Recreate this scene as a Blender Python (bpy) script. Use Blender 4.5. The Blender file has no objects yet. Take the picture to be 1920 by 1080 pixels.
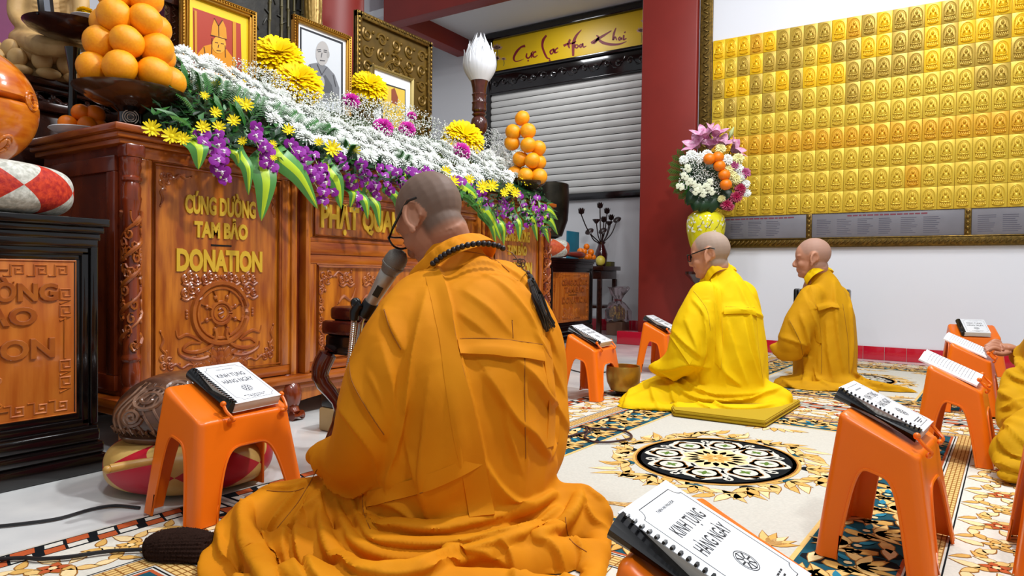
import bpy, bmesh, math, random
from mathutils import Vector, Matrix, noise
from mathutils.bvhtree import BVHTree
random.seed(7)
PI = math.pi
SC = bpy.context.scene
COL = SC.collection
# ------------------------------------------------------------------ camera
F_PX, CAM_H = 1290.0, 0.68
_d2 = Vector((840, 15, -F_PX)).normalized()
_d1 = -Vector((-1990, 50, -F_PX))
_d1 = (_d1 - _d2 * _d1.dot(_d2)).normalized()
_up = _d1.cross(_d2)
CROT = Matrix((_d1, _d2, _up))            # camera -> world rotation
CPOS = Vector((0, 0, CAM_H))
cam_d = bpy.data.cameras.new('camera')
cam_d.sensor_width = 36.0
cam_d.lens = F_PX / 1920 * 36.0
cam_d.clip_start = 0.05
cam = bpy.data.objects.new('camera', cam_d)
COL.objects.link(cam)
cam.matrix_world = Matrix.Translation(CPOS) @ CROT.to_4x4()
SC.camera = cam
# ------------------------------------------------------------------ world, lamps, exposure
w = bpy.data.worlds.new('World')
SC.world = w
w.use_nodes = True
w.node_tree.nodes['Background'].inputs[0].default_value = (0.90, 0.95, 1.0, 1)
w.node_tree.nodes['Background'].inputs[1].default_value = 0.36
SC.view_settings.view_transform = 'Standard'
SC.view_settings.look = 'None'
SC.view_settings.gamma = 1
SC.view_settings.use_curve_mapping = False
SC.view_settings.exposure = 0.16
def area(name, loc, target, sx, sy, power, col=(0.97, 0.98, 1.0)):
    l = bpy.data.lights.new(name, 'AREA')
    l.shape = 'RECTANGLE'; l.size = sx; l.size_y = sy; l.energy = power; l.color = col
    o = bpy.data.objects.new(name, l); COL.objects.link(o)
    o.location = loc
    o.rotation_euler = (Vector(target) - Vector(loc)).to_track_quat('-Z', 'Y').to_euler()
    return o
area('ceiling_lamp_key', (0.3, 2.7, 4.3), (-1.6, 1.9, 0.4), 0.22, 0.22, 125)
area('ceiling_lamp_hall', (1.0, 0.1, 4.3), (-1.0, 1.6, 0.3), 0.35, 0.35, 56)
area('ceiling_lamp_wall', (-0.3, 4.5, 4.4), (-0.6, 5.4, 0.6), 0.7, 0.7, 64)
area('ceiling_lamp_altar', (-1.3, 3.7, 4.4), (-3.0, 3.0, 1.2), 0.4, 0.4, 42)
area('shrine_fill_light', (-2.2, 1.0, 4.2), (-3.3, 1.6, 1.4), 0.35, 0.35, 26)  # added fill light, no known fixture: brightens the statue and left altar end
area('alcove_fill_light', (-4.2, 7.0, 3.9), (-4.2, 7.2, 0), 0.5, 0.3, 12)  # invented fill that lifts the dark shutter alcove, no fixture there
# ------------------------------------------------------------------ geometry helpers
def V(*a): return Vector(a)
def ray(px, py): return CROT @ Vector((px - 960, 540 - py, -F_PX))
def fl(px, py, z=0.0):
    d = ray(px, py); return CPOS + d * ((z - CPOS.z) / d.z)
def ox(px, py, x):
    d = ray(px, py); return CPOS + d * (x / d.x)
def oy(px, py, y):
    d = ray(px, py); return CPOS + d * (y / d.y)
def lin(h):
    h = h.lstrip('#')
    c = [int(h[i:i + 2], 16) / 255 for i in (0, 2, 4)]
    return tuple(x / 12.92 if x <= 0.04045 else ((x + 0.055) / 1.055) ** 2.4 for x in c)
def frame_of(d):
    d = d.normalized()
    a = Vector((0, 0, 1)) if abs(d.z) < 0.95 else Vector((1, 0, 0))
    u = d.cross(a).normalized(); return u, u.cross(d).normalized()
def catmull(pts, n=6, closed=False):
    P = [Vector(p) for p in pts]; N = len(P); out = []
    rng = range(N if closed else N - 1)
    for i in rng:
        if closed: a, b, c, d = P[(i - 1) % N], P[i], P[(i + 1) % N], P[(i + 2) % N]
        else: a, b, c, d = P[max(i - 1, 0)], P[i], P[i + 1], P[min(i + 2, N - 1)]
        for k in range(n):
            t = k / n
            out.append(0.5 * ((2 * b) + (c - a) * t + (2 * a - 5 * b + 4 * c - d) * t * t + (3 * b - a - 3 * c + d) * t ** 3))
    if not closed: out.append(P[-1])
    return out
class MB:
    def __init__(s): s.v = []; s.f = []; s.m = []; s.cur = 0
    def add(s, vs, fs):
        o = len(s.v); s.v.extend(Vector(p) for p in vs)
        for f in fs: s.f.append([i + o for i in f]); s.m.append(s.cur)
        return s
    def box(s, x0, x1, y0, y1, z0, z1, ch=0.0):
        if ch <= 0:
            return s.add([(x, y, z) for z in (z0, z1) for y in (y0, y1) for x in (x0, x1)],
                         [(0, 2, 3, 1), (4, 5, 7, 6), (0, 1, 5, 4), (2, 6, 7, 3), (0, 4, 6, 2), (1, 3, 7, 5)])
        bm = bmesh.new(); bmesh.ops.create_cube(bm, size=1)
        for q in bm.verts:
            q.co = Vector(((x0 + x1) / 2 + q.co.x * (x1 - x0), (y0 + y1) / 2 + q.co.y * (y1 - y0), (z0 + z1) / 2 + q.co.z * (z1 - z0)))
        bmesh.ops.bevel(bm, geom=list(bm.edges), offset=ch, segments=2, profile=0.5, affect='EDGES')
        s.bm(bm); bm.free(); return s
    def bm(s, bm):
        bm.verts.index_update()
        return s.add([q.co.copy() for q in bm.verts], [[q.index for q in f.verts] for f in bm.faces])
    def obox(s, c, hx, hy, hz, R):
        n0 = len(s.v); s.box(-hx, hx, -hy, hy, -hz, hz)
        for i in range(n0, len(s.v)): s.v[i] = Vector(c) + R @ s.v[i]
        return s
    def tube(s, pts, r, seg=8, closed=False, cap=True, flat=None):
        P = [Vector(p) for p in pts]; n = len(P)
        R = r if isinstance(r, (list, tuple)) else [r] * n
        vs, fs = [], []; pu = None
        for i in range(n):
            if closed: d = P[(i + 1) % n] - P[(i - 1) % n]
            else: d = P[min(i + 1, n - 1)] - P[max(i - 1, 0)]
            if d.length < 1e-9: d = Vector((0, 0, 1))
            d.normalize()
            if pu is None: u, q = frame_of(d)
            else:
                u = pu - d * pu.dot(d)
                if u.length < 1e-6: u, q = frame_of(d)
                u.normalize(); q = d.cross(u)
            pu = u
            for k in range(seg):
                a = 2 * PI * k / seg
                o = u * (math.cos(a) * R[i]) + q * (math.sin(a) * R[i])
                if flat is not None:
                    fn, fk = flat; fn = Vector(fn); o = o - fn * (o.dot(fn) * (1 - fk))
                vs.append(P[i] + o)
        for i in range(n if closed else n - 1):
            j = (i + 1) % n
            for k in range(seg):
                l = (k + 1) % seg
                fs.append((i * seg + k, j * seg + k, j * seg + l, i * seg + l)[::-1])
        if cap and not closed:
            fs.append(list(range(seg))); fs.append(list(range((n - 1) * seg, n * seg))[::-1])
        return s.add(vs, fs)
    def lathe(s, prof, c=(0, 0, 0), seg=24, M=None):
        vs, fs = [], []; c = Vector(c)
        for r, z in prof:
            for k in range(seg):
                a = 2 * PI * k / seg
                p = Vector((r * math.cos(a), r * math.sin(a), z))
                if M is not None: p = M @ p
                vs.append(c + p)
        for i in range(len(prof) - 1):
            for k in range(seg):
                l = (k + 1) % seg
                fs.append((i * seg + k, i * seg + l, (i + 1) * seg + l, (i + 1) * seg + k))
        if prof[0][0] > 1e-4: fs.append(list(range(seg))[::-1])
        if prof[-1][0] > 1e-4: fs.append(list(range((len(prof) - 1) * seg, len(prof) * seg)))
        return s.add(vs, fs)
    def ball(s, c, r, seg=12, rings=8, R=None):
        if not isinstance(r, (tuple, list)): r = (r, r, r)
        c = Vector(c); vs = [Vector((0, 0, r[2]))]; fs = []
        for i in range(1, rings):
            t = PI * i / rings
            for k in range(seg):
                a = 2 * PI * k / seg
                vs.append(Vector((r[0] * math.sin(t) * math.cos(a), r[1] * math.sin(t) * math.sin(a), r[2] * math.cos(t))))
        vs.append(Vector((0, 0, -r[2])))
        for k in range(seg): fs.append((0, 1 + k, 1 + (k + 1) % seg))
        for i in range(rings - 2):
            for k in range(seg):
                a = 1 + i * seg + k; b = 1 + i * seg + (k + 1) % seg
                fs.append((a, a + seg, b + seg, b))
        L = len(vs) - 1; o = 1 + (rings - 2) * seg
        for k in range(seg): fs.append((L, o + (k + 1) % seg, o + k))
        if R is not None: vs = [R @ p for p in vs]
        return s.add([p + c for p in vs], fs)
    def prism(s, pts, o, u, v, n, d0, d1):
        o, u, v, n = Vector(o), Vector(u), Vector(v), Vector(n)
        k = len(pts)
        vs = [o + u * a + v * b + n * d0 for a, b in pts] + [o + u * a + v * b + n * d1 for a, b in pts]
        fs = [list(range(k))[::-1], list(range(k, 2 * k))] + [(i, (i + 1) % k, k + (i + 1) % k, k + i) for i in range(k)]
        return s.add(vs, fs)
    def poly(s, pts): return s.add(pts, [list(range(len(pts)))])
    def grid(s, fn, nu, nv, cu=False, cv=False):
        vs = [fn(i / (nu if cu else nu - 1), j / (nv if cv else nv - 1)) for i in range(nu) for j in range(nv)]
        fs = []
        for i in range(nu if cu else nu - 1):
            for j in range(nv if cv else nv - 1):
                a, b = i, (i + 1) % nu; c, d = j, (j + 1) % nv
                fs.append((a * nv + c, b * nv + c, b * nv + d, a * nv + d))
        return s.add(vs, fs)
    def xf(s, M, start=0):
        for i in range(start, len(s.v)): s.v[i] = M @ s.v[i]
        return s
    def mesh(s, name, mat, smooth=True, ang=40):
        me = bpy.data.meshes.new(name)
        me.from_pydata([tuple(p) for p in s.v], [], s.f)
        ms = mat if isinstance(mat, (list, tuple)) else [mat]
        for m in ms: me.materials.append(m)
        if len(ms) > 1: me.polygons.foreach_set('material_index', s.m)
        me.update()
        if smooth:
            me.polygons.foreach_set('use_smooth', [True] * len(me.polygons))
            me.set_sharp_from_angle(angle=math.radians(ang))
        return me
    def build(s, name, mat, parent=None, smooth=True, ang=40, world=False):
        """world=True: vertices are world positions, moved into the parent's frame"""
        if world and parent is not None:
            Mi = PM(parent).inverted(); s.xf(Mi)
        o = bpy.data.objects.new(name, s.mesh(name, mat, smooth, ang)); COL.objects.link(o)
        if parent is not None: o.parent = parent
        return o
def PM(o):
    M = Matrix.Identity(4)
    while o is not None:
        M = Matrix.Translation(o.location) @ o.rotation_euler.to_matrix().to_4x4() @ Matrix.Diagonal(o.scale).to_4x4() @ M
        o = o.parent
    return M
def link(name, me, parent=None, loc=None, rot=None, sc=None):
    o = bpy.data.objects.new(name, me); COL.objects.link(o)
    if parent is not None: o.parent = parent
    if loc is not None: o.location = loc
    if rot is not None: o.rotation_euler = rot
    if sc is not None: o.scale = sc if isinstance(sc, (tuple, list)) else (sc, sc, sc)
    return o
def tag(o, label, cat, group=None, kind=None):
    if label: o['label'] = label
    if cat: o['category'] = cat
    if group: o['group'] = group
    if kind: o['kind'] = kind
    return o
def thing(name, label, cat, loc=(0, 0, 0), rz=0.0, group=None):
    o = bpy.data.objects.new(name, None); COL.objects.link(o)
    o.empty_display_size = 0.05
    o.location = loc; o.rotation_euler = (0, 0, rz)
    return tag(o, label, cat, group)
def struct(o): o['kind'] = 'structure'; return o
def stuff(o): o['kind'] = 'stuff'; return o
def copy_tree(o, parent=None):
    c = o.copy(); COL.objects.link(c)
    c.parent = parent
    for ch in list(o.children): copy_tree(ch, c)
    return c
def remesh(mb, voxel, smooth=3, fac=0.5):
    """union of the closed shapes in mb as one continuous surface -> (verts, faces)"""
    me = mb.mesh('tmp', None if False else MAT0, False)
    o = bpy.data.objects.new('tmp', me); COL.objects.link(o)
    m = o.modifiers.new('r', 'REMESH'); m.mode = 'VOXEL'; m.voxel_size = voxel; m.adaptivity = 0
    if smooth:
        k = o.modifiers.new('s', 'SMOOTH'); k.factor = fac; k.iterations = smooth
    dg = bpy.context.evaluated_depsgraph_get()
    e = bpy.data.meshes.new_from_object(o.evaluated_get(dg))
    vs = [v.co.copy() for v in e.vertices]; fs = [list(p.vertices) for p in e.polygons]
    bpy.data.objects.remove(o); bpy.data.meshes.remove(me); bpy.data.meshes.remove(e)
    return vs, fs
def text_mb(body, size, M, ext=0.002, align='CENTER', mb=None, sx=1.0, bold=0.0, shear=0.0, bevel=0.0):
    c = bpy.data.curves.new('t', 'FONT'); c.body = body; c.size = size; c.extrude = ext
    c.align_x = align; c.align_y = 'CENTER'; c.offset = bold; c.shear = shear; c.resolution_u = 3
    c.bevel_depth = bevel; c.bevel_resolution = 0
    o = bpy.data.objects.new('t', c); COL.objects.link(o)
    dg = bpy.context.evaluated_depsgraph_get()
    me = bpy.data.meshes.new_from_object(o.evaluated_get(dg))
    mb = mb or MB(); MM = M @ Matrix.Diagonal((sx, 1, 1, 1))
    mb.add([MM @ v.co for v in me.vertices], [list(p.vertices) for p in me.polygons])
    bpy.data.objects.remove(o); bpy.data.curves.remove(c); bpy.data.meshes.remove(me)
    return mb
def axes(o, u, v):
    """matrix with local x=u, y=v, z=u x v at o"""
    u = Vector(u).normalized(); v = Vector(v).normalized(); n = u.cross(v)
    return Matrix((( u.x, v.x, n.x, o[0]), (u.y, v.y, n.y, o[1]), (u.z, v.z, n.z, o[2]), (0, 0, 0, 1)))
# ------------------------------------------------------------------ materials
def mat(name, col, rough=0.5, metal=0.0, spec=0.5, noise_amt=0.0, nscale=20.0, col2=None, bump=0.0, bscale=200.0,
        coat=0.0, sheen=0.0, trans=0.0, emit=0.0, stretch=None, ior=1.45, sss=0.0, detail=4.0):
    m = bpy.data.materials.new(name); m.use_nodes = True
    nt = m.node_tree; b = nt.nodes['Principled BSDF']
    c = lin(col) if isinstance(col, str) else col
    b.inputs['Base Color'].default_value = (*c, 1)
    b.inputs['Roughness'].default_value = rough
    b.inputs['Metallic'].default_value = metal
    b.inputs['Specular IOR Level'].default_value = spec
    b.inputs['IOR'].default_value = ior
    if coat: b.inputs['Coat Weight'].default_value = coat; b.inputs['Coat Roughness'].default_value = 0.08
    if sheen: b.inputs['Sheen Weight'].default_value = sheen
    if trans: b.inputs['Transmission Weight'].default_value = trans
    if sss: b.inputs['Subsurface Weight'].default_value = sss; b.inputs['Subsurface Scale'].default_value = 0.01
    if emit: b.inputs['Emission Color'].default_value = (*c, 1); b.inputs['Emission Strength'].default_value = emit
    if noise_amt or col2 or bump:
        tc = nt.nodes.new('ShaderNodeTexCoord'); mp = nt.nodes.new('ShaderNodeMapping')
        nt.links.new(tc.outputs['Object'], mp.inputs['Vector'])
        if stretch: mp.inputs['Scale'].default_value = stretch
    if noise_amt or col2:
        n = nt.nodes.new('ShaderNodeTexNoise'); n.inputs['Scale'].default_value = nscale; n.inputs['Detail'].default_value = detail
        nt.links.new(mp.outputs['Vector'], n.inputs['Vector'])
        r = nt.nodes.new('ShaderNodeValToRGB')
        c2 = (lin(col2) if isinstance(col2, str) else col2) if col2 else tuple(min(1, x * (1 + noise_amt)) for x in c)
        c1 = c if col2 else tuple(x * (1 - noise_amt) for x in c)
        r.color_ramp.elements[0].color = (*c1, 1); r.color_ramp.elements[1].color = (*c2, 1)
        r.color_ramp.elements[0].position = 0.35; r.color_ramp.elements[1].position = 0.68
        nt.links.new(n.outputs['Fac'], r.inputs['Fac']); nt.links.new(r.outputs['Color'], b.inputs['Base Color'])
    if bump:
        n2 = nt.nodes.new('ShaderNodeTexNoise'); n2.inputs['Scale'].default_value = bscale; n2.inputs['Detail'].default_value = 3
        nt.links.new(mp.outputs['Vector'], n2.inputs['Vector'])
        bp = nt.nodes.new('ShaderNodeBump'); bp.inputs['Strength'].default_value = bump; bp.inputs['Distance'].default_value = 0.002
        nt.links.new(n2.outputs['Fac'], bp.inputs['Height']); nt.links.new(bp.outputs['Normal'], b.inputs['Normal'])
    return m
MAT0 = mat('plain', '#808080')
M = {}
M['wall'] = mat('white_wall', '#E4E6EC', 0.7, bump=0.03, bscale=60)
M['alcove'] = mat('alcove_wall', '#D5D6D8', 0.7)
M['red'] = mat('red_paint', '#84241A', 0.45, noise_amt=0.06, nscale=3)
M['redtile'] = mat('red_tile', '#C01830', 0.15, coat=0.4)
M['floor'] = mat('floor_marble', '#C6C8C8', 0.12, noise_amt=0.0, nscale=3.5, col2='#E2E2DE', detail=8)
M['grout'] = mat('grout', '#B8B0A8', 0.8)
M['wood'] = mat('altar_wood', '#8E420E', 0.28, nscale=7, col2='#C6741E', stretch=(1, 5, 0.6), coat=0.5, detail=8)
M['wood_hor'] = mat('altar_wood_rail', '#84380C', 0.28, nscale=7, col2='#B05E18', stretch=(1, 0.6, 6), coat=0.5, detail=8)
M['carve'] = mat('carved_wood', '#8C3F10', 0.38, nscale=14, col2='#A85C1C', coat=0.15)
M['woodred'] = mat('red_wood', '#5E200C', 0.25, nscale=8, col2='#8A3814', stretch=(1, 4, 0.6), coat=0.6, detail=8)
M['panel'] = mat('box_panel_wood', '#A85418', 0.32, nscale=7, col2='#C27028', stretch=(1, 5, 0.6), coat=0.4, detail=8)
M['blackwood'] = mat('black_lacquer', '#0C0808', 0.16, coat=0.6)
M['darkwood'] = mat('dark_wood', '#2A120C', 0.25, nscale=30, col2='#3C1C12', coat=0.5)
M['goldletter'] = mat('gold_lettering', '#E0B83A', 0.3, metal=0.3, bump=0.1, bscale=80)
M['gold'] = mat('gold_frame', '#B98A34', 0.32, metal=0.7)
M['golddark'] = mat('old_gold', '#5C4820', 0.35, metal=0.75, nscale=40, col2='#86682C')
M['white'] = mat('white_paper', '#EDEEF0', 0.6)
M['black'] = mat('black_plastic', '#0A0A0B', 0.3)
M['ink'] = mat('black_ink', '#1A1A1E', 0.7)
M['greyink'] = mat('grey_ink', '#6A6A70', 0.7)
M['orangeplastic'] = mat('orange_plastic', '#EC700E', 0.32, noise_amt=0.03, nscale=6, bump=0.03, bscale=300)
M['fruit'] = mat('orange_peel', '#F29708', 0.36, nscale=9, col2='#F9A612', bump=0.25, bscale=240)
M['tangerine'] = mat('tangerine_peel', '#EE7A06', 0.35, bump=0.2, bscale=240)
M['chrome'] = mat('brushed_steel', '#B9B4AC', 0.25, metal=1.0)
M['brass'] = mat('brass', '#A07A2C', 0.25, metal=1.0)
# ================================================================== the setting
YW, YB = 6.52, 7.80
struct(MB().box(-7, 4, -3, 9, -0.1, 0).build('floor', M['floor'], smooth=False))
struct(MB().box(-2.2, 4, YW, YW + 0.15, 0, 5.2).build('wall_right', M['wall'], smooth=False))
struct(MB().box(-6.6, -2.2, YB, YB + 0.15, 0, 5.2).build('wall_back', M['alcove'], smooth=False))
struct(MB().box(-6.75, -6.6, -3, YB + 0.15, 0, 5.2).build('wall_left', M['wall'], smooth=False))
struct(MB().box(-6.6, -2.2, 6.52, YB, 3.97, 4.07).build('ceiling', M['alcove'], smooth=False))
pl = struct(MB().box(-2.70, -2.14, 6.46, 7.75, 0, 5.2, 0.012).build('trim_1', M['red'], ang=60))
tag(pl, 'tall red square pillar left of the gold wall', None)
mb = MB().box(-2.86, -2.12, 6.32, 6.46, 0, 0.13, 0.006)
struct(mb.build('trim_2', M['redtile']))
bmr = MB().box(-6.05, -2.2, 6.30, 6.50, 3.755, 5.2, 0.008); bmr.box(-6.05, -5.85, 6.5, YB, 3.755, 5.2, 0.008)
tag(struct(bmr.build('trim_3', M['red'])), 'dark red ceiling beam crossing above the shuttered alcove', None)
# red tile skirting: every tile a piece
def skirting(name, p0, p1, h, n_out, tile_w):
    p0, p1 = Vector(p0), Vector(p1); d = (p1 - p0); L = d.length; d.normalize(); n_out = Vector(n_out)
    base = MB().prism([(0, 0), (L, 0), (L, h - 0.003), (0, h - 0.003)], p0, d, (0, 0, 1), n_out, 0, 0.006).build(name, M['grout'], smooth=False)
    struct(base)
    k = int(L / tile_w); tw = L / k
    me = MB().box(0.0015, tw - 0.0015, 0, 0.007, 0.001, h, 0.0012).mesh('tile', M['redtile'])
    for i in range(k):
        o = link('tile', me, base, p0 + d * (i * tw) + n_out * 0.004)
        o.rotation_euler = (0, 0, math.atan2(d.y, d.x))
        if n_out.dot(Vector((-d.y, d.x, 0))) < 0: o.location += n_out * 0.007
skirting('baseboard_right', (-2.12, YW, 0), (2.53, YW, 0), 0.112, (0, -1, 0), 0.155)
skirting('baseboard_back', (-4.6, YB, 0), (-2.7, YB, 0), 0.14, (0, -1, 0), 0.3)
# ------------------------------------------------------------------ wall of gold relief tiles
TW, TH = 0.1145, 0.1845
GX0, GZ1 = -2.0, 2.905
def buddha_tile(m):
    b = MB(); hx, hz = TW / 2 - 0.0008, TH / 2 - 0.0008
    b.box(-hx, hx, -0.010, 0, -hz, hz, 0.0022)
    # raised arch rim round the niche
    rim = [(-0.036, -0.058), (-0.039, -0.03), (-0.041, -0.005)]
    for k in range(13):
        a = PI - PI * k / 12; rim.append((0.042 * math.cos(a), 0.012 + 0.064 * math.sin(a) ** 0.9))
    rim += [(0.041, -0.005), (0.039, -0.03), (0.036, -0.058)]
    b.tube([(x, -0.010, z) for x, z in rim], 0.0042, 6)
    b.tube([(x * 0.86, -0.010, z * 0.9 - 0.002) for x, z in rim[3:-3]], 0.0022, 6)
    # lotus throne
    for row, (z, r, n) in enumerate(((-0.062, 0.034, 7), (-0.050, 0.031, 6))):
        for k in range(n):
            x = -r + 2 * r * k / (n - 1)
            b.ball((x, -0.012, z), (0.0075, 0.008, 0.008), 6, 4)
    b.ball((0, -0.012, -0.073), (0.036, 0.010, 0.006), 8, 4)
    # seated figure
    b.ball((0, -0.012, -0.034), (0.034, 0.013, 0.0105), 10, 6)
    b.ball((-0.02, -0.014, -0.034), (0.015, 0.012, 0.010), 7, 5)
    b.ball((0.02, -0.014, -0.034), (0.015, 0.012, 0.010), 7, 5)
    b.ball((0, -0.012, -0.008), (0.0195, 0.012, 0.026), 9, 6)
    for s in (-1, 1):
        b.tube([(s * 0.016, -0.014, 0.010), (s * 0.025, -0.014, -0.010), (s * 0.017, -0.020, -0.022), (s * 0.004, -0.022, -0.024)], [0.007, 0.0065, 0.0055, 0.005], 6)
    b.ball((0, -0.013, 0.034), (0.0115, 0.011, 0.0145), 8, 6)
    b.ball((0, -0.012, 0.049), (0.006, 0.006, 0.005), 6, 4)
    halo = [(0.024 * math.cos(2 * PI * k / 14), -0.010, 0.034 + 0.026 * math.sin(2 * PI * k / 14)) for k in range(14)]
    b.tube(halo, 0.002, 4, closed=True)
    return b.mesh('gold_relief_tile', m)
GM = [mat('gold_tile_yellow', '#DAB838', 0.36, metal=0.25, spec=0.5), mat('gold_tile_orange', '#DDA826', 0.36, metal=0.25),
      mat('gold_tile_olive', '#BE9E3C', 0.36, metal=0.3), mat('gold_tile_bright', '#EFC018', 0.34, metal=0.2)]
GME = [buddha_tile(m) for m in GM]
gw = thing('gold_tile_mural', 'wall of small gold relief tiles with seated figures in rows', 'mural', (-0.6, YW, 1.24))
rows_top = ['22233322231222222222', '33322233222222222122', '33232323333233333222']
rt = random.Random(3)
for r in range(9):
    for c in range(30):
        if r < 3: k = [2, 2, 3, 3, 1, 2, 0][rt.randrange(7)] if (c // 3 + r) % 2 else [2, 3, 3, 2][rt.randrange(4)]
        elif r == 5: k = 1
        elif r in (3,): k = [0, 2, 0][rt.randrange(3)]
        else: k = 0
        if r == 7 and c == 14: k = 1
        o = link('gold_relief_tile', GME[k], gw, (GX0 + TW * (c + 0.5) + 0.6, -0.012, GZ1 - TH * (r + 0.5) - 1.24))
MB().box(GX0, GX0 + 30 * TW, YW - 0.012, YW - 0.001, GZ1 - 9 * TH, GZ1).build('backing', M['gold'], gw, smooth=False, world=True)
# carved dark-gold picture frame strip round the panel, and the donor plaques
FRC = mat('frame_carving', '#7E6430', 0.35, metal=0.6)
fr = thing('ornate_wall_frame', 'dark gold carved moulding framing the gold tile wall and its donor plaques', 'frame', (-2.06, YW, 0.95))
b = MB()
b.box(-2.125, -2.005, YW - 0.030, YW - 0.001, 0.95, 5.0, 0.006)
b.build('frame_left', M['golddark'], fr, world=True)
b = MB(); b.box(-2.005, 1.50, YW - 0.030, YW - 0.001, 0.95, 1.035, 0.006); b.build('frame_bottom', M['golddark'], fr, world=True)
b = MB()
for x, r in ((-2.118, 0.007), (-2.012, 0.007)): b.tube([(x, YW - 0.032, 0.96), (x, YW - 0.032, 5.0)], r, 6)
for i in range(70):
    z = 1.02 + i * 0.042; s = 1 if i % 2 else -1
    b.tube([(-2.065 + s * 0.028, YW - 0.032, z), (-2.065 + s * 0.008, YW - 0.038, z + 0.012), (-2.065 - s * 0.014, YW - 0.036, z + 0.03), (-2.065 - s * 0.03, YW - 0.032, z + 0.034)], [0.004, 0.009, 0.008, 0.003], 5)
b.build('carving', FRC, fr, world=True)
b = MB()
for z, r in ((0.957, 0.007), (1.028, 0.006)): b.tube([(-2.0, YW - 0.032, z), (1.50, YW - 0.032, z)], r, 6)
for i in range(87):
    x = -1.99 + i * 0.04
    b.tube([(x, YW - 0.032, 0.972), (x + 0.012, YW - 0.038, 0.99), (x + 0.028, YW - 0.036, 1.002), (x + 0.034, YW - 0.032, 1.016)], [0.004, 0.008, 0.007, 0.003], 5)
b.build('carving', FRC, fr, world=True)
M['plaque'] = mat('grey_plaque', '#76747A', 0.35, noise_amt=0.05, nscale=8)
xs = [-2.005, -1.146, -1.10, 0.02, 0.066, 1.43]
pn = ['leftmost', 'middle', 'rightmost']
for i in range(3):
    x0, x1 = xs[2 * i], xs[2 * i + 1]
    lab = ['grey engraved donor plaque partly hidden behind the flower vase', 'wide grey engraved donor plaque above the monk in the golden robe', 'grey engraved donor plaque at the right edge under the gold tiles'][i]
    t = thing('donor_plaque', lab, 'plaque', ((x0 + x1) / 2, YW, 1.04), group='donor plaques under the gold tiles')
    MB().box(x0, x1, YW - 0.014, YW - 0.002, 1.036, GZ1 - 9 * TH - 0.004, 0.003).build('plate', M['plaque'], t, world=True)
    pb = MB(); hb = MB(); rr = random.Random(i)
    cw = 0.16; n = int((x1 - x0 - 0.06) / cw)
    for c in range(n):
        for l in range(9):
            xx = x0 + 0.04 + c * cw; z = 1.185 - l * 0.0155
            pb.box(xx, xx + 0.07 + 0.05 * rr.random(), YW - 0.0148, YW - 0.0138, z, z + 0.005)
    xm = (x0 + x1) / 2
    x = xm - 0.28
    while x < xm + 0.28:
        l = 0.02 + 0.03 * rr.random(); hb.box(x, x + l, YW - 0.0148, YW - 0.0138, 1.212, 1.224); x += l + 0.008
    stuff(pb.build('engraved_names', mat('engraving', '#565460', 0.5), t, smooth=False, world=True))
    hb.build('heading', mat('plaque_heading', '#7A3A46', 0.5), t, smooth=False, world=True)
    if i < 2:
        b = MB().box(x1, xs[2 * i + 2], YW - 0.026, YW - 0.002, 1.03, GZ1 - 9 * TH, 0.004)
        for k in range(5): b.ball(((x1 + xs[2 * i + 2]) / 2, YW - 0.028, 1.05 + k * 0.042), (0.016, 0.008, 0.016), 8, 5)
        b.build('divider', M['golddark'], fr, world=True)
# ------------------------------------------------------------------ roller shutter, carved black frame, banner
sh = thing('roller_shutter', 'white roller shutter of horizontal slats under the yellow banner', 'shutter', (-4.3, YB, 1.70))
M['slat'] = mat('shutter_slat', '#CFCFCB', 0.45)
SZ0, SZ1 = 1.72, 3.13; ns = 16; shh = (SZ1 - SZ0) / ns
pr = []
b = MB()
for k in range(7):
    t = k / 6; pr.append((-0.012 - 0.014 * math.sin(PI * t) ** 0.6, t * (shh - 0.010)))
pr = [(0, 0)] + pr + [(0, shh - 0.010)]
b.prism(pr, (0, 0, 0), (0, 1, 0), (0, 0, 1), (1, 0, 0), -1.14, 1.14)
sm = b.mesh('slat', M['slat'], True, 50)
for i in range(ns):
    link('slat', sm, sh, (0, -0.01, SZ0 - 1.70 + i * shh))
MB().box(-5.44, -3.1, YB - 0.008, YB - 0.002, SZ0, SZ1).build('curtain_back', mat('shutter_gap', '#5A5A5A', 0.6), sh, smooth=False, world=True)
bf = thing('carved_black_frame', 'black carved wooden surround of the roller shutter', 'frame', (-4.3, YB, 1.62))
MB().box(-5.50, -3.0, YB - 0.06, YB - 0.001, 1.625, 1.715, 0.008).build('sill', M['blackwood'], bf, world=True)
MB().box(-5.52, -5.43, YB - 0.06, YB - 0.001, 1.64, 3.95, 0.008).build('jamb', M['blackwood'], bf, world=True)
b = MB().box(-5.52, -3.0, YB - 0.05, YB - 0.001, 3.12, 3.42, 0.008)
b.box(-5.54, -3.0, YB - 0.075, YB - 0.05, 3.395, 3.435, 0.006); b.box(-5.44, -3.0, YB - 0.06, YB - 0.05, 3.125, 3.15, 0.004)
b.build('header', M['blackwood'], bf, world=True)
MB().box(-5.54, -3.0, YB - 0.075, YB - 0.001, 3.865, 3.955, 0.01).build('cornice', M['blackwood'], bf, world=True)
b = MB()
for i in range(16):
    x = -5.36 + i * 0.152; s = 1 if i % 2 else -1
    sp = [(x + (0.05 - 0.004 * k) * math.cos(0.6 * k) * 1.0, YB - 0.056, 3.275 + s * (0.05 - 0.004 * k) * math.sin(0.6 * k)) for k in range(11)]
    b.tube(sp, [0.006 + 0.0012 * k for k in range(11)], 6)
    b.tube([(x + 0.05, YB - 0.055, 3.275), (x + 0.09, YB - 0.055, 3.275 - s * 0.05), (x + 0.13, YB - 0.053, 3.275 - s * 0.06)], [0.006, 0.014, 0.003], 6)
b.build('carved_scrolls', mat('carved_black', '#2A2626', 0.12, coat=0.8), bf, world=True)
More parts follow.
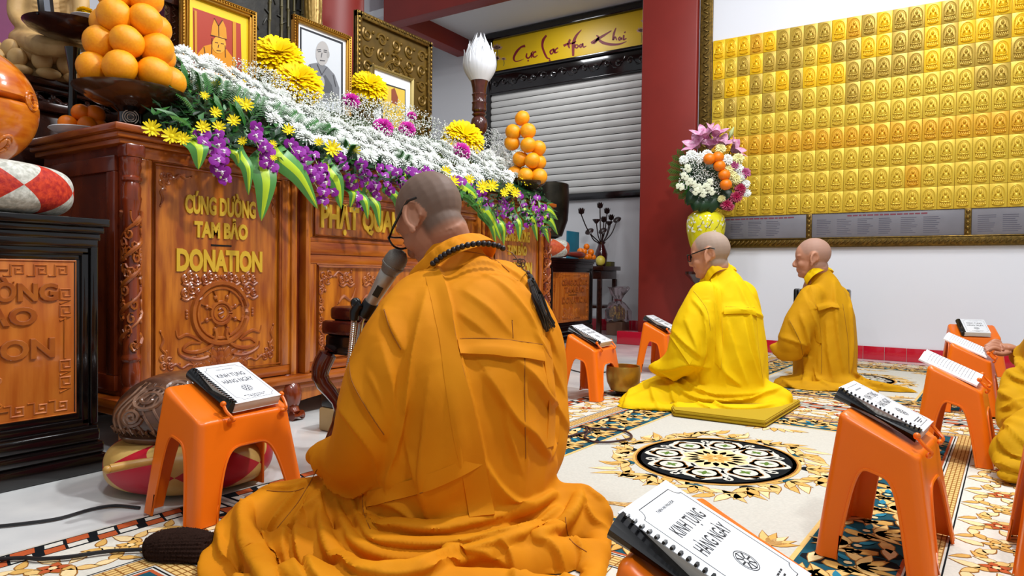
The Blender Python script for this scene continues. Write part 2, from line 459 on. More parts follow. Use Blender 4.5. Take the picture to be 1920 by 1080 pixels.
bn = thing('lettered_banner', 'yellow banner with dark red brush lettering above the shutter', 'banner', (-4.2, YB, 3.44))
M['banner'] = mat('banner_yellow', '#DDB60C', 0.4, noise_amt=0.05, nscale=2)
MB().box(-5.42, -3.0, YB - 0.03, YB - 0.004, 3.437, 3.863).build('cloth', M['banner'], bn, smooth=False, world=True)
def cz(x, y): return oy(700 + x / 3.5556, y / 3.5556, YB - 0.031)
def brush(mb, pts, wid, cr=True):
    P = catmull([Vector((x, y, 0)) for x, y in pts], 5) if cr and len(pts) > 2 else [Vector((x, y, 0)) for x, y in pts]
    n = len(P); W = []
    for i in range(n):
        t = i / (n - 1) * (len(wid) - 1); k = min(int(t), len(wid) - 2); W.append(wid[k] + (wid[k + 1] - wid[k]) * (t - k))
    vs = []
    for i in range(n):
        d = (P[min(i + 1, n - 1)] - P[max(i - 1, 0)]); d.normalize(); q = Vector((-d.y, d.x, 0))
        for s in (-1, 1):
            a = P[i] + q * (s * W[i]); vs.append(cz(a.x, a.y))
    mb.add(vs, [(2 * i, 2 * i + 1, 2 * i + 3, 2 * i + 2) for i in range(n - 1)])
b = MB()
for pts, wd in [
    ([(1012, 306), (985, 314), (955, 345), (936, 385), (946, 408), (975, 405), (1004, 392)], [9, 6, 8, 7, 4, 3, 1]),
    ([(1024, 355), (1020, 378), (1033, 388), (1050, 370), (1054, 352), (1054, 388)], [4, 6, 5, 4, 5, 3]), ([(1054, 354), (1066, 340)], [4, 2]),
    ([(1028, 402), (1036, 408)], [6, 5]), ([(1086, 344), (1068, 352), (1064, 374), (1078, 380), (1096, 366)], [6, 5, 6, 4, 2]),
    ([(1154, 236), (1132, 268), (1127, 308), (1139, 348), (1158, 385), (1178, 390)], [6, 9, 7, 7, 6, 2]), ([(1172, 398), (1180, 405)], [6, 5]),
    ([(1200, 326), (1180, 342), (1184, 360), (1198, 350), (1202, 326), (1208, 356)], [4, 6, 5, 4, 6, 3]),
    ([(1232, 318), (1214, 332), (1212, 352), (1234, 344)], [5, 5, 5, 2]),
    ([(1268, 306), (1296, 292), (1330, 288), (1352, 274)], [9, 6, 5, 3]), ([(1312, 262), (1300, 296), (1308, 322)], [7, 8, 4]),
    ([(1388, 198), (1352, 240), (1334, 290), (1332, 374)], [2, 8, 11, 7]),
    ([(1352, 296), (1344, 312), (1356, 320), (1366, 306), (1354, 296)], [5, 5, 5, 5, 4]),
    ([(1388, 292), (1374, 306), (1382, 316), (1392, 300), (1396, 290), (1400, 314), (1420, 306)], [4, 5, 5, 5, 5, 5, 3]),
    ([(1486, 236), (1500, 248), (1484, 276), (1466, 292)], [3, 8, 7, 5]), ([(1452, 288), (1480, 270), (1530, 240), (1588, 204)], [9, 9, 8, 3]),
    ([(1500, 262), (1530, 284), (1580, 296), (1640, 294), (1688, 276)], [8, 10, 9, 6, 2]),
    ([(1618, 186), (1604, 222), (1598, 266), (1612, 246), (1622, 268)], [3, 7, 6, 5, 4]),
    ([(1646, 244), (1634, 258), (1642, 268), (1652, 252), (1656, 266)], [4, 5, 5, 5, 4]), ([(1670, 234), (1668, 264), (1688, 254)], [6, 6, 3]), ([(1674, 212), (1680, 218)], [6, 6])]:
    brush(b, pts, wd)
b.build('brush_lettering', mat('banner_red', '#7E1226', 0.5), bn, smooth=False, world=True)
b = MB(); g = MB()
for cx, cy, s in ((825, 330, 1), (820, 400, 0.8), (1785, 215, 0.9), (1812, 150, 0.8), (868, 400, 0.5)):
    for k in range(5):
        a = -PI / 2 + (k - 2) * 0.55
        ex, ey = cx + 42 * s * math.cos(a), cy + 42 * s * math.sin(a)
        nx, ny = -math.sin(a) * 11 * s, math.cos(a) * 11 * s
        mx, my = cx + 22 * s * math.cos(a), cy + 22 * s * math.sin(a)
        b.poly([cz(cx, cy), cz(mx + nx, my + ny), cz(ex, ey), cz(mx - nx, my - ny)])
    brush(g, [(cx, cy), (cx + 4, cy + 40 * s), (cx, cy + 80 * s)], [2, 2, 2])
b.build('lotus_print', mat('lotus_pink', '#C79A86', 0.5), bn, smooth=False, world=True)
g.build('lotus_stems', mat('lotus_stem', '#6E7040', 0.5), bn, smooth=False, world=True)
# ================================================================== carving helpers (u along +Y, v along +Z, relief towards +X)
def spiral(cx, cy, r0, r1, a0, turns, n=16):
    return [(cx + (r0 + (r1 - r0) * k / n) * math.cos(a0 + 2 * PI * turns * k / n), cy + (r0 + (r1 - r0) * k / n) * math.sin(a0 + 2 * PI * turns * k / n)) for k in range(n + 1)]
class Relief:
    def __init__(s, x, flip=None): s.mb = MB(); s.x = x; s.flip = flip
    def P(s, p, h=0.0):
        u, v = p[0], p[1]
        return Vector((s.x + h, u, v))
    def rope(s, pts, r, h=0.0, seg=6, cr=True, closed=False):
        p3 = [s.P(p, h) for p in pts]
        if cr: p3 = catmull(p3, 4, closed)
        n = len(p3)
        if isinstance(r, (list, tuple)):
            R = []
            for i in range(n):
                t = i / max(1, n - 1) * (len(r) - 1); k = min(int(t), len(r) - 2); R.append(r[k] + (r[k + 1] - r[k]) * (t - k))
        else: R = [r] * n
        s.mb.tube(p3, R, seg, closed=closed)
    def knob(s, p, r, h=0.0, k=0.8): s.mb.ball(s.P(p, h), (r * k, r, r), 8, 6)
    def petal(s, p, a, L, W, r=0.004):
        q = [(p[0] + L * t * math.cos(a) - W * math.sin(PI * t) * math.sin(a) * sg, p[1] + L * t * math.sin(a) + W * math.sin(PI * t) * math.cos(a) * sg) for sg, ts in ((1, (0, .25, .5, .75, 1)), (-1, (.75, .5, .25))) for t in ts]
        s.rope(q, r, closed=True)
        mid = (p[0] + L * 0.5 * math.cos(a), p[1] + L * 0.5 * math.sin(a))
        M3 = Matrix.Rotation(a, 3, 'X')
        s.mb.ball(s.P(mid), (0.004, L * 0.46, W * 0.85), 10, 6, R=M3)
    def cloud(s, c, w, h, r=0.006):
        x, y = c
        for dx, dy, k in ((-0.6, 0, 1), (0.6, 0, 1), (0, 0.25, 1.25)):
            s.rope(spiral(x + dx * w / 2, y + dy * h, 0.32 * k * h, 0.06 * h, PI / 2, 1.6), [r, r * 0.7])
        s.rope([(x - w / 2, y - 0.3 * h), (x - w / 4, y - 0.5 * h), (x, y - 0.3 * h), (x + w / 4, y - 0.5 * h), (x + w / 2, y - 0.3 * h)], r)
    def corner(s, c, sx, sy, k=1.0):
        def m(p): return (c[0] + sx * p[0] * k, c[1] + sy * p[1] * k)
        s.rope([m(p) for p in ((0.01, 0.16), (0.022, 0.13), (0.012, 0.10), (0.03, 0.075), (0.02, 0.05))], [0.003, 0.006, 0.005, 0.007, 0.005])
        s.rope([m(p) for p in ((0.16, 0.012), (0.13, 0.024), (0.10, 0.012), (0.075, 0.03), (0.05, 0.02))], [0.003, 0.006, 0.005, 0.007, 0.005])
        for p in ((0.025, 0.025), (0.045, 0.045), (0.02, 0.055), (0.055, 0.02)):
            s.rope([m(q) for q in spiral(p[0], p[1], 0.016, 0.004, 0.8, 1.2, 10)], [0.005, 0.004])
        s.knob(m((0.036, 0.036)), 0.008 * k); s.knob(m((0.01, 0.165)), 0.006 * k); s.knob(m((0.165, 0.012)), 0.006 * k)
        s.knob(m((0.035, 0.085)), 0.006 * k); s.knob(m((0.09, 0.03)), 0.006 * k)
# ------------------------------------------------------------------ the altar
AX = -2.60
AY0, AY1 = 1.345, 4.487
alt = thing('wooden_altar', 'long carved brown wooden altar with gold lettering under the flowers', 'altar', (-2.92, 2.916, 0))
def part(mb, name, m, ang=40): return mb.build(name, m, alt, world=True, ang=ang)
b = MB()
b.box(-3.26, AX - 0.02, AY0 + 0.02, AY1 - 0.02, 0.20, 1.15)
part(b, 'body', M['woodred'])
b = MB()
b.box(-3.30, AX + 0.045, AY0 - 0.045, AY1 + 0.045, 1.188, 1.215, 0.006)
b.box(-3.28, AX + 0.028, AY0 - 0.028, AY1 + 0.028, 1.166, 1.188, 0.006)
b.box(-3.27, AX + 0.012, AY0 - 0.012, AY1 + 0.012, 1.145, 1.166, 0.005)
part(b, 'worktop', M['wood_hor'])
b = MB()
b.box(-3.28, AX + 0.05, AY0 - 0.03, AY1 + 0.03, 0.165, 0.20, 0.008)
b.box(-3.27, AX + 0.03, AY0 - 0.015, AY1 + 0.015, 0.135, 0.165, 0.006)
part(b, 'plinth_moulding', M['wood_hor'])
# scalloped apron and scroll feet
ap = [(AY0, 0.14), (AY0, 0.03)]
for k in range(1, 40):
    t = k / 40; ap.append((AY0 + (AY1 - AY0) * t, 0.07 + 0.02 * math.cos(t * 6 * PI)))
ap += [(AY1, 0.03), (AY1, 0.14)]
part(MB().prism(ap, (AX - 0.02, 0, 0), (0, 1, 0), (0, 0, 1), (1, 0, 0), 0, 0.03), 'apron', M['wood'])
for y in (AY0 + 0.06, 2.10, 3.73, AY1 - 0.06):
    b = MB(); b.tube(catmull([(AX - 0.03, y, 0.17), (AX + 0.03, y, 0.12), (AX + 0.025, y, 0.06), (AX + 0.055, y, 0.026)], 5), [0.055 - 0.002 * k for k in range(16)], 10)
    b.tube([(AX + 0.065, y - 0.03, 0.022), (AX + 0.065, y + 0.03, 0.022)], 0.022, 12)
    part(b, 'foot', M['woodred'])
# turned and carved corner posts
def corner_post(y):
    c = (AX + 0.004, y, 0); r = 0.034
    b = MB()
    b.lathe([(r * .95, 0.20), (r, 0.23), (r * .8, 0.245), (r, 0.26), (r * 1.02, 0.30), (r * .8, 0.335), (r * 1.05, 0.345), (r * 1.05, 0.355), (r * .85, 0.365),
             (r * .88, 0.90), (r * 1.0, 0.935), (r * 1.05, 0.945), (r * .95, 0.955), (r * 1.0, 0.985), (r * .8, 1.005), (r * 1.06, 1.012), (r * 1.06, 1.022), (r * .85, 1.03),
             (r * 1.02, 1.06), (r * .95, 1.078), (r * 1.06, 1.084), (r * 1.06, 1.096)], c, 20)
    b.box(c[0] - 0.036, c[0] + 0.036, y - 0.036, y + 0.036, 1.096, 1.146, 0.008)
    p = part(b, 'corner_post', M['woodred'])
    # carved dragon winding round the shaft
    q = MB(); rr = random.Random(int(y * 100))
    for ph in (0, PI):
        q.tube([(c[0] + (r * .96) * math.cos(ph + t * 0.55), y + (r * .96) * math.sin(ph + t * 0.55), 0.385 + t * 0.0165) for t in range(32)], [0.007 + 0.003 * math.sin(t * 0.9) for t in range(32)], 6)
    for k in range(46):
        a = rr.uniform(-2.2, 2.2); z = rr.uniform(0.39, 0.88)
        sp = spiral(0, 0, 0.016, 0.004, rr.uniform(0, 6), rr.choice((-1, 1)) * 1.2, 9)
        q.tube([(c[0] + r * .93 * math.cos(a + s[0] / r), y + r * .93 * math.sin(a + s[0] / r), z + s[1] * 1.5) for s in sp], [0.005] * 9 + [0.002], 5)
    hb = Relief(c[0] + r * 0.95); hb.rope([(y - 0.02, 0.90), (y - 0.018, 0.87), (y, 0.845), (y + 0.018, 0.87), (y + 0.02, 0.90)], 0.004)
    q.add(hb.mb.v, hb.mb.f)
    s = q.build('dragon_carving', M['carve'], None); s.parent = p
    Mi = PM(alt).inverted()
    for vtx in s.data.vertices: vtx.co = Mi @ vtx.co
    return p
corner_post(AY0 + 0.034); corner_post(AY1 - 0.034)
def framed_panel(y0, y1, z0, z1, x, name, fw=0.045, rec=0.016):
    for q in ((z0, z0 + fw), (z1 - fw, z1)): part(MB().box(x - 0.03, x, y0, y1, q[0], q[1], 0.004), 'rail', M['wood_hor'])
    for q in ((y0, y0 + fw), (y1 - fw, y1)): part(MB().box(x - 0.03, x, q[0], q[1], z0 + fw, z1 - fw, 0.004), 'stile', M['wood'])
    r = Relief(x - 0.003); a = fw + 0.012
    r.rope([(y0 + a, z0 + a), (y1 - a, z0 + a), (y1 - a, z1 - a), (y0 + a, z1 - a)], 0.006, cr=False, closed=True)
    a = fw + 0.002
    r.rope([(y0 + a, z0 + a), (y1 - a, z0 + a), (y1 - a, z1 - a), (y0 + a, z1 - a)], 0.004, cr=False, closed=True)
    p = part(MB().box(x - 0.03, x - rec, y0 + 0.01, y1 - 0.01, z0 + 0.01, z1 - 0.01), name, M['wood'])
    part(r.mb, 'moulding', M['carve'])
    return p
def donation_wing(y0, y1):
    framed_panel(y0, y1, 0.205, 1.145, AX + 0.002, 'panel')
    ym = (y0 + y1) / 2 + 0.003; xf_ = AX - 0.014
    r = Relief(xf_)
    # dharma wheel
    cy, cz_, R = ym, 0.502, 0.128
    ring = lambda rad, n=28: [(cy + rad * math.cos(2 * PI * k / n), cz_ + rad * math.sin(2 * PI * k / n)) for k in range(n)]
    r.rope(ring(R), 0.013, cr=False, closed=True); r.rope(ring(R * 0.83), 0.007, cr=False, closed=True)
    r.rope(ring(0.046), 0.009, cr=False, closed=True); r.rope(ring(0.034, 18), 0.004, cr=False, closed=True)
    r.rope([(cy - 0.014, cz_ + 0.012), (cy, cz_ + 0.02), (cy + 0.012, cz_ + 0.006), (cy, cz_), (cy - 0.012, cz_ - 0.006), (cy, cz_ - 0.02), (cy + 0.014, cz_ - 0.012)], 0.004)
    for k in range(8):
        a = PI / 8 + k * PI / 4
        r.rope([(cy + 0.05 * math.cos(a), cz_ + 0.05 * math.sin(a)), (cy + R * 0.84 * math.cos(a), cz_ + R * 0.84 * math.sin(a))], [0.009, 0.006], cr=False)
        r.knob((cy + 0.072 * math.cos(a), cz_ + 0.072 * math.sin(a)), 0.011)
    for k in range(4):
        a = k * PI / 2
        for d in (-0.012, 0, 0.012): r.knob((cy + (R + 0.026) * math.cos(a) - d * math.sin(a), cz_ + (R + 0.026) * math.sin(a) + d * math.cos(a)), 0.008)
    part(r.mb, 'wheel_carving', M['carve'])
    def carve(fn, name):
        nonlocal r
        r = Relief(xf_); fn(); part(r.mb, name, M['carve'])
    for s in (-1, 1):
        carve(lambda: r.cloud((cy + s * 0.13, cz_ + 0.085), 0.10, 0.055), 'cloud_carving')
        carve(lambda: (r.rope([(cy + s * x, z) for x, z in ((0.03, 0.44), (0.025, 0.40), (0.06, 0.36), (0.12, 0.345), (0.17, 0.36), (0.14, 0.385), (0.09, 0.385), (0.15, 0.42), (0.19, 0.41), (0.20, 0.44))], [0.010, 0.012, 0.010, 0.009, 0.007, 0.007, 0.006, 0.008, 0.006, 0.003]),
                       r.rope([(cy + s * x, z) for x, z in ((0.05, 0.325), (0.10, 0.315), (0.15, 0.325), (0.185, 0.345), (0.19, 0.37))], [0.008, 0.008, 0.008, 0.006, 0.003])), 'ribbon_carving')
        carve(lambda: r.corner((ym + s * (y1 - y0) / 2 - s * 0.075, 0.275), -s, 1, 1.0), 'corner_scroll')
        carve(lambda: r.corner((ym + s * (y1 - y0) / 2 - s * 0.075, 1.07), -s, -1, 0.85), 'corner_scroll')
    for x in (-0.135, -0.047, 0.047, 0.135): carve(lambda: r.cloud((cy + x, 0.645), 0.085, 0.05, 0.006), 'cloud_carving')
    def lotus():
        for row, (z, n, w, L) in enumerate(((0.30, 9, 0.24, 0.06), (0.278, 7, 0.2, 0.05))):
            for k in range(n):
                t = (k / (n - 1) - 0.5); r.petal((cy + t * w * 0.7, z), PI / 2 - t * 2.4, L, 0.016, 0.0035)
        for k in range(7): r.petal((cy + (k - 3) * 0.036, 0.298), -PI / 2 + (k - 3) * 0.12, 0.04, 0.014, 0.0035)
    carve(lotus, 'lotus_carving')
    for txt, z, h, sx, wd in (('CÚNG DƯỜNG', 0.944, 0.098, 0.62, 0.33), ('TAM BẢO', 0.845, 0.086, 0.66, 0.25), ('DONATION', 0.717, 0.118, 0.72, 0.40)):
        t = text_mb(txt, h, axes((xf_ + 0.002, ym + 0.0, z), (0, 1, 0), (0, 0, 1)), ext=0.004, bold=0.0055 if txt == 'DONATION' else 0.0042)
        ys = [p.y for p in t.v]; w0 = max(ys) - min(ys); mid = (max(ys) + min(ys)) / 2
        for p in t.v: p.y = ym + (p.y - mid) * wd / w0
        o = part(t, 'lettering', M['goldletter'], 30); o['label'] = 'raised gold lettering reading ' + txt
    part(MB().box(xf_ - 0.002, xf_ + 0.002, ym - 0.048, ym + 0.048, 0.783, 0.790), 'slot', M['black'])
donation_wing(AY0 + 0.068, 2.11); donation_wing(3.72, AY1 - 0.068)
# centre bay between two pilasters
for y in (2.11, 3.62):
    b = MB(); b.box(AX - 0.03, AX + 0.012, y, y + 0.03, 0.2, 1.146, 0.004); b.box(AX - 0.03, AX + 0.025, y + 0.07 * (1 if y < 3 else -1) - 0.0, y + 0.07 * (1 if y < 3 else -1) + 0.03, 0.2, 1.146, 0.006)
    part(b, 'pilaster', M['wood'])
framed_panel(2.21, 3.60, 0.825, 1.06, AX + 0.014, 'title_panel', 0.02, 0.010)
part(MB().box(AX - 0.03, AX + 0.02, 2.21, 3.60, 1.06, 1.146, 0.006), 'rail', M['wood_hor'])
part(MB().box(AX - 0.03, AX + 0.02, 2.21, 3.60, 0.765, 0.825, 0.006), 'rail', M['wood_hor'])
framed_panel(2.21, 3.60, 0.205, 0.765, AX + 0.014, 'lower_panel', 0.045, 0.014)
for s, c in ((1, 2.275), (-1, 3.535)):
    for zz, sy in ((0.27, 1), (0.70, -1)): r = Relief(AX + 0.001); r.corner((c, zz), s, sy, 1.3); part(r.mb, 'corner_scroll', M['carve'])
    r = Relief(AX + 0.001)
    for k in range(7): r.rope(spiral(c + s * 0.02, 0.36 + k * 0.045, 0.02, 0.004, 0 if k % 2 else PI, s * 1.3, 12), [0.005, 0.003])
    part(r.mb, 'vine_carving', M['carve'])
for y in (2.46, 2.62, 3.2, 3.38):
    r = Relief(AX + 0.001)
    r.rope([(y - 0.06, 0.52), (y - 0.02, 0.56), (y + 0.03, 0.54), (y + 0.06, 0.60)], [0.004, 0.009, 0.008, 0.003]); r.cloud((y, 0.64), 0.1, 0.06, 0.006)
    r.rope([(y - 0.08, 0.46), (y - 0.03, 0.475), (y + 0.02, 0.46), (y + 0.08, 0.475)], 0.007)
    part(r.mb, 'branch_carving', M['carve'])
t = text_mb('PHẬT QUANG', 0.15, axes((AX + 0.006, 2.283, 0.947), (0, 1, 0), (0, 0, 1)), ext=0.005, align='LEFT', bold=0.0065)
ys = [p.y for p in t.v]; zs = [p.z for p in t.v]; w0 = max(ys) - min(ys); m0 = min(ys)
for p in t.v: p.y = 2.283 + (p.y - m0) * 0.64 / w0
o = part(t, 'lettering', M['goldletter'], 30); o['label'] = 'raised gold lettering on the centre panel'
# left end panel
b = MB()
for (x0, x1, z0, z1) in ((-3.22, -2.66, 0.22, 0.28), (-3.22, -2.66, 1.05, 1.11)): b.box(x0, x1, AY0 + 0.004, AY0 + 0.02, z0, z1, 0.004)
for (x0, x1) in ((-3.22, -3.16), (-2.72, -2.66)): b.box(x0, x1, AY0 + 0.004, AY0 + 0.02, 0.28, 1.05, 0.004)
part(b, 'end_frame', M['woodred'])
# ------------------------------------------------------------------ donation boxes of black lacquer with a carved wooden front
def donation_box(loc, label):
    t = thing('donation_box', label, 'donation box', loc, group='black lacquer donation boxes')
    hy, H = 0.4825, 0.85
    def P(mb, n, m, par=t): return mb.build(n, m, par)
    P(MB().box(-0.55, -0.055, -hy + 0.03, hy - 0.03, 0.0, H - 0.03), 'body', M['blackwood'])
    b = MB(); b.box(-0.58, 0.0, -hy, hy, H - 0.028, H, 0.005); b.box(-0.57, -0.012, -hy + 0.012, hy - 0.012, H - 0.05, H - 0.028, 0.005); b.box(-0.56, -0.02, -hy + 0.02, hy - 0.02, H - 0.075, H - 0.05, 0.006)
    P(b, 'lid', M['blackwood'])
    b = MB()
    for k, (d, x) in enumerate(((0.03, -0.018), (0.055, -0.026), (0.075, -0.034))):
        w0 = 0.024
        for (y0, y1, z0, z1) in ((-hy + d, hy - d, H - 0.075 - d + 0.005, H - 0.055 - d + 0.005 + 0.008), (-hy + d, -hy + d + w0, 0.16, H - 0.075 - d + 0.02), (hy - d - w0, hy - d, 0.16, H - 0.075 - d + 0.02), (-hy + d, hy - d, 0.20 - 0.025 * (3 - k), 0.205 - 0.025 * (2 - k))):
            b.box(-0.06, x, y0, y1, z0, z1, 0.004)
    P(b, 'front_frame', M['blackwood'])
    b = MB(); b.box(-0.56, 0.01, -hy + 0.01, hy - 0.01, 0.0, 0.06, 0.008); b.box(-0.56, 0.0, -hy + 0.016, hy - 0.016, 0.06, 0.10, 0.01); b.box(-0.56, -0.01, -hy + 0.025, hy - 0.025, 0.10, 0.145, 0.01)
    P(b, 'plinth', M['blackwood'])
    y1 = 0.395; z0, z1 = 0.197, 0.712
    p = P(MB().box(-0.06, -0.036, -y1, y1, z0, z1, 0.003), 'front_panel', M['panel'])
    r = Relief(-0.036)
    for a, q in ((0.006, 0.004),): r.rope([(-y1 + a, z0 + a), (y1 - a, z0 + a), (y1 - a, z1 - a), (-y1 + a, z1 - a)], q, cr=False, closed=True)
    def key(c, sx, sy, k=0.017):
        g = [(-2.2, 1), (-1, 1), (-1, -1), (1, -1), (1, 0.55), (-0.2, 0.55), (-0.2, -0.3), (0.5, -0.3)]
        r.rope([(c[0] + sx * x * k, c[1] + sy * y * k) for x, y in g], 0.0042, cr=False, seg=5)
    ym, zm, m = y1 - 0.038, 0, 0.038
    for s in (-1, 1):
        for zz, sy in ((z1 - m, -1), (z0 + m, 1)):
            for d in (0.03, 0.09, 0.155): key((s * (y1 - d - 0.02), zz), s, sy)
            r.rope([(s * (y1 - 0.20), zz), (s * (y1 - 0.36), zz)], 0.0042, cr=False, seg=5)
            for d in (0.055, 0.11):
                g = [(-1, 2.2), (1, 1.4), (-1, 1.2), (-1, -1), (1, -1), (1, 0.5), (-0.2, 0.5), (-0.2, -0.3)]
                r.rope([(s * (y1 - m) + s * x * 0.015, zz + sy * (d + 0.02) - y * 0.015 * (1 if sy < 0 else 1)) for x, y in g], 0.0042, cr=False, seg=5)
        r.rope([(s * (y1 - m), z0 + 0.19), (s * (y1 - m), z1 - 0.19)], 0.0042, cr=False, seg=5)
    sub = r.mb.build('fret_border', M['panel'], p)
    r = Relief(-0.036)
    for k in range(9): r.petal((0 + (k - 4) * 0.012, 0.27), PI / 2 - (k - 4) * 0.36, 0.09 - 0.006 * abs(k - 4), 0.02, 0.004)
    for k in range(7): r.petal(((k - 3) * 0.03, 0.275), -PI / 2 + (k - 3) * 0.5, 0.05, 0.02, 0.004)
    for s in (-1, 1): r.petal((s * 0.07, 0.285), PI / 2 - s * 1.1, 0.12, 0.024, 0.004); r.petal((s * 0.07, 0.275), PI / 2 - s * 1.75, 0.11, 0.02, 0.004)
    for k in range(9): r.knob(((k - 4) * 0.011, 0.333 + 0.004 * (k % 2)), 0.005)
    r.mb.build('lotus_carving', M['panel'], p)
    for txt, z, h, y in (('CÚNG-DƯỜNG', 0.602, 0.075, 0.0), ('TAM-BẢO', 0.527, 0.075, 0.0), ('DONATION', 0.422, 0.085, 0.0)):
        q = text_mb(txt, h, axes((-0.034, y, z), (0, 1, 0), (0, 0, 1)), ext=0.004, bold=0.002, bevel=0.0015)
        wd = {'CÚNG-DƯỜNG': 0.55, 'TAM-BẢO': 0.43, 'DONATION': 0.53}[txt]
        ys = [v.y for v in q.v]; w0 = max(ys) - min(ys); mid = (max(ys) + min(ys)) / 2
        for v in q.v: v.y = (v.y - mid) * wd / w0 + 0.06
        q.build('lettering', M['carve'], p, ang=30)
    MB().box(-0.037, -0.0345, -0.06, 0.12, 0.474, 0.48).build('slot', M['black'], p)
    return t
box1 = donation_box((-2.42, 0.7325, 0), 'black lacquer donation box with carved wooden front at the left edge')
box2 = copy_tree(box1); box2.location = (-3.30, 6.245, 0)
box2['label'] = 'farther black lacquer donation box beyond the altar carrying a bowl gong'
# ================================================================== patterned carpets
def rmat(n, c, c2=None): return mat(n, c, 0.9, spec=0.1, noise_amt=0.05, nscale=120, bump=0.15, bscale=900)
RC = [rmat('rug_cream', '#C4C1B6'), rmat('rug_gold', '#D2A458'), rmat('rug_brown', '#95622C'), rmat('rug_teal', '#1C4E5C'), rmat('rug_black', '#12161A'),
      rmat('rug_red', '#B4552E'), rmat('rug_tan', '#DCB672'), rmat('rug_white', '#D0CCC0'), rmat('rug_green', '#5E7A34'), rmat('rug_blue', '#2E7F98'), rmat('rug_maroon', '#6E1E1E'), rmat('rug_sand', '#E6CC98')]
CR, GO, BR, TE, BK, RE, TA, WH, GR, BL, MA, SA = range(12)
RZ = [0.0060 + 0.0003 * k for k in range(12)]
def rpoly(mb, pts, c, lay):
    mb.cur = c; mb.add([(x, y, RZ[lay]) for x, y in pts], [list(range(len(pts)))])
def tear(mb, x, y, a, L, W, c, lay, bend=0.0, out=None):
    if out is not None: tear(mb, x - 0.003 * math.cos(a), y - 0.003 * math.sin(a), a, L + 0.007, W + 0.0035, out, lay - 1, bend)
    P = []
    for sg, ts in ((1, (0, .2, .45, .7, 1)), (-1, (.7, .45, .2))):
        for t in ts:
            w_ = W * math.sin(PI * min(1, t ** 0.7)) * sg; b_ = bend * t * t
            lx, ly = L * t, w_ + b_ * L
            P.append((x + lx * math.cos(a) - ly * math.sin(a), y + lx * math.sin(a) + ly * math.cos(a)))
    rpoly(mb, P, c, lay)
def disc(mb, x, y, r, c, lay, n=14, ry=None, lob=0, amp=0):
    rpoly(mb, [(x + r * (1 + amp * math.cos(lob * 2 * PI * k / n)) * math.cos(2 * PI * k / n), y + (ry or r) * (1 + amp * math.cos(lob * 2 * PI * k / n)) * math.sin(2 * PI * k / n)) for k in range(n)], c, lay)
def loop_pts(hx, hy, step):
    out = []
    for (a, b, ang) in (((-hx, -hy), (hx, -hy), 0), ((hx, -hy), (hx, hy), PI / 2), ((hx, hy), (-hx, hy), PI), ((-hx, hy), (-hx, -hy), -PI / 2)):
        L = math.hypot(b[0] - a[0], b[1] - a[1]); n = max(1, round(L / step))
        for k in range(n): out.append((a[0] + (b[0] - a[0]) * (k + 0.5) / n, a[1] + (b[1] - a[1]) * (k + 0.5) / n, ang, k))
    return out
def ringband(mb, x0, y0, x1, y1, c, lay):
    for q in ([(-x1, -y1), (x1, -y1), (x0, -y0), (-x0, -y0)], [(x1, -y1), (x1, y1), (x0, y0), (x0, -y0)], [(x1, y1), (-x1, y1), (-x0, y0), (x0, y0)], [(-x1, y1), (-x1, -y1), (-x0, -y0), (-x0, y0)]): rpoly(mb, q, c, lay)
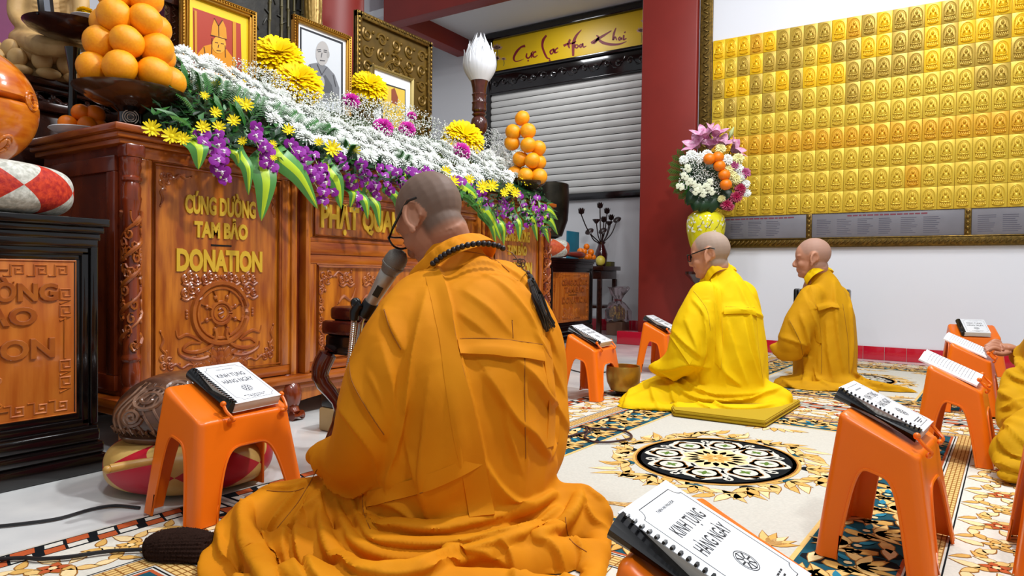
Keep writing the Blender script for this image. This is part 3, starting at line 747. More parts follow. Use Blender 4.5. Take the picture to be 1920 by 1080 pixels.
def make_carpet():
    hx, hy = 1.04, 1.36; rr = random.Random(5)
    t = thing('patterned_carpet', 'cream carpet', 'carpet', (0, 0, 0))
    MB().box(-hx, hx, -hy, hy, 0, RZ[0], 0.001).build('carpet_base', RC[CR], t)
    def L(x, y, a, u, v): return (x + u * math.cos(a) - v * math.sin(a), y + u * math.sin(a) + v * math.cos(a))
    m = MB(); ringband(m, 0.955, 1.275, 1.03, 1.35, BK, 1)
    for x, y, a, k in loop_pts(0.9925, 1.3125, 0.06):
        if k % 2: rpoly(m, [L(x, y, a, *p) for p in ((-0.028, -0.033), (0.022, -0.033), (0.032, 0.0), (-0.018, 0.0))], RE, 2); rpoly(m, [L(x, y, a, *p) for p in ((-0.01, 0.005), (0.034, 0.005), (0.04, 0.03), (-0.004, 0.03))], WH, 2)
        else: rpoly(m, [L(x, y, a, *p) for p in ((-0.028, -0.028), (0.012, -0.028), (0.02, -0.004), (-0.02, -0.004))], WH, 2); rpoly(m, [L(x, y, a, *p) for p in ((-0.02, 0.002), (0.024, 0.002), (0.032, 0.034), (-0.012, 0.034))], RE, 2)
    m.build('chain_border', RC, t, smooth=False)
    m = MB(); ringband(m, 0.765, 1.085, 0.955, 1.275, WH, 1)
    for x, y, a, k in loop_pts(0.86, 1.18, 0.17):
        s = 1 if k % 2 else -1
        for q in range(9):
            ph = q * 0.62; rad = 0.066 - 0.005 * q
            px, py = L(x, y, a, -0.03 + rad * math.cos(ph), s * rad * math.sin(ph) * 0.95)
            tear(m, px, py, a + s * (ph + PI / 2), 0.048, 0.013, [GO, TA, SA][q % 3], 4, 0.2 * s, BR)
        for q in range(5): tear(m, *L(x, y, a, 0.055, 0), a + q * 2 * PI / 5 + 0.3, 0.034, 0.011, RE if k % 2 else GO, 6, 0, BR)
        disc(m, *L(x, y, a, 0.055, 0), 0.009, SA, 7, 8)
        for q in (-1, 1):
            tear(m, *L(x, y, a, 0.03, q * 0.03), a + q * 0.9, 0.066, 0.016, SA, 4, q * 0.3, BR); tear(m, *L(x, y, a, -0.06, q * 0.055), a + q * 2.6, 0.05, 0.011, GO, 4, -q * 0.3, BR)
    m.build('floral_band', RC, t, smooth=False)
    m = MB(); ringband(m, 0.685, 1.005, 0.765, 1.085, WH, 1); ringband(m, 0.700, 1.020, 0.752, 1.072, TA, 2)
    for d in (0.690, 0.758): ringband(m, d, d + 0.32, d + 0.004, d + 0.324, BK, 3)
    for d in (0.700, 0.713, 0.726, 0.739, 0.750): ringband(m, d, d + 0.32, d + 0.003, d + 0.323, BR, 3)
    for x, y, a, k in loop_pts(0.726, 1.046, 0.026): rpoly(m, [L(x, y, a, *p) for p in ((-0.0016, -0.025), (0.0016, -0.025), (0.0016, 0.025), (-0.0016, 0.025))], BR, 4)
    m.build('lattice_band', RC, t, smooth=False)
    m = MB(); ringband(m, 0.465, 0.785, 0.685, 1.005, TE, 1); ringband(m, 0.455, 0.775, 0.468, 0.788, TA, 2); ringband(m, 0.676, 0.996, 0.685, 1.005, RE, 2)
    for x, y, a, k in loop_pts(0.575, 0.895, 0.125):
        s = 1 if k % 2 else -1
        disc(m, *L(x, y, a, 0.03 * s, -0.055 * s), 0.05, BK, 2, 9, 0.035); disc(m, *L(x, y, a, -0.03, 0.06 * s), 0.045, BL if k % 3 == 0 else BK, 2, 9, 0.03)
        for q in range(8):
            ph = q * 0.7; rad = 0.075 - 0.007 * q
            tear(m, *L(x, y, a, rad * math.cos(ph), s * rad * math.sin(ph)), a + s * (ph + 1.2 + 0.5 * (q % 2)), 0.074, 0.018, [GO, TA, SA][q % 3], 5, 0.35 * s, BR)
        for q in range(5): tear(m, *L(x, y, a, -0.02, -s * 0.02), a - s * (0.4 + q * 0.5), 0.088, 0.014, [TA, GO][q % 2], 7, 0.2, BR)
        tear(m, *L(x, y, a, 0.0, 0), a + rr.uniform(-1, 1), 0.05, 0.010, BL, 8); disc(m, *L(x, y, a, -0.015, 0.0), 0.010, SA, 8, 8)
    m.build('teal_leaf_band', RC, t, smooth=False)
    # central medallion
    m = MB(); A, B = 0.30, 0.36
    for k in range(96):
        a = 2 * PI * k / 96; q = (1.0 if k % 2 else 1.12) + 0.10 * math.cos(6 * a + 0.4)
        x, y = A * q * math.cos(a), B * q * math.sin(a)
        tear(m, x, y, a + (0.9 if k % 2 else -0.9) + rr.uniform(-.3, .3), 0.075 + 0.05 * rr.random(), 0.018, [GO, TA, SA][k % 3], 2, rr.uniform(-.5, .5), BR)
    for k in range(12):
        a = 2 * PI * k / 12 + 0.2
        disc(m, A * 1.05 * math.cos(a), B * 1.05 * math.sin(a), 0.03, TE if k % 2 else BK, 3, 8)
        for q in (-1, 0, 1): tear(m, A * 1.02 * math.cos(a), B * 1.02 * math.sin(a), a + q * 0.7, 0.085, 0.016, [GO, TA][abs(q)], 4, q * 0.3, BR)
    disc(m, 0, 0, 0.292, GO, 5, 40, 0.345); disc(m, 0, 0, 0.282, BR, 6, 40, 0.335); disc(m, 0, 0, 0.276, SA, 6, 40, 0.33); 
    disc(m, 0, 0, 0.262, BK, 7, 40, 0.315)
    for k in range(16):
        a = 2 * PI * (k + 0.5) / 16
        for s in (-1, 1): tear(m, 0.245 * math.cos(a), 0.295 * math.sin(a), a + PI / 2 + s * 1.0 + (PI if s < 0 else 0), 0.05, 0.010, WH, 8, 0.4 * s)
        disc(m, 0.228 * math.cos(a), 0.275 * math.sin(a), 0.008, WH, 8, 8)
    for k in range(8):
        a = 2 * PI * k / 8 + 0.2; x, y = 0.176 * math.cos(a), 0.212 * math.sin(a)
        disc(m, x, y, 0.078, WH, 8, 20, None, 5, 0.10); disc(m, x, y, 0.058, BR, 9, 20, None, 5, 0.1); disc(m, x, y, 0.054, SA, 9, 20, None, 5, 0.1)
        disc(m, x, y, 0.042, WH, 10, 14); 
        for q in range(4): tear(m, x, y, a + q * PI / 2, 0.026, 0.008, GR, 11)
    disc(m, 0, 0, 0.122, WH, 9, 32, 0.14, 8, 0.1); disc(m, 0, 0, 0.112, SA, 10, 32, 0.13, 8, 0.12)
    for k in range(16): a = 2 * PI * k / 16; tear(m, 0.055 * math.cos(a), 0.06 * math.sin(a), a, 0.055, 0.012, MA if k % 2 else RE, 10, 0)
    for k in range(8): a = 2 * PI * k / 8; tear(m, 0.008 * math.cos(a), 0.008 * math.sin(a), a, 0.062, 0.016, GO, 11); 
    m.build('medallion', RC, t, smooth=False)
    # small corner sprays in the field
    m = MB()
    for sx in (-1, 1):
        for sy in (-1, 1):
            for q in range(9):
                a = math.atan2(-sy, -sx) + (q - 4) * 0.35
                tear(m, sx * 0.40, sy * 0.72, a, 0.10 - 0.008 * abs(q - 4), 0.014, [GO, TA, SA][q % 3], 3, 0.3 * (1 if q > 4 else -1), BR)
    for s in (-1, 1):
        for q in range(11):
            a = (0 if s > 0 else PI) + 0; tear(m, (q - 5) * 0.022, s * 0.69, s * (PI / 2) + (q - 5) * 0.28 + PI, 0.09 - 0.006 * abs(q - 5), 0.013, [GO, TA, SA][q % 3], 3, 0, BR)
    m.build('field_sprays', RC, t, smooth=False)
    return t
rug = make_carpet()
rug.location = (-0.745, 2.54, 0); rug.rotation_euler = (0, 0, math.radians(-3.0))
rug['label'] = 'cream carpet with round floral medallion and teal leaf border in mid floor'
r2 = copy_tree(rug); r2.location = (-0.88, -0.19, 0); r2['label'] = 'nearest patterned carpet lying under the stool beside the wooden fish'
r3 = copy_tree(rug); r3.location = (-0.62, 5.12, 0); r3.scale = (1, 0.88, 1); r3['label'] = 'far patterned carpet reaching the red skirting tiles of the gold wall'
for q in (rug, r2, r3): q['group'] = 'patterned carpets'
# ================================================================== slanted orange stools and spiral-bound books
def make_stool_mesh():
    # footprint and top corners (x: slope axis, high at -x), four panels with arched openings, bevelled and thickened
    bx, by, tx, ty = 0.127, 0.182, 0.088, 0.148
    ZH, ZL = 0.346, 0.268
    def corner(sx, sy, h):   # h 0 floor .. 1 top
        zt = ZH if sx < 0 else ZL
        return Vector((sx * (bx + (tx - bx) * h), sy * (by + (ty - by) * h), zt * h))
    bm = bmesh.new(); RT, RC_ = 0.013, 0.020
    SL_ = [0, .035, .07, .11, .2, .35, .5, .65, .8, .89, .93, .965, 1.0]; NV = 14; FR = [0, .1, .2, .3, .42, .6, .8, 1.0]
    def rnd(p):
        """round the vertical corners: rectangle outline -> rounded rectangle at that height"""
        zt = ZH + (ZL - ZH) * (p.x + tx) / (2 * tx); h = min(1.0, max(0.0, p.z / zt)); ax, ay = bx + (tx - bx) * h, by + (ty - by) * h
        sx, sy = (1 if p.x >= 0 else -1), (1 if p.y >= 0 else -1); x, y = abs(p.x), abs(p.y)
        if x > ax - RC_ and y > ay - RC_:
            th = (x - (ax - RC_)) / RC_ * PI / 4 if ay - y < ax - x + 1e-6 and abs(y - ay) < 0.004 else PI / 2 - (y - (ay - RC_)) / RC_ * PI / 4
            x, y = ax - RC_ + RC_ * math.sin(th), ay - RC_ + RC_ * math.cos(th)
        return Vector((sx * x, sy * y, p.z))
    def panel(c0, c1, lw):
        def S(s, h): return c0(h) * (1 - s) + c1(h) * s
        outer = [(0, k / NV) for k in range(NV)] + [(q, 1) for q in SL_] + [(1, 1 - (k + 1) / NV) for k in range(NV)]
        N = len(outer) - 1; inner = []
        for k in range(N + 1):
            t = k / N; a = PI * (1 - t); e = 0.42; ca, sa = math.cos(a), max(0.0, math.sin(a))
            ix = 0.5 + (0.5 - lw) * (abs(ca) ** e) * (1 if ca > 0 else -1); iz = 0.735 * (sa ** 0.55); ix = 0.5 + (ix - 0.5) * (1 - 0.30 * iz)
            inner.append((ix, iz))
        rings = [[bm.verts.new(rnd(S(o[0] + (i[0] - o[0]) * f, o[1] + (i[1] - o[1]) * f))) for o, i in zip(outer, inner)] for f in FR]
        for q in range(len(FR) - 1):
            for k in range(N): bm.faces.new((rings[q][k], rings[q][k + 1], rings[q + 1][k + 1], rings[q + 1][k]))
        return [S(*i) for i in inner]
    ZH -= RT; ZL -= RT
    def corner(sx, sy, h): return Vector((sx * (bx + (tx - bx) * h), sy * (by + (ty - by) * h), (ZH if sx < 0 else ZL) * h))
    C = {(sx, sy): (lambda h, sx=sx, sy=sy: corner(sx, sy, h)) for sx in (-1, 1) for sy in (-1, 1)}
    rims = [panel(C[(1, -1)], C[(1, 1)], 0.165), panel(C[(1, 1)], C[(-1, 1)], 0.20), panel(C[(-1, 1)], C[(-1, -1)], 0.165), panel(C[(-1, -1)], C[(1, -1)], 0.20)]
    bmesh.ops.remove_doubles(bm, verts=bm.verts[:], dist=0.0003)
    zt = lambda x: (ZH + ZL) / 2 + (ZL - ZH) / (2 * tx) * x
    top = [v for v in bm.verts if v.is_boundary and abs(v.co.z - zt(v.co.x)) < 0.006]
    top.sort(key=lambda v: math.atan2(v.co.y / ty, v.co.x / tx))
    prev = top
    for k in range(1, 5):
        ph = PI / 2 * k / 4; ins, upz = RT * (1 - math.cos(ph)), RT * math.sin(ph); cur = []
        for v in top: cur.append(bm.verts.new((v.co.x * (1 - ins / tx), v.co.y * (1 - ins / ty), v.co.z + upz)))
        n = len(top)
        for i in range(n): bm.faces.new((prev[i], prev[(i + 1) % n], cur[(i + 1) % n], cur[i]))
        prev = cur
    bm.faces.new(prev)
    bmesh.ops.recalc_face_normals(bm, faces=bm.faces[:])
    me = bpy.data.meshes.new('shell'); bm.to_mesh(me); bm.free()
    o = bpy.data.objects.new('tmp', me); COL.objects.link(o)
    md = o.modifiers.new('s', 'SOLIDIFY'); md.thickness = 0.0045; md.offset = -1
    e = bpy.data.meshes.new_from_object(o.evaluated_get(bpy.context.evaluated_depsgraph_get()))
    mb = MB(); mb.add([v.co.copy() for v in e.vertices], [list(p.vertices) for p in e.polygons])
    bpy.data.objects.remove(o); bpy.data.meshes.remove(me); bpy.data.meshes.remove(e)
    for rm in rims: mb.tube(rm, 0.0042, 5)
    out = mb.mesh('shell', M['orangeplastic'], True, 45)
    return out
STOOL_ME = make_stool_mesh()
SLOPE = math.atan2(0.346 - 0.268, 2 * 0.088)
_c = MB()
_c.tube(catmull([(0.092, 0.0, -0.010), (0.094, 0.004, 0.004), (0.075, 0.010, 0.012), (0.055, 0.010, 0.022)], 5), 0.0045, 7)
_c.ball((0.053, 0.010, 0.024), 0.0085, 8, 6); _c.ball((0.092, 0.0, -0.006), (0.007, 0.014, 0.007), 8, 6)
CLIP_ME = _c.mesh('book_clip', M['orangeplastic'])
STOOLS = []
def stool(x, y, rz, label, clips=True, cv=0.0):
    t = thing('plastic_stool', label, 'stool', (x, y, 0.0096), rz, 'slanted orange plastic stools')
    link('shell', STOOL_ME, t)
    if clips:
        for s in (-1, 1): link('book_clip', CLIP_ME, t, (0.016, cv + s * 0.088, 0.304), (0, SLOPE, 0), (1, s, 1))
    return t
M['spine'] = mat('comb_spine', '#08080A', 0.22)
M['paper'] = mat('page_edges', '#D8CFC4', 0.8, noise_amt=0.06, nscale=60, stretch=(1, 1, 30))
M['cover'] = mat('book_cover_white', '#E6E8EC', 0.35, coat=0.2)
BW, BL_, BT = 0.162, 0.205, 0.029
def book_meshes():
    # local: text up = -x, right = +y; lies on z=0
    pages = MB().box(-BL_ / 2, BL_ / 2, -BW / 2 + 0.006, BW / 2, 0.001, BT - 0.001, 0.0008)
    cov = MB().box(-BL_ / 2 - 0.001, BL_ / 2 + 0.001, -BW / 2 + 0.004, BW / 2 + 0.001, BT - 0.001, BT + 0.0006, 0.0003)
    cov.box(-BL_ / 2 - 0.001, BL_ / 2 + 0.001, -BW / 2 + 0.004, BW / 2 + 0.001, 0, 0.001)
    sp = MB(); sp.tube([(-BL_ / 2 + 0.003, -BW / 2 + 0.004, BT / 2), (BL_ / 2 - 0.003, -BW / 2 + 0.004, BT / 2)], BT / 2 + 0.004, 14)
    for k in range(19):
        x = -BL_ / 2 + 0.010 + k * (BL_ - 0.02) / 18
        sp.tube([(x, -BW / 2 + 0.0, BT + 0.0035), (x, -BW / 2 + 0.009, BT + 0.003), (x, -BW / 2 + 0.013, BT + 0.0008)], 0.0022, 5)
    pt = MB(); z = BT + 0.0007
    ax_ = lambda x, y: axes((x, y, z), (0, 1, 0), (-1, 0, 0))
    def line(p, q, w_=0.0005):
        p, q = Vector(p), Vector(q); d = (q - p).normalized(); n = Vector((-d.y, d.x)) * w_
        pt.add([(a.x, a.y, z + 0.00015) for a in (p + n, p - n, q - n, q + n)], [(0, 1, 2, 3)])
    x0, x1, y0, y1, c = -BL_ / 2 + 0.012, BL_ / 2 - 0.012, -BW / 2 + 0.026, BW / 2 - 0.008, 0.014
    line((x0 + c, y0), (x1 - c, y0)); line((x0 + c, y1), (x1 - c, y1)); line((x0, y0 + c), (x0, y1 - c)); line((x1, y0 + c), (x1, y1 - c))
    for cx, cy, a0 in ((x0, y0, 0), (x1, y0, PI / 2), (x1, y1, PI), (x0, y1, -PI / 2)):
        for k in range(5):
            a, b2 = a0 + PI / 2 * k / 5, a0 + PI / 2 * (k + 1) / 5
            line((cx + c * math.cos(a), cy + c * math.sin(a)), (cx + c * math.cos(b2), cy + c * math.sin(b2)))
    ym = 0.009
    text_mb('KINH TỤNG', 0.0275, ax_(-0.040, ym), 0.0001, mb=pt, sx=0.62, bold=0.0002); text_mb('HÀNG NGÀY', 0.0275, ax_(-0.006, ym), 0.0001, mb=pt, sx=0.62, bold=0.0002)
    text_mb('THIEN AN PAGODA', 0.0062, ax_(-0.074, ym), 0.0001, mb=pt)
    for r_ in (0.0165, 0.0135, 0.004):
        P = [(0.037 + r_ * math.cos(2 * PI * k / 24), ym + r_ * math.sin(2 * PI * k / 24)) for k in range(25)]
        for k in range(24): line(P[k], P[k + 1], 0.0005)
    for k in range(8):
        a = k * PI / 4; line((0.037 + 0.004 * math.cos(a), ym + 0.004 * math.sin(a)), (0.037 + 0.0145 * math.cos(a), ym + 0.0145 * math.sin(a)), 0.0011)
    for i, (xx, w_) in enumerate(((0.073, 0.072), (0.079, 0.05), (0.084, 0.025))):
        yy = ym - w_ / 2; rr = random.Random(i)
        while yy < ym + w_ / 2:
            l = 0.003 + 0.006 * rr.random(); line((xx, yy), (xx, yy + l), 0.0012); yy += l + 0.002
    return pages.mesh('pages', M['paper']), cov.mesh('cover', M['cover']), sp.mesh('comb_spine', M['spine']), pt.mesh('cover_print', M['ink'], False)
BOOK = book_meshes()
def seat_matrix(t, u=0.0, v=0.0, lift=0.0):
    """frame on the slanted stool top: u along the slope (down), v across"""
    return PM(t) @ Matrix.Translation((0, 0, 0.307)) @ Matrix.Rotation(SLOPE, 4, 'Y') @ Matrix.Translation((u, v, lift))
def put(o, Mx): o.matrix_world = Mx; o.rotation_euler = Mx.to_euler(); o.location = Mx.translation
def closed_book(t, label, u=0, v=0, rz=0.0):
    r = thing('prayer_book', label, 'book', group='spiral bound prayer books')
    put(r, seat_matrix(t, u, v, 0.0055) @ Matrix.Rotation(rz, 4, 'Z'))
    for n, me in zip(('pages', 'cover', 'comb_spine', 'cover_print'), BOOK): link(n, me, r)
    return r
def open_book_meshes():
    hw = 0.150; a = MB()
    def top(s, v): # s -1..1 across
        q = abs(s); return 0.004 + 0.016 * math.sin(min(1, q * 1.25) * PI) ** 0.8 * (1 - 0.3 * q) + 0.006 * (1 - q)
    a.grid(lambda u, v: Vector((-BL_ / 2 + BL_ * v, (u * 2 - 1) * hw, top(u * 2 - 1, v))), 25, 2)
    a.grid(lambda u, v: Vector((-BL_ / 2 + BL_ * v, (1 - u * 2) * hw, 0)), 2, 2)
    for v in (0, 1):
        x = -BL_ / 2 + BL_ * v
        P = [(x, (k / 12 - 1) * hw, top(k / 12 - 1, v)) for k in range(25)]
        vs = P + [(x, p[1], 0) for p in P]; a.add(vs, [(k, k + 1, 26 + k, 25 + k) for k in range(24)])
    for s in (-1, 1): a.add([(-BL_ / 2, s * hw, 0), (BL_ / 2, s * hw, 0), (BL_ / 2, s * hw, top(s, 0)), (-BL_ / 2, s * hw, top(s, 0))], [(0, 1, 2, 3)])
    ln = MB(); rr = random.Random(2)
    for side in (-1, 1):
        for l in range(15):
            x = -BL_ / 2 + 0.025 + l * 0.0108; y0 = side * 0.5 - 0.36; y1 = y0 + 0.5 + 0.22 * rr.random(); y = y0
            while y < y1:
                e = min(y1, y + 0.03 + 0.06 * rr.random())
                ln.add([(x + dx, yy * hw, top(yy, 0) + 0.0005) for dx, yy in ((0, y), (0.0026, y), (0.0026, e), (0, e))], [(0, 1, 2, 3)]); y = e + 0.02
    return a.mesh('open_pages', M['white'], True, 60), ln.mesh('text_lines', M['greyink'], False)
M['greyink'] = mat('faint_print', '#A2A2A6', 0.7)
OPENB = open_book_meshes()
def open_book(t, label, u=0, v=0, sy=1.0):
    r = thing('prayer_book', label, 'book', group='spiral bound prayer books')
    put(r, seat_matrix(t, u, v, 0.001))
    link('open_pages', OPENB[0], r, sc=(1, sy, 1.5)); link('text_lines', OPENB[1], r, sc=(1, sy, 1.5))
    return r
R_ = math.radians
sL = stool(-1.765, 1.215, R_(1), 'orange plastic stool beside the carved wooden fish', True, 0.03)
closed_book(sL, 'white spiral bound prayer book on the stool beside the wooden fish', -0.018, 0.03, R_(2))
sR = stool(-0.140, 1.965, R_(-6), 'orange plastic stool in the right foreground with a black-spined book')
closed_book(sR, 'prayer book with thick black comb spine on the right foreground stool', -0.03, 0.02, R_(0))
sF = stool(-0.2365, 0.862, R_(0), 'orange plastic stool cut off by the bottom edge of the picture', False, -0.033)
closed_book(sF, 'large prayer book showing its cover title at the bottom edge', -0.02, -0.033, R_(0))
s2 = stool(0.0, 3.155, R_(-4), 'orange plastic stool holding a thick open book, nearer of the two with open books')
open_book(s2, 'thick open prayer book on the stool before the yellow-robed knees', -0.03, 0.0, 0.72)
s3 = stool(0.06, 4.30, R_(-4), 'orange plastic stool with the open book the hand rests on')
open_book(s3, 'open prayer book touched by the hand at the right edge', -0.03, 0.0, 0.72)
s4 = stool(0.09, 5.95, R_(-78), 'farthest orange plastic stool at right, by the red skirting', False)
closed_book(s4, 'small closed prayer book on the farthest right stool', -0.01, 0.0, R_(0))
sC = stool(-1.72, 3.47, R_(2), 'orange plastic stool between the seated monk in front and the brass bowl')
closed_book(sC, 'prayer book on the stool beside the brass singing bowl', -0.02, 0.0)
sC2 = stool(-1.77, 4.68, R_(0), 'orange plastic stool half hidden behind the bright yellow robe')
closed_book(sC2, 'prayer book on the stool in front of the bright yellow robed monk', -0.02, 0.0)
sE = stool(0.245, 2.06, R_(0), 'orange plastic stool cut off at the right edge of the picture', False)
# ================================================================== people
def pd(px, py, D):
    d = ray(px, py); return CPOS + d * (D / F_PX)
def chain(mb, pts, seg=14):
    """tapered capsule chain; each point (px, py, depth, radius px)"""
    P = [pd(a[0], a[1], a[2]) for a in pts]; R = [a[3] * a[2] / F_PX for a in pts]
    if len(P) == 1: mb.ball(P[0], R[0], 18, 12); return
    n = 6; Q = catmull(P, n); RR = []
    for i in range(len(Q)):
        t = i / n; k = min(int(t), len(R) - 2); RR.append(R[k] + (R[k + 1] - R[k]) * (t - k))
    mb.tube(Q, RR, seg, cap=True); 
    mb.ball(Q[0], RR[0] * 0.995, seg, 8); mb.ball(Q[-1], RR[-1] * 0.995, seg, 8)
class Surf:
    def __init__(s, vs, fs): s.t = BVHTree.FromPolygons(vs, fs)
    def hit(s, px, py):
        d = ray(px, py).normalized(); r = s.t.ray_cast(CPOS, d)
        return (r[0], r[1]) if r[0] is not None else (None, None)
def drape_line(S, pts, n=7):
    out = []
    last = None
    for q in catmull([Vector((p[0], p[1], 0)) for p in pts], n):
        h, nn = S.hit(q.x, q.y)
        if h is not None: out.append((h, nn))
    return out
def add_folds(mb, S, folds):
    for pts, r0, sink in folds:
        L = drape_line(S, pts)
        if len(L) < 4: continue
        n = len(L); P, R = [], []
        for i, (h, nn) in enumerate(L):
            t = i / (n - 1); D = (h - CPOS).length
            r = r0 * D / F_PX * (0.35 + 0.65 * math.sin(PI * min(1, max(0, t * 0.9 + 0.05))) ** 0.6)
            P.append(h - nn * (r * sink)); R.append(r)
        # even out the path
        for _ in range(3): P = [P[0]] + [(P[i - 1] + P[i] * 2 + P[i + 1]) / 4 for i in range(1, n - 1)] + [P[-1]]
        mb.tube(P, R, 10)
import numpy as np
def ridge_displace(vs, nr, S, lines):
    """pleats: each line (px points, height px, width left, width right of travel, px) raises the cloth to a crest along it"""
    V3 = np.array([tuple(p) for p in vs]); N3 = np.array([tuple(n) for n in nr]); H = np.zeros(len(V3))
    for pts, amp, wl, wr in lines:
        L = drape_line(S, pts, 5)
        if len(L) < 3: continue
        P = np.array([tuple(h) for h, n in L]); Nn = np.array([tuple(n) for h, n in L]); k = 1.0 / F_PX; D = np.linalg.norm(P - np.array(tuple(CPOS)), axis=1).mean()
        a_, l_, r_ = amp * D * k, wl * D * k, wr * D * k; mw = max(l_, r_)
        lo, hi = P.min(0) - mw, P.max(0) + mw
        idx = np.where(np.all((V3 > lo) & (V3 < hi), axis=1))[0]
        if len(idx) == 0: continue
        Q = V3[idx]; best = np.full(len(idx), 9.0); sgn = np.zeros(len(idx)); tt = np.zeros(len(idx)); fac = np.zeros(len(idx)); ns = len(P) - 1
        for i in range(ns):
            A, B = P[i], P[i + 1]; d = B - A; L2_ = d.dot(d)
            if L2_ < 1e-12: continue
            t = np.clip((Q - A) @ d / L2_, 0, 1); C = A + t[:, None] * d; df = Q - C; dist = np.linalg.norm(df, axis=1); m = dist < best
            nn = Nn[i]; side = np.cross(nn, d / math.sqrt(L2_))
            best[m] = dist[m]; sgn[m] = (df @ side)[m]; tt[m] = ((i + t) / ns)[m]; fac[m] = (N3[idx] @ nn)[m]
        w = np.where(sgn > 0, l_, r_); x = np.clip(1 - best / w, 0, 1)
        h = a_ * (x ** 1.5) * np.sin(np.pi * np.clip(tt * 0.94 + 0.03, 0, 1)) ** 0.5 * (fac > 0.15)
        H[idx] = np.maximum(H[idx], h) + 0.35 * np.minimum(H[idx], h)
    for p, n, h in zip(vs, nr, H): p += n * float(h)
def make_robe(name, chains, folds, material, parent, voxel=0.012, fine=0.0065, s1=6, s2=3, crumple=0.003, cs=9.0, ridges=()):
    mb = MB()
    for c in chains: chain(mb, c)
    vs, fs = remesh(mb, voxel, s1)
    S = Surf(vs, fs)
    m2 = MB(); m2.add(vs, fs); add_folds(m2, S, folds)
    vs, fs = remesh(m2, fine, s2)
    tm = MB(); tm.add(vs, fs); tm = tm.mesh('tmp', MAT0, False); nr = [Vector(n.vector) for n in tm.vertex_normals]; bpy.data.meshes.remove(tm)
    if ridges: ridge_displace(vs, nr, Surf(vs, fs), ridges)
    for p, n in zip(vs, nr):
        q = Vector((p.x * cs, p.y * cs, p.z * cs * 0.5))
        p += n * (crumple * (1 - 2 * abs(noise.noise(q))) + 0.5 * crumple * (1 - 2 * abs(noise.noise(q * 2.3 + Vector((5, 1, 3))))))
        if p.z < 0.0102: p.z = 0.0102
    fs = [f for f in fs if any(vs[i].z > 0.0103 for i in f)]
    o = MB(); o.add(vs, fs); ob = o.build(name, material, parent, world=True, ang=80)
    return ob, Surf(vs, fs)
def cloth_strip(S, left, right, off, material, parent, name, n=8, thick=0.003, m=4, stitch=None):
    """a flat band of cloth laid on a robe between two edge lines"""
    L = catmull([Vector((p[0], p[1], 0)) for p in left], n); R = catmull([Vector((p[0], p[1], 0)) for p in right], n)
    N = max(len(L), len(R)); rs = lambda A: [A[min(len(A) - 1, round(i * (len(A) - 1) / (N - 1)))] for i in range(N)]
    L, R = rs(L), rs(R); rows = []; last = [None] * (m + 1)
    for i in range(N):
        row = []
        for k in range(m + 1):
            q = L[i].lerp(R[i], k / m); h, nn = S.hit(q.x, q.y)
            if h is None: row = None; break
            row.append((h + nn * (0.0012 + off * ((k / m) ** 1.5)), nn))
        if row: rows.append(row)
    if len(rows) < 3: return None
    G = [[r[k][0] for k in range(m + 1)] for r in rows]
    for _ in range(4):
        H = [r[:] for r in G]
        for i in range(1, len(G) - 1):
            for k in range(m + 1): H[i][k] = (G[i - 1][k] + 2 * G[i][k] + G[i + 1][k]) / 4
        G = H
    # keep above the robe
    b = MB(); w_ = m + 1; nr = len(G)
    top = [p for r in G for p in r]; bot = [G[i][k] - rows[i][k][1] * (thick + off * (k / m)) for i in range(nr) for k in range(w_)]
    fs = []
    o = nr * w_
    for i in range(nr - 1):
        for k in range(m):
            a = i * w_ + k; fs.append((a, a + 1, a + w_ + 1, a + w_)); fs.append((o + a, o + a + w_, o + a + w_ + 1, o + a + 1))
    for i in range(nr - 1):
        a = i * w_; fs.append((a, a + w_, o + a + w_, o + a)); a = i * w_ + m; fs.append((a, o + a, o + a + w_, a + w_))
    for k in range(m): fs.append((k, o + k, o + k + 1, k + 1)); a = (nr - 1) * w_ + k; fs.append((a, a + 1, o + a + 1, o + a))
    b.add(top + bot, fs)
    return b.build(name, material, parent, world=True, ang=50)
def seam(S, lines, r, material, parent, name='seam'):
    b = MB()
    for pts in lines:
        L = drape_line(S, pts, 8)
        if len(L) < 3: continue
        b.tube([h + nn * (r * 0.3) for h, nn in L], r, 5)
    return b.build(name, material, parent, world=True)
def skin_mat(name, skin, stub):
    m = mat(name, skin, 0.6, spec=0.3, sss=0.0, bump=0.05, bscale=300)
    nt = m.node_tree; bs = nt.nodes['Principled BSDF']
    at = nt.nodes.new('ShaderNodeAttribute'); at.attribute_name = 'stubble'
    mx = nt.nodes.new('ShaderNodeMix'); mx.data_type = 'RGBA'
    nz = nt.nodes.new('ShaderNodeTexNoise'); nz.inputs['Scale'].default_value = 600
    mu = nt.nodes.new('ShaderNodeMath'); mu.operation = 'MULTIPLY_ADD'; mu.inputs[1].default_value = 0.5; mu.inputs[2].default_value = 0.62
    m2 = nt.nodes.new('ShaderNodeMath'); m2.operation = 'MULTIPLY'; m2.use_clamp = True
    nt.links.new(nz.outputs['Fac'], mu.inputs[0]); nt.links.new(mu.outputs[0], m2.inputs[0]); nt.links.new(at.outputs['Fac'], m2.inputs[1])
    nt.links.new(m2.outputs[0], mx.inputs['Factor'])
    mx.inputs[6].default_value = (*lin(skin), 1); mx.inputs[7].default_value = (*lin(stub), 1)
    nt.links.new(mx.outputs[2], bs.inputs['Base Color'])
    return m
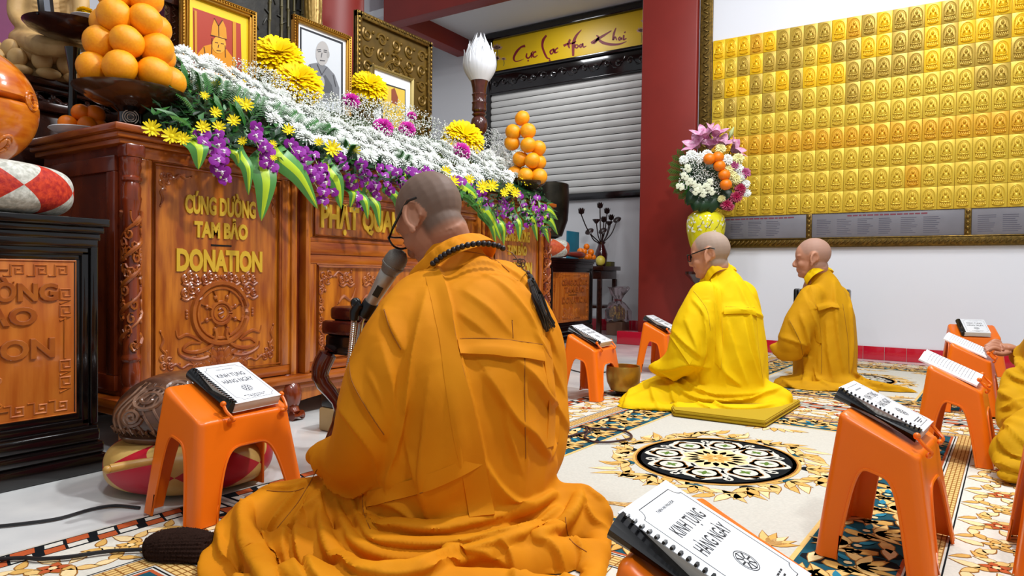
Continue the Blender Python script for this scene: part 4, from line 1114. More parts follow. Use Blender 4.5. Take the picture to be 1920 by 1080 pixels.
def make_body(parent, Hm, scale, skin, neck_to, lower, voxel=0.0045):
    """head with face, ears and neck running into the trunk hidden by the robe; Hm: face=+x, left=+y, up=+z"""
    b = MB(); B = lambda c, r, R=None: b.ball(c, r, 20, 14, R)
    B((-0.06, 0, 0.125), (0.405, 0.318, 0.375)); B((0.06, 0, 0.09), (0.32, 0.285, 0.34))
    B((0.09, 0, -0.10), (0.27, 0.25, 0.36)); B((0.13, 0, -0.32), (0.20, 0.19, 0.155)); B((0.19, 0, -0.40), (0.125, 0.13, 0.095))
    B((-0.10, 0, -0.16), (0.24, 0.235, 0.25))
    for s in (-1, 1):
        B((0.21, s * 0.145, -0.13), (0.12, 0.10, 0.11)); B((0.255, s * 0.13, 0.075), (0.085, 0.12, 0.045)); B((0.285, s * 0.115, 0.0), (0.05, 0.07, 0.04))
        # ear
        Re = Matrix.Rotation(s * 0.55, 3, 'Z') @ Matrix.Rotation(-0.25, 3, 'Y')
        c = Vector((-0.05, s * 0.312, -0.03))
        b.ball(c, (0.082, 0.016, 0.142), 16, 10, Re); b.ball(c - Vector((0, s * 0.03, 0)), (0.045, 0.04, 0.10), 12, 8, Re)
        rimp = [c + Re @ Vector((0.086 * math.cos(a) - 0.01, s * 0.028, 0.148 * math.sin(a))) for a in [(-1.2 + 0.42 * k) for k in range(12)]]
        b.tube(rimp, [0.020 + 0.012 * math.sin(PI * k / 11) for k in range(12)], 8)
        b.ball(c + Re @ Vector((0.03, s * 0.012, -0.135)), (0.042, 0.028, 0.058), 10, 8, Re)
    b.tube([(0.325, 0, 0.05), (0.372, 0, -0.04), (0.425, 0, -0.13)], [0.035, 0.045, 0.058], 10); B((0.41, 0, -0.145), (0.055, 0.075, 0.05))
    for s in (-1, 1): B((0.37, s * 0.055, -0.155), (0.05, 0.035, 0.036))
    B((0.335, 0, -0.245), (0.052, 0.105, 0.028)); B((0.325, 0, -0.295), (0.055, 0.09, 0.032)); B((0.30, 0, -0.40), (0.06, 0.075, 0.06))
    b.xf(Hm @ Matrix.Scale(scale, 4))
    nb = Hm @ (Vector((-0.13, 0, -0.18)) * scale)
    P = [nb, nb.lerp(Vector(neck_to), 0.5), Vector(neck_to), Vector(neck_to).lerp(Vector(lower), 0.4), Vector(lower)]
    b.tube(catmull(P, 5), [scale * x for x in ([0.235] * 5 + [0.225] * 5 + [0.26, 0.3, 0.35, 0.4, 0.42] + [0.45] * 6)], 18)
    vs, fs = remesh(b, voxel, 2)
    Mi = (Hm @ Matrix.Scale(scale, 4)).inverted(); st = []
    def ss(a, b_, x): t = min(1, max(0, (x - a) / (b_ - a))); return t * t * (3 - 2 * t)
    for p in vs:
        q = Mi @ p
        front = ss(0.20, 0.12, q.x - 0.35 * max(0, q.z - 0.12)) * ss(0.02, 0.12, q.z - 0.25 * max(0, q.x))
        back = ss(0.02, -0.08, q.x) * ss(-0.32, -0.2, q.z)
        r = max(front, back)
        d = math.hypot((q.x + 0.06) / 0.13, (q.z + 0.03) / 0.2)
        if abs(q.y) > 0.24 and d < 1.0: r = 0
        st.append(r)
    o = MB(); o.add(vs, fs); ob = o.build('body', skin, parent, world=True, ang=80)
    for s in (-1, 1):
        e = MB(); e.ball((0.312, s * 0.118, -0.004), (0.022, 0.045, 0.011), 10, 6); e.xf(Hm @ Matrix.Scale(scale, 4)); e.build('eye', M['ink'], parent, world=True)
        e = MB(); e.tube([(0.335, s * 0.055, 0.085), (0.318, s * 0.13, 0.102), (0.262, s * 0.20, 0.085)], [0.010, 0.016, 0.006], 6); e.xf(Hm @ Matrix.Scale(scale, 4)); e.build('eyebrow', M['brow'], parent, world=True)
    at = ob.data.attributes.new('stubble', 'FLOAT', 'POINT'); at.data.foreach_set('value', st)
    return ob
def head_frame(pos, face, roll=0.0):
    f = Vector(face).normalized(); l = Vector((0, 0, 1)).cross(f).normalized(); u = f.cross(l)
    Mx = Matrix(((f.x, l.x, u.x, pos[0]), (f.y, l.y, u.y, pos[1]), (f.z, l.z, u.z, pos[2]), (0, 0, 0, 1)))
    return Mx @ Matrix.Rotation(roll, 4, 'X')
def glasses(Hm, scale, label):
    t = thing('eyeglasses', label, 'glasses'); put(t, Hm @ Matrix.Scale(scale, 4)); t.location = (Hm).translation; t.scale = (scale,) * 3
    fm = MB(); gl = MB()
    for s in (-1, 1):
        c = Vector((0.415, s * 0.155, -0.005))
        rect = [c + Vector((0.0 - 0.02 * abs(y) / 0.12, y * s, z)) for y, z in ((-0.10, 0.065), (0.0, 0.072), (0.115, 0.06), (0.125, 0.0), (0.105, -0.06), (0.0, -0.078), (-0.09, -0.065), (-0.11, 0.0))]
        fm.tube(catmull(rect, 3, True), 0.012, 6, closed=True)
        gl.poly([p for p in catmull(rect, 3, True)])
        tp = MB(); tp.tube([c + Vector((-0.02, s * 0.12, 0.04)), Vector((0.25, s * 0.315, 0.06)), Vector((0.02, s * 0.345, 0.10)), Vector((-0.12, s * 0.355, 0.12)), Vector((-0.22, s * 0.335, 0.08))], [0.013, 0.014, 0.014, 0.016, 0.012], 6)
        tp.build('temple', M['black'], t)
    fm.tube([(0.415, -0.05, 0.01), (0.43, 0, 0.02), (0.415, 0.05, 0.01)], 0.010, 6)
    fm.build('rims', M['black'], t)
    gl.build('lens', M['lens'], t, smooth=False)
    return t
M['brow'] = mat('eyebrow_hair', '#2E2420', 0.8)
M['lens'] = mat('spectacle_lens', '#FFFFFF', 0.02, trans=1.0, ior=1.05)
def robe_mat(n, c, c2): 
    return mat(n, c, 0.75, spec=0.15, nscale=5, col2=c2, bump=0.10, bscale=700)
M['robeA'] = robe_mat('amber_robe', '#C97A0A', '#D2860F'); M['robeB'] = robe_mat('yellow_robe', '#E2BA02', '#E8C004'); M['robeC'] = robe_mat('golden_robe', '#BF8A0A', '#C8930C'); M['robeD'] = robe_mat('yellow_brown_robe', '#BE8C08', '#C6960C')
M['seamA'] = mat('amber_seam', '#8E5206', 0.8); M['seamB'] = mat('yellow_seam', '#CDA602', 0.8); M['seamC'] = mat('golden_seam', '#9A6E08', 0.8)
SK1 = skin_mat('skin_tan', '#A8745A', '#63544A'); SK2 = skin_mat('skin_light', '#C08A6C', '#9A8A7C'); SK3 = skin_mat('skin_pink', '#BA866C', '#A48272')
# ------------------------------------------------------------------ the monk in the amber robe, back to the camera
m1 = thing('person', 'person with shaved head in amber robe bowing towards the microphone', 'person', (-1.17, 1.5, 0.009))
chA = [
    [(850, 925, 1.86, 180), (852, 800, 1.88, 186), (858, 690, 1.89, 180), (868, 600, 1.90, 150), (858, 540, 1.92, 100), (850, 490, 1.93, 60)],
    [(800, 575, 1.82, 70), (755, 640, 1.74, 76), (722, 730, 1.70, 82), (704, 810, 1.72, 80), (668, 856, 1.76, 64), (620, 852, 1.82, 34), (588, 856, 1.86, 18)],
    [(930, 560, 2.02, 75), (985, 640, 2.05, 72), (1000, 740, 2.04, 64), (1005, 815, 2.0, 60), (990, 870, 1.95, 58)],
    [(800, 620, 1.74, 60), (835, 740, 1.67, 66), (835, 870, 1.66, 70), (820, 930, 1.68, 62)],
    [(930, 850, 1.74, 60), (960, 890, 1.78, 56), (1005, 870, 1.86, 44)],
    # lap, thighs and cloth spread on the floor
    [(830, 985, 1.80, 110), (700, 975, 1.82, 90), (590, 958, 1.86, 62), (520, 952, 1.86, 48)],
    [(830, 1000, 1.76, 90), (950, 990, 1.78, 74), (1030, 970, 1.82, 50)],
    [(520, 950, 1.84, 46), (470, 982, 1.77, 46), (430, 1025, 1.67, 40), (408, 1070, 1.58, 34), (400, 1130, 1.45, 30)],
    [(450, 1010, 1.77, 50), (600, 1010, 1.77, 66), (800, 1015, 1.76, 76), (1000, 1005, 1.78, 60), (1090, 985, 1.80, 40), (1140, 968, 1.82, 16)],
    [(410, 1062, 1.60, 40), (560, 1062, 1.60, 62), (760, 1064, 1.60, 74), (950, 1062, 1.60, 66), (1060, 1050, 1.62, 42), (1130, 1030, 1.66, 20)],
    [(405, 1130, 1.425, 34), (560, 1126, 1.43, 60), (760, 1130, 1.425, 70), (950, 1130, 1.425, 60), (1100, 1120, 1.44, 30)],
    [(440, 1200, 1.28, 34), (600, 1205, 1.27, 46), (760, 1205, 1.27, 52), (950, 1200, 1.28, 46), (1090, 1190, 1.30, 24)],
    [(1040, 945, 1.84, 40), (1095, 940, 1.84, 28), (1135, 955, 1.80, 14)], [(1122, 968, 1.84, 18), (1125, 1015, 1.74, 24), (1118, 1060, 1.60, 24), (1105, 1110, 1.48, 26)],
]
foA = [
    ([(684, 930), (692, 985), (745, 992), (810, 998), (860, 988), (925, 972), (985, 950), (1040, 925)], 17, 0.35),
    ([(650, 930), (685, 1000), (740, 1022), (830, 1026), (920, 1012), (1000, 995), (1050, 955)], 17, 0.35), ([(625, 940), (655, 1010), (720, 1044), (800, 1048), (880, 1036), (960, 1012), (1040, 990), (1085, 958)], 16, 0.4),
    ([(590, 930), (598, 985), (625, 1042), (690, 1072), (770, 1074), (865, 1052), (940, 1030)], 20, 0.45), ([(478, 897), (540, 889), (590, 884)], 9, 0.4), ([(470, 920), (450, 970), (462, 1030), (496, 1090), (505, 1130)], 26, 0.5), ([(1085, 925), (1075, 965), (1040, 1000), (1000, 1015)], 16, 0.5),
]
RIDGE_A = [
    ([(800, 545), (778, 640), (759, 740), (738, 850), (728, 915)], 20, 75, 20), ([(815, 489), (830, 524), (844, 572), (859, 655), (882, 747), (907, 860), (926, 966)], 9, 7, 60),
    ([(858, 668), (898, 661), (958, 667), (1021, 677)], 9, 45, 7), ([(958, 668), (1000, 715), (1036, 762), (1066, 806)], 14, 55, 14), ([(910, 700), (958, 778), (1000, 820), (1028, 856)], 14, 50, 14),
    ([(907, 867), (939, 916), (985, 945), (1040, 922)], 14, 9, 30), ([(905, 515), (945, 538), (988, 590), (1008, 628)], 6, 22, 12), ([(868, 545), (915, 580), (962, 632)], 5, 22, 14), ([(858, 585), (890, 608), (920, 634)], 4, 20, 12),
    ([(895, 490), (950, 505), (990, 540), (1000, 592)], 6, 24, 12), ([(985, 545), (1015, 600), (1042, 662)], 8, 26, 12), ([(1000, 620), (1030, 680), (1057, 742)], 7, 26, 12),
    ([(655, 675), (665, 720), (700, 780), (722, 820)], 9, 34, 10), ([(720, 580), (738, 625), (757, 662)], 9, 30, 10), ([(632, 760), (660, 790), (700, 850), (714, 906)], 11, 34, 12), ([(715, 640), (735, 720), (742, 800)], 9, 14, 40), ([(690, 700), (712, 745), (724, 790)], 6, 22, 12),
    ([(586, 862), (617, 900), (660, 926), (692, 915)], 14, 34, 6), ([(808, 690), (800, 800), (792, 900), (808, 996)], 12, 44, 14), ([(843, 720), (858, 800), (864, 900)], 7, 12, 34), ([(760, 760), (775, 860), (792, 945)], 9, 36, 12), ([(700, 935), (745, 950), (790, 992)], 9, 30, 12),
    ([(985, 700), (984, 780), (986, 880)], 5, 9, 9), ([(940, 720), (950, 800), (975, 880)], 8, 30, 12), ([(1042, 770), (1040, 820), (1030, 860)], 9, 12, 26),
    ([(684, 930), (694, 990), (745, 993), (810, 999), (860, 989), (927, 972)], 18, 46, 6),
    ([(655, 930), (690, 1005), (750, 1022), (840, 1024), (930, 1008), (1000, 990), (1047, 953)], 16, 26, 9), ([(630, 935), (655, 1010), (720, 1045), (800, 1050), (880, 1036), (960, 1012), (1040, 985), (1090, 950)], 16, 26, 9),
    ([(600, 925), (600, 985), (625, 1045), (690, 1076), (770, 1079), (865, 1054), (930, 1030)], 20, 30, 10), ([(575, 940), (556, 1015), (590, 1085), (650, 1112)], 22, 40, 12),
    ([(587, 885), (542, 950), (502, 1005), (488, 1052)], 18, 12, 44), ([(470, 915), (448, 970), (462, 1030), (500, 1102)], 24, 46, 14), ([(440, 940), (412, 985), (418, 1045), (446, 1097)], 16, 34, 12), ([(620, 910), (580, 960), (540, 1000), (545, 1055), (592, 1112)], 20, 12, 44), ([(408, 975), (388, 1020), (380, 1088)], 12, 30, 10),
    ([(480, 898), (540, 890), (594, 885)], 9, 8, 22), ([(490, 915), (545, 921), (572, 913), (602, 896)], 12, 28, 6), ([(1050, 905), (1090, 912), (1125, 935), (1165, 953)], 8, 20, 12), ([(1090, 925), (1075, 965), (1040, 998), (990, 1012)], 18, 12, 36), ([(1088, 930), (1110, 975), (1150, 1000)], 12, 32, 10),
    ([(1000, 1010), (1040, 1035), (1060, 1092)], 16, 40, 12), ([(930, 1015), (955, 1045), (965, 1102)], 18, 44, 12), ([(730, 1095), (830, 1050), (905, 1040), (950, 1062)], 20, 36, 12), ([(1070, 1000), (1090, 1040), (1080, 1095)], 10, 28, 10), ([(660, 1090), (720, 1070), (800, 1066)], 14, 30, 10), ([(500, 1010), (520, 1060), (560, 1100)], 14, 36, 12),
]
rA, SA_ = make_robe('robe', chA, foA, M['robeA'], m1, 0.014, 0.0052, 8, 3, crumple=0.0022, ridges=RIDGE_A)
cloth_strip(SA_, [(794, 507), (801, 533), (809, 566), (815, 595), (824, 637), (832, 700), (842, 770), (852, 830), (868, 900), (880, 970)], [(815, 489), (830, 524), (844, 572), (853, 625), (859, 655), (868, 699), (882, 747), (895, 813), (907, 860), (926, 966)], 0.006, M['robeA'], m1, 'shoulder_band')
cloth_strip(SA_, [(858, 636), (929, 636), (975, 640), (1017, 647)], [(862, 664), (898, 659), (958, 666), (1019, 676)], 0.008, M['robeA'], m1, 'yoke_flap')
cloth_strip(SA_, [(688, 922), (740, 908), (800, 890), (860, 866), (903, 846)], [(690, 950), (745, 936), (805, 918), (862, 892), (906, 868)], 0.005, M['robeA'], m1, 'lower_band')
cloth_strip(SA_, [(1014, 625), (1022, 690), (1030, 750), (1024, 840)], [(1030, 640), (1036, 700), (1038, 770), (1036, 836)], 0.005, M['robeA'], m1, 'side_band')
seam(SA_, [[(815, 489), (830, 524), (844, 572), (859, 655), (882, 747), (907, 860), (926, 966)], [(862, 635), (929, 635), (1017, 646)], [(720, 580), (733, 620), (752, 655)], [(655, 675), (660, 715), (690, 770), (720, 815)],
           [(868, 470), (920, 482), (955, 510)], [(690, 950), (745, 936), (806, 918), (906, 868)], [(679, 925), (682, 960), (694, 992)], [(984, 670), (984, 760), (986, 860)], [(960, 600), (962, 634)], [(595, 880), (560, 940), (520, 990)], [(500, 920), (545, 922), (570, 915)],
           [(1120, 910), (1150, 940), (1168, 952)], [(1060, 970), (1068, 1010), (1100, 1035)]], 0.0012, M['seamA'], m1)
def collar(pts, h, th, material, parent, lean=0.25):
    lo = catmull([Vector(p) for p in pts], 8, True); n = len(lo); c = sum(lo, Vector()) / n; b = MB(); vs = []
    nrm = Vector()
    for i in range(n): nrm += (lo[i] - c).cross(lo[(i + 1) % n] - c)
    nrm.normalize()
    if nrm.z < 0: nrm = -nrm
    for i in range(n):
        rad = (lo[i] - c); rad = (rad - nrm * rad.dot(nrm)).normalized(); up = (nrm - rad * lean).normalized()
        w_ = 0.002 * math.sin(i * 1.3)
        for o, k in ((0, -0.35), (th / 2 + w_, 0.1), (th * 0.6 + w_, 0.9), (0.2 * th, 1.05), (-th / 2, 0.9), (-th / 2, -0.3)): vs.append(lo[i] + rad * o + up * (h * k))
    m_ = 6; fs = []
    for i in range(n):
        for k in range(m_): fs.append((i * m_ + k, ((i + 1) % n) * m_ + k, ((i + 1) % n) * m_ + (k + 1) % m_, i * m_ + (k + 1) % m_))
    b.add(vs, fs); return b.build('collar', material, parent, world=True, ang=70)
CP = [pd(*p) for p in ((772, 535, 1.86), (806, 500, 1.80), (836, 478, 1.785), (872, 462, 1.80), (906, 455, 1.87), (924, 462, 1.96), (905, 490, 2.07), (850, 515, 2.1), (795, 535, 1.98))]
collar(CP, 0.036, 0.012, M['robeA'], m1, 0.45)
collar([p + Vector((0, 0, 0.012)) for p in CP], 0.034, 0.004, M['robeA'], m1, 0.75)
Hm1 = head_frame(pd(806, 412, 1.94), (-0.80, 0.06, -0.60), 0.0)
bA = make_body(m1, Hm1, 0.262, SK1, pd(858, 500, 1.95), pd(858, 700, 1.92))
glasses(Hm1, 0.262, 'black-framed eyeglasses worn by the person at the microphone')
# sock
sk = MB(); sk.tube(catmull([pd(395, 1040, 1.62), pd(345, 1030, 1.63), pd(300, 1032, 1.62), pd(270, 1040, 1.60)], 5), [0.052, 0.052, 0.053, 0.054, 0.055, 0.055, 0.055, 0.054, 0.053, 0.052, 0.05, 0.047, 0.043, 0.038, 0.032, 0.02], 24, flat=((0, 0, 1), 0.86))
n0 = len(sk.v)
ribs = []
vs, fs = remesh(sk, 0.004, 3)
cen = pd(330, 1032, 1.62)
axd = (pd(270, 1040, 1.60) - pd(395, 1040, 1.62)).normalized(); u_, q_ = frame_of(axd)
for p in vs:
    d = p - cen; a = math.atan2(d.dot(u_), d.dot(q_)); rad = (d - axd * d.dot(axd)).normalized()
    p += rad * (0.0022 * math.sin(a * 34) + 0.0012 * math.sin(d.dot(axd) * 900))
    p.z = max(p.z, 0.0102)
o = MB(); o.add(vs, fs); o.build('knitted_sock', mat('brown_knit', '#2A1A14', 0.95, spec=0.1, noise_amt=0.2, nscale=300, bump=0.5, bscale=500), m1, world=True, ang=80)
# prayer beads with tassel
pb = thing('prayer_beads', 'dark wooden prayer beads with a long black tassel over the amber robe', 'prayer beads', pd(850, 470, 1.8))
bp = catmull([Vector((x, y, 0)) for x, y in ((812, 494), (828, 481), (847, 470), (871, 461), (895, 457), (918, 458), (936, 462), (950, 470))], 12)
bme = MB().ball((0, 0, 0), 0.0082, 10, 8).mesh('bead', mat('bead_wood', '#1C0E0A', 0.35)); acc = 0; lastp = None; depth = lambda x: 1.768 + 0.0011 * max(0, x - 880)
for i in range(len(bp)):
    q = bp[i]
    if lastp is None or (q - lastp).length > 8.6:
        h, nn = SA_.hit(q.x, q.y); D = depth(q.x)
        if h is not None: D = min(D, (CROT.transposed() @ (h - CPOS)).z * -1 - 0.004)
        link('bead', bme, pb, pd(q.x, q.y, D) - pb.location); lastp = q
def on(px, py, off=0.006):
    h, nn = SA_.hit(px, py); return h + nn * off if h is not None else pd(px, py, 1.85)
t = MB(); t.tube([pd(950, 470, depth(950)), on(960, 474), on(970, 486), on(977, 494)], 0.0018, 6); t.tube([on(977, 494), on(981, 505), on(985, 512)], 0.0018, 6)
t.build('cord', mat('bead_cord', '#6A4A38', 0.7), pb, world=True)
k = MB()
for a in range(4):
    c = on(977, 493, 0.008); u_, v_ = CROT @ Vector((math.cos(a * PI / 2 + .6), math.sin(a * PI / 2 + .6), 0)), None
    pts = [c + u_ * (0.010 * (1 - math.cos(2 * PI * s / 10)) / 1.6) + (CROT @ Vector((-math.sin(a * PI / 2 + .6), math.cos(a * PI / 2 + .6), 0))) * (0.007 * math.sin(2 * PI * s / 10)) for s in range(10)]
    k.tube(pts, 0.0016, 5, closed=True)
k.ball(on(986, 514, 0.008), 0.006, 8, 6); k.build('endless_knot', mat('bead_knot', '#5C4034', 0.6), pb, world=True)
ts = MB(); rr = random.Random(4)
tp, te = on(990, 520, 0.010), None
ts.tube([on(986, 514, 0.008), on(990, 522, 0.009), on(993, 528, 0.009)], [0.004, 0.008, 0.007], 8)
for i in range(46):
    f = (i / 45 - 0.5) * 2; g = rr.uniform(-0.004, 0.006)
    P = [on(992 + f * 5, 526 - f * 1, 0.008 + g * 0.5), on(1003 + f * 7, 556 - f * 3, 0.007 + g), on(1016 + f * 8, 588 - f * 3, 0.006 + g), on(1028 + f * 10, 614 - f * 4 + rr.uniform(-4, 6), 0.005 + g * 0.6)]
    ts.tube(catmull(P, 4), 0.0017, 4)
ts.build('tassel', mat('black_thread', '#17110E', 0.7), pb, world=True)

# ------------------------------------------------------------------ the monk in the bright yellow robe
m2 = thing('person', 'person in bright yellow robe and eyeglasses seated on a yellow mat', 'person', (-1.15, 3.88, 0.009))
chB = [
    [(1345, 745, 3.725, 82), (1352, 665, 3.735, 80), (1356, 595, 3.744, 70), (1352, 545, 3.754, 48), (1346, 510, 3.763, 26)],
    [(1322, 556, 3.648, 30), (1300, 615, 3.590, 38), (1282, 668, 3.571, 36), (1250, 688, 3.609, 20), (1224, 690, 3.648, 9)],
    [(1385, 560, 3.841, 36), (1398, 640, 3.860, 36), (1400, 720, 3.841, 40)],
    [(1345, 765, 3.609, 44), (1270, 758, 3.609, 40), (1210, 762, 3.590, 30), (1172, 768, 3.551, 14)], [(1260, 725, 3.725, 34), (1200, 745, 3.706, 24), (1168, 758, 3.648, 12)],
    [(1380, 765, 3.609, 42), (1440, 765, 3.590, 30), (1475, 768, 3.571, 14)], [(1280, 772, 3.42, 18), (1360, 778, 3.40, 20), (1430, 776, 3.42, 20), (1468, 766, 3.52, 15)], [(1162, 764, 3.55, 8), (1190, 768, 3.50, 12), (1260, 772, 3.45, 15)],
]
foB = [([(1322, 560), (1330, 620), (1326, 680), (1318, 720)], 16, 0.6), ([(1300, 590), (1318, 640), (1330, 680)], 8, 0.6), ([(1262, 640), (1285, 665), (1300, 690)], 7, 0.6), ([(1250, 690), (1290, 690), (1318, 680)], 8, 0.5),
       ([(1335, 520), (1342, 580), (1345, 650), (1348, 720)], 9, 0.6), ([(1385, 540), (1405, 600), (1412, 670), (1420, 730)], 9, 0.6), ([(1365, 600), (1375, 660), (1395, 720)], 9, 0.65), ([(1420, 580), (1428, 640), (1436, 700)], 7, 0.5),
       ([(1215, 692), (1260, 705), (1310, 722), (1370, 740), (1440, 735)], 10, 0.4), ([(1200, 705), (1250, 740), (1320, 760), (1400, 755), (1480, 740)], 12, 0.4), ([(1160, 750), (1200, 745), (1260, 770), (1340, 778), (1420, 775)], 10, 0.45),
       ([(1230, 715), (1245, 745), (1275, 775)], 7, 0.5), ([(1185, 735), (1195, 760), (1205, 778)], 6, 0.5), ([(1310, 700), (1350, 725), (1400, 730), (1440, 715)], 9, 0.45), ([(1440, 735), (1465, 755), (1485, 770)], 9, 0.4), ([(1300, 735), (1330, 750), (1380, 750)], 8, 0.5)]
RIDGE_B = [([(1334, 535), (1337, 567), (1349, 653), (1361, 715)], 7, 6, 26), ([(1355, 587), (1392, 584), (1428, 595)], 7, 20, 4), ([(1299, 562), (1318, 588), (1333, 618)], 5, 14, 5), ([(1258, 616), (1284, 645), (1312, 670)], 6, 16, 4), ([(1216, 690), (1252, 692), (1292, 682), (1325, 690)], 8, 16, 4),
    ([(1225, 692), (1260, 704), (1307, 734), (1369, 740), (1443, 736)], 9, 18, 5), ([(1240, 706), (1291, 743), (1338, 752), (1412, 745), (1460, 730)], 9, 16, 5), ([(1204, 698), (1182, 730), (1170, 770)], 6, 16, 6), ([(1256, 722), (1264, 758), (1284, 780)], 7, 18, 5), ([(1220, 725), (1226, 752), (1240, 778)], 6, 16, 5),
    ([(1150, 770), (1230, 768), (1307, 776), (1400, 782), (1465, 770)], 7, 16, 4), ([(1440, 705), (1470, 728), (1490, 742)], 7, 5, 18), ([(1315, 735), (1350, 765), (1400, 770), (1450, 760)], 8, 16, 5), ([(1380, 530), (1400, 580), (1412, 650), (1428, 725)], 6, 18, 6), ([(1365, 600), (1378, 660), (1400, 720)], 6, 6, 18), ([(1395, 600), (1404, 660), (1424, 715)], 6, 6, 16),
    ([(1320, 590), (1318, 650), (1306, 700)], 8, 22, 7), ([(1285, 600), (1300, 640), (1306, 665)], 5, 16, 5), ([(1345, 660), (1360, 700), (1390, 725)], 6, 14, 5), ([(1295, 752), (1340, 772), (1380, 776)], 6, 12, 4)]
chB.append([(1400, 742, 3.68, 40), (1445, 742, 3.62, 26), (1474, 746, 3.56, 14)])
rB, SB_ = make_robe('robe', chB, foB[:1], M['robeB'], m2, 0.016, 0.007, 6, 2, crumple=0.004, cs=7, ridges=RIDGE_B)
cloth_strip(SB_, [(1332, 520), (1338, 560), (1342, 620), (1340, 680)], [(1345, 515), (1350, 560), (1354, 620), (1352, 690)], 0.009, M['robeB'], m2, 'shoulder_band')
cloth_strip(SB_, [(1358, 576), (1390, 574), (1415, 578)], [(1358, 590), (1390, 586), (1418, 592)], 0.010, M['robeB'], m2, 'yoke_flap')
cloth_strip(SB_, [(1262, 618), (1280, 645), (1300, 672)], [(1256, 628), (1274, 655), (1292, 684)], 0.007, M['robeB'], m2, 'sleeve_band')
seam(SB_, [[(1345, 515), (1350, 560), (1354, 620), (1352, 690)], [(1360, 575), (1415, 577)], [(1300, 545), (1325, 580), (1332, 620)], [(1418, 590), (1422, 650), (1430, 710)]], 0.0016, M['seamB'], m2)
collar([pd(*p) for p in ((1325, 530, 3.706), (1335, 512, 3.667), (1350, 503, 3.667), (1368, 502, 3.725), (1378, 506, 3.812), (1360, 514, 4.0), (1335, 526, 3.812))], 0.036, 0.016, M['robeB'], m2, 0.5)
Hm2 = head_frame(pd(1330, 478, 3.735), (-0.985, -0.05, -0.16))
make_body(m2, Hm2, 0.253, SK2, pd(1348, 515, 3.763), pd(1350, 640, 3.763), 0.006)
glasses(Hm2, 0.253, 'dark-framed eyeglasses worn by the person in bright yellow')
cu = thing('sitting_mat', 'flat yellow sitting mat under the bright yellow robe', 'mat', (-1.0, 3.6, 0.009))
def mat_prism(z0, z1, ins=0.0):
    c = [fl(1262, 784), fl(1436, 806), fl(1502, 764), fl(1240, 740)]; g = sum(c, Vector()) / 4
    return [g + (p - g) * (1 - ins) + Vector((0, 0, 0)) for p in c]
b = MB()
for (z0, z1, ins) in ((0.0095, 0.022, 0.0), (0.022, 0.040, 0.01)):
    c = mat_prism(z0, z1, ins); vs = [Vector((p.x, p.y, z0)) for p in c] + [Vector((p.x, p.y, z1)) for p in c]
    bm_ = bmesh.new(); q = [bm_.verts.new(p) for p in vs]
    for f in ((3, 2, 1, 0), (4, 5, 6, 7), (0, 1, 5, 4), (1, 2, 6, 5), (2, 3, 7, 6), (3, 0, 4, 7)): bm_.faces.new([q[i] for i in f])
    bmesh.ops.bevel(bm_, geom=bm_.edges[:], offset=0.005, segments=2, affect='EDGES'); b.bm(bm_); bm_.free()
b.build('mat_pad', mat('mat_cloth', '#B39408', 0.85, bump=0.2, bscale=300), cu, world=True)
# ------------------------------------------------------------------ the monk in the golden robe
m3 = thing('person', 'person in golden brown robe seated farthest from the camera by the wall', 'person', (-0.77, 5.04, 0.009))
chC = [
    [(1545, 712, 4.412, 54), (1547, 650, 4.431, 55), (1548, 585, 4.441, 48), (1542, 540, 4.450, 32), (1536, 512, 4.460, 19)],
    [(1522, 556, 4.355, 22), (1500, 605, 4.317, 28), (1482, 648, 4.317, 28), (1462, 655, 4.355, 16), (1450, 650, 4.374, 8)],
    [(1565, 560, 4.508, 28), (1575, 640, 4.527, 28), (1575, 700, 4.489, 30)],
    [(1540, 728, 4.317, 26), (1490, 725, 4.345, 24), (1465, 722, 4.355, 16)], [(1560, 728, 4.297, 24), (1610, 728, 4.345, 20), (1665, 730, 4.18, 11), (1722, 738, 4.08, 5)], [(1475, 726, 4.25, 14), (1550, 732, 4.15, 16), (1640, 735, 4.08, 10)], [(1540, 722, 4.3, 24), (1610, 728, 4.22, 16), (1690, 736, 4.10, 6)],
]
foC = [([(1522, 560), (1528, 620), (1520, 680), (1512, 720)], 11, 0.6), ([(1500, 585), (1512, 630), (1505, 680)], 7, 0.6), ([(1475, 620), (1490, 650), (1500, 690)], 7, 0.55), ([(1455, 655), (1480, 670), (1505, 665)], 6, 0.5), ([(1535, 540), (1545, 600), (1546, 680), (1540, 730)], 7, 0.6),
       ([(1565, 550), (1578, 610), (1582, 690), (1585, 730)], 7, 0.6), ([(1595, 580), (1598, 650), (1600, 710)], 6, 0.5), ([(1470, 715), (1520, 730), (1580, 732)], 7, 0.45), ([(1590, 715), (1630, 730), (1690, 738)], 7, 0.4), ([(1500, 740), (1560, 742), (1650, 743)], 5, 0.4)]
RIDGE_C = [([(1507, 548), (1526, 600), (1534, 640), (1538, 700)], 6, 5, 20), ([(1524, 581), (1545, 576), (1572, 578)], 5, 14, 3), ([(1452, 630), (1493, 642), (1514, 650)], 5, 12, 4), ([(1446, 657), (1470, 671), (1503, 668)], 6, 14, 4), ([(1563, 530), (1568, 618), (1580, 695)], 5, 14, 5), ([(1590, 550), (1596, 633), (1592, 700)], 5, 12, 5),
    ([(1452, 698), (1489, 728), (1545, 733), (1598, 728)], 7, 12, 4), ([(1600, 700), (1637, 722), (1718, 733)], 6, 10, 4), ([(1500, 590), (1510, 630), (1512, 690), (1505, 720)], 7, 16, 5), ([(1480, 600), (1494, 630), (1505, 655)], 4, 12, 4), ([(1525, 680), (1530, 710), (1560, 728)], 5, 12, 4), ([(1548, 600), (1552, 660), (1562, 715)], 5, 14, 5), ([(1480, 735), (1550, 740), (1640, 740)], 5, 10, 3)]
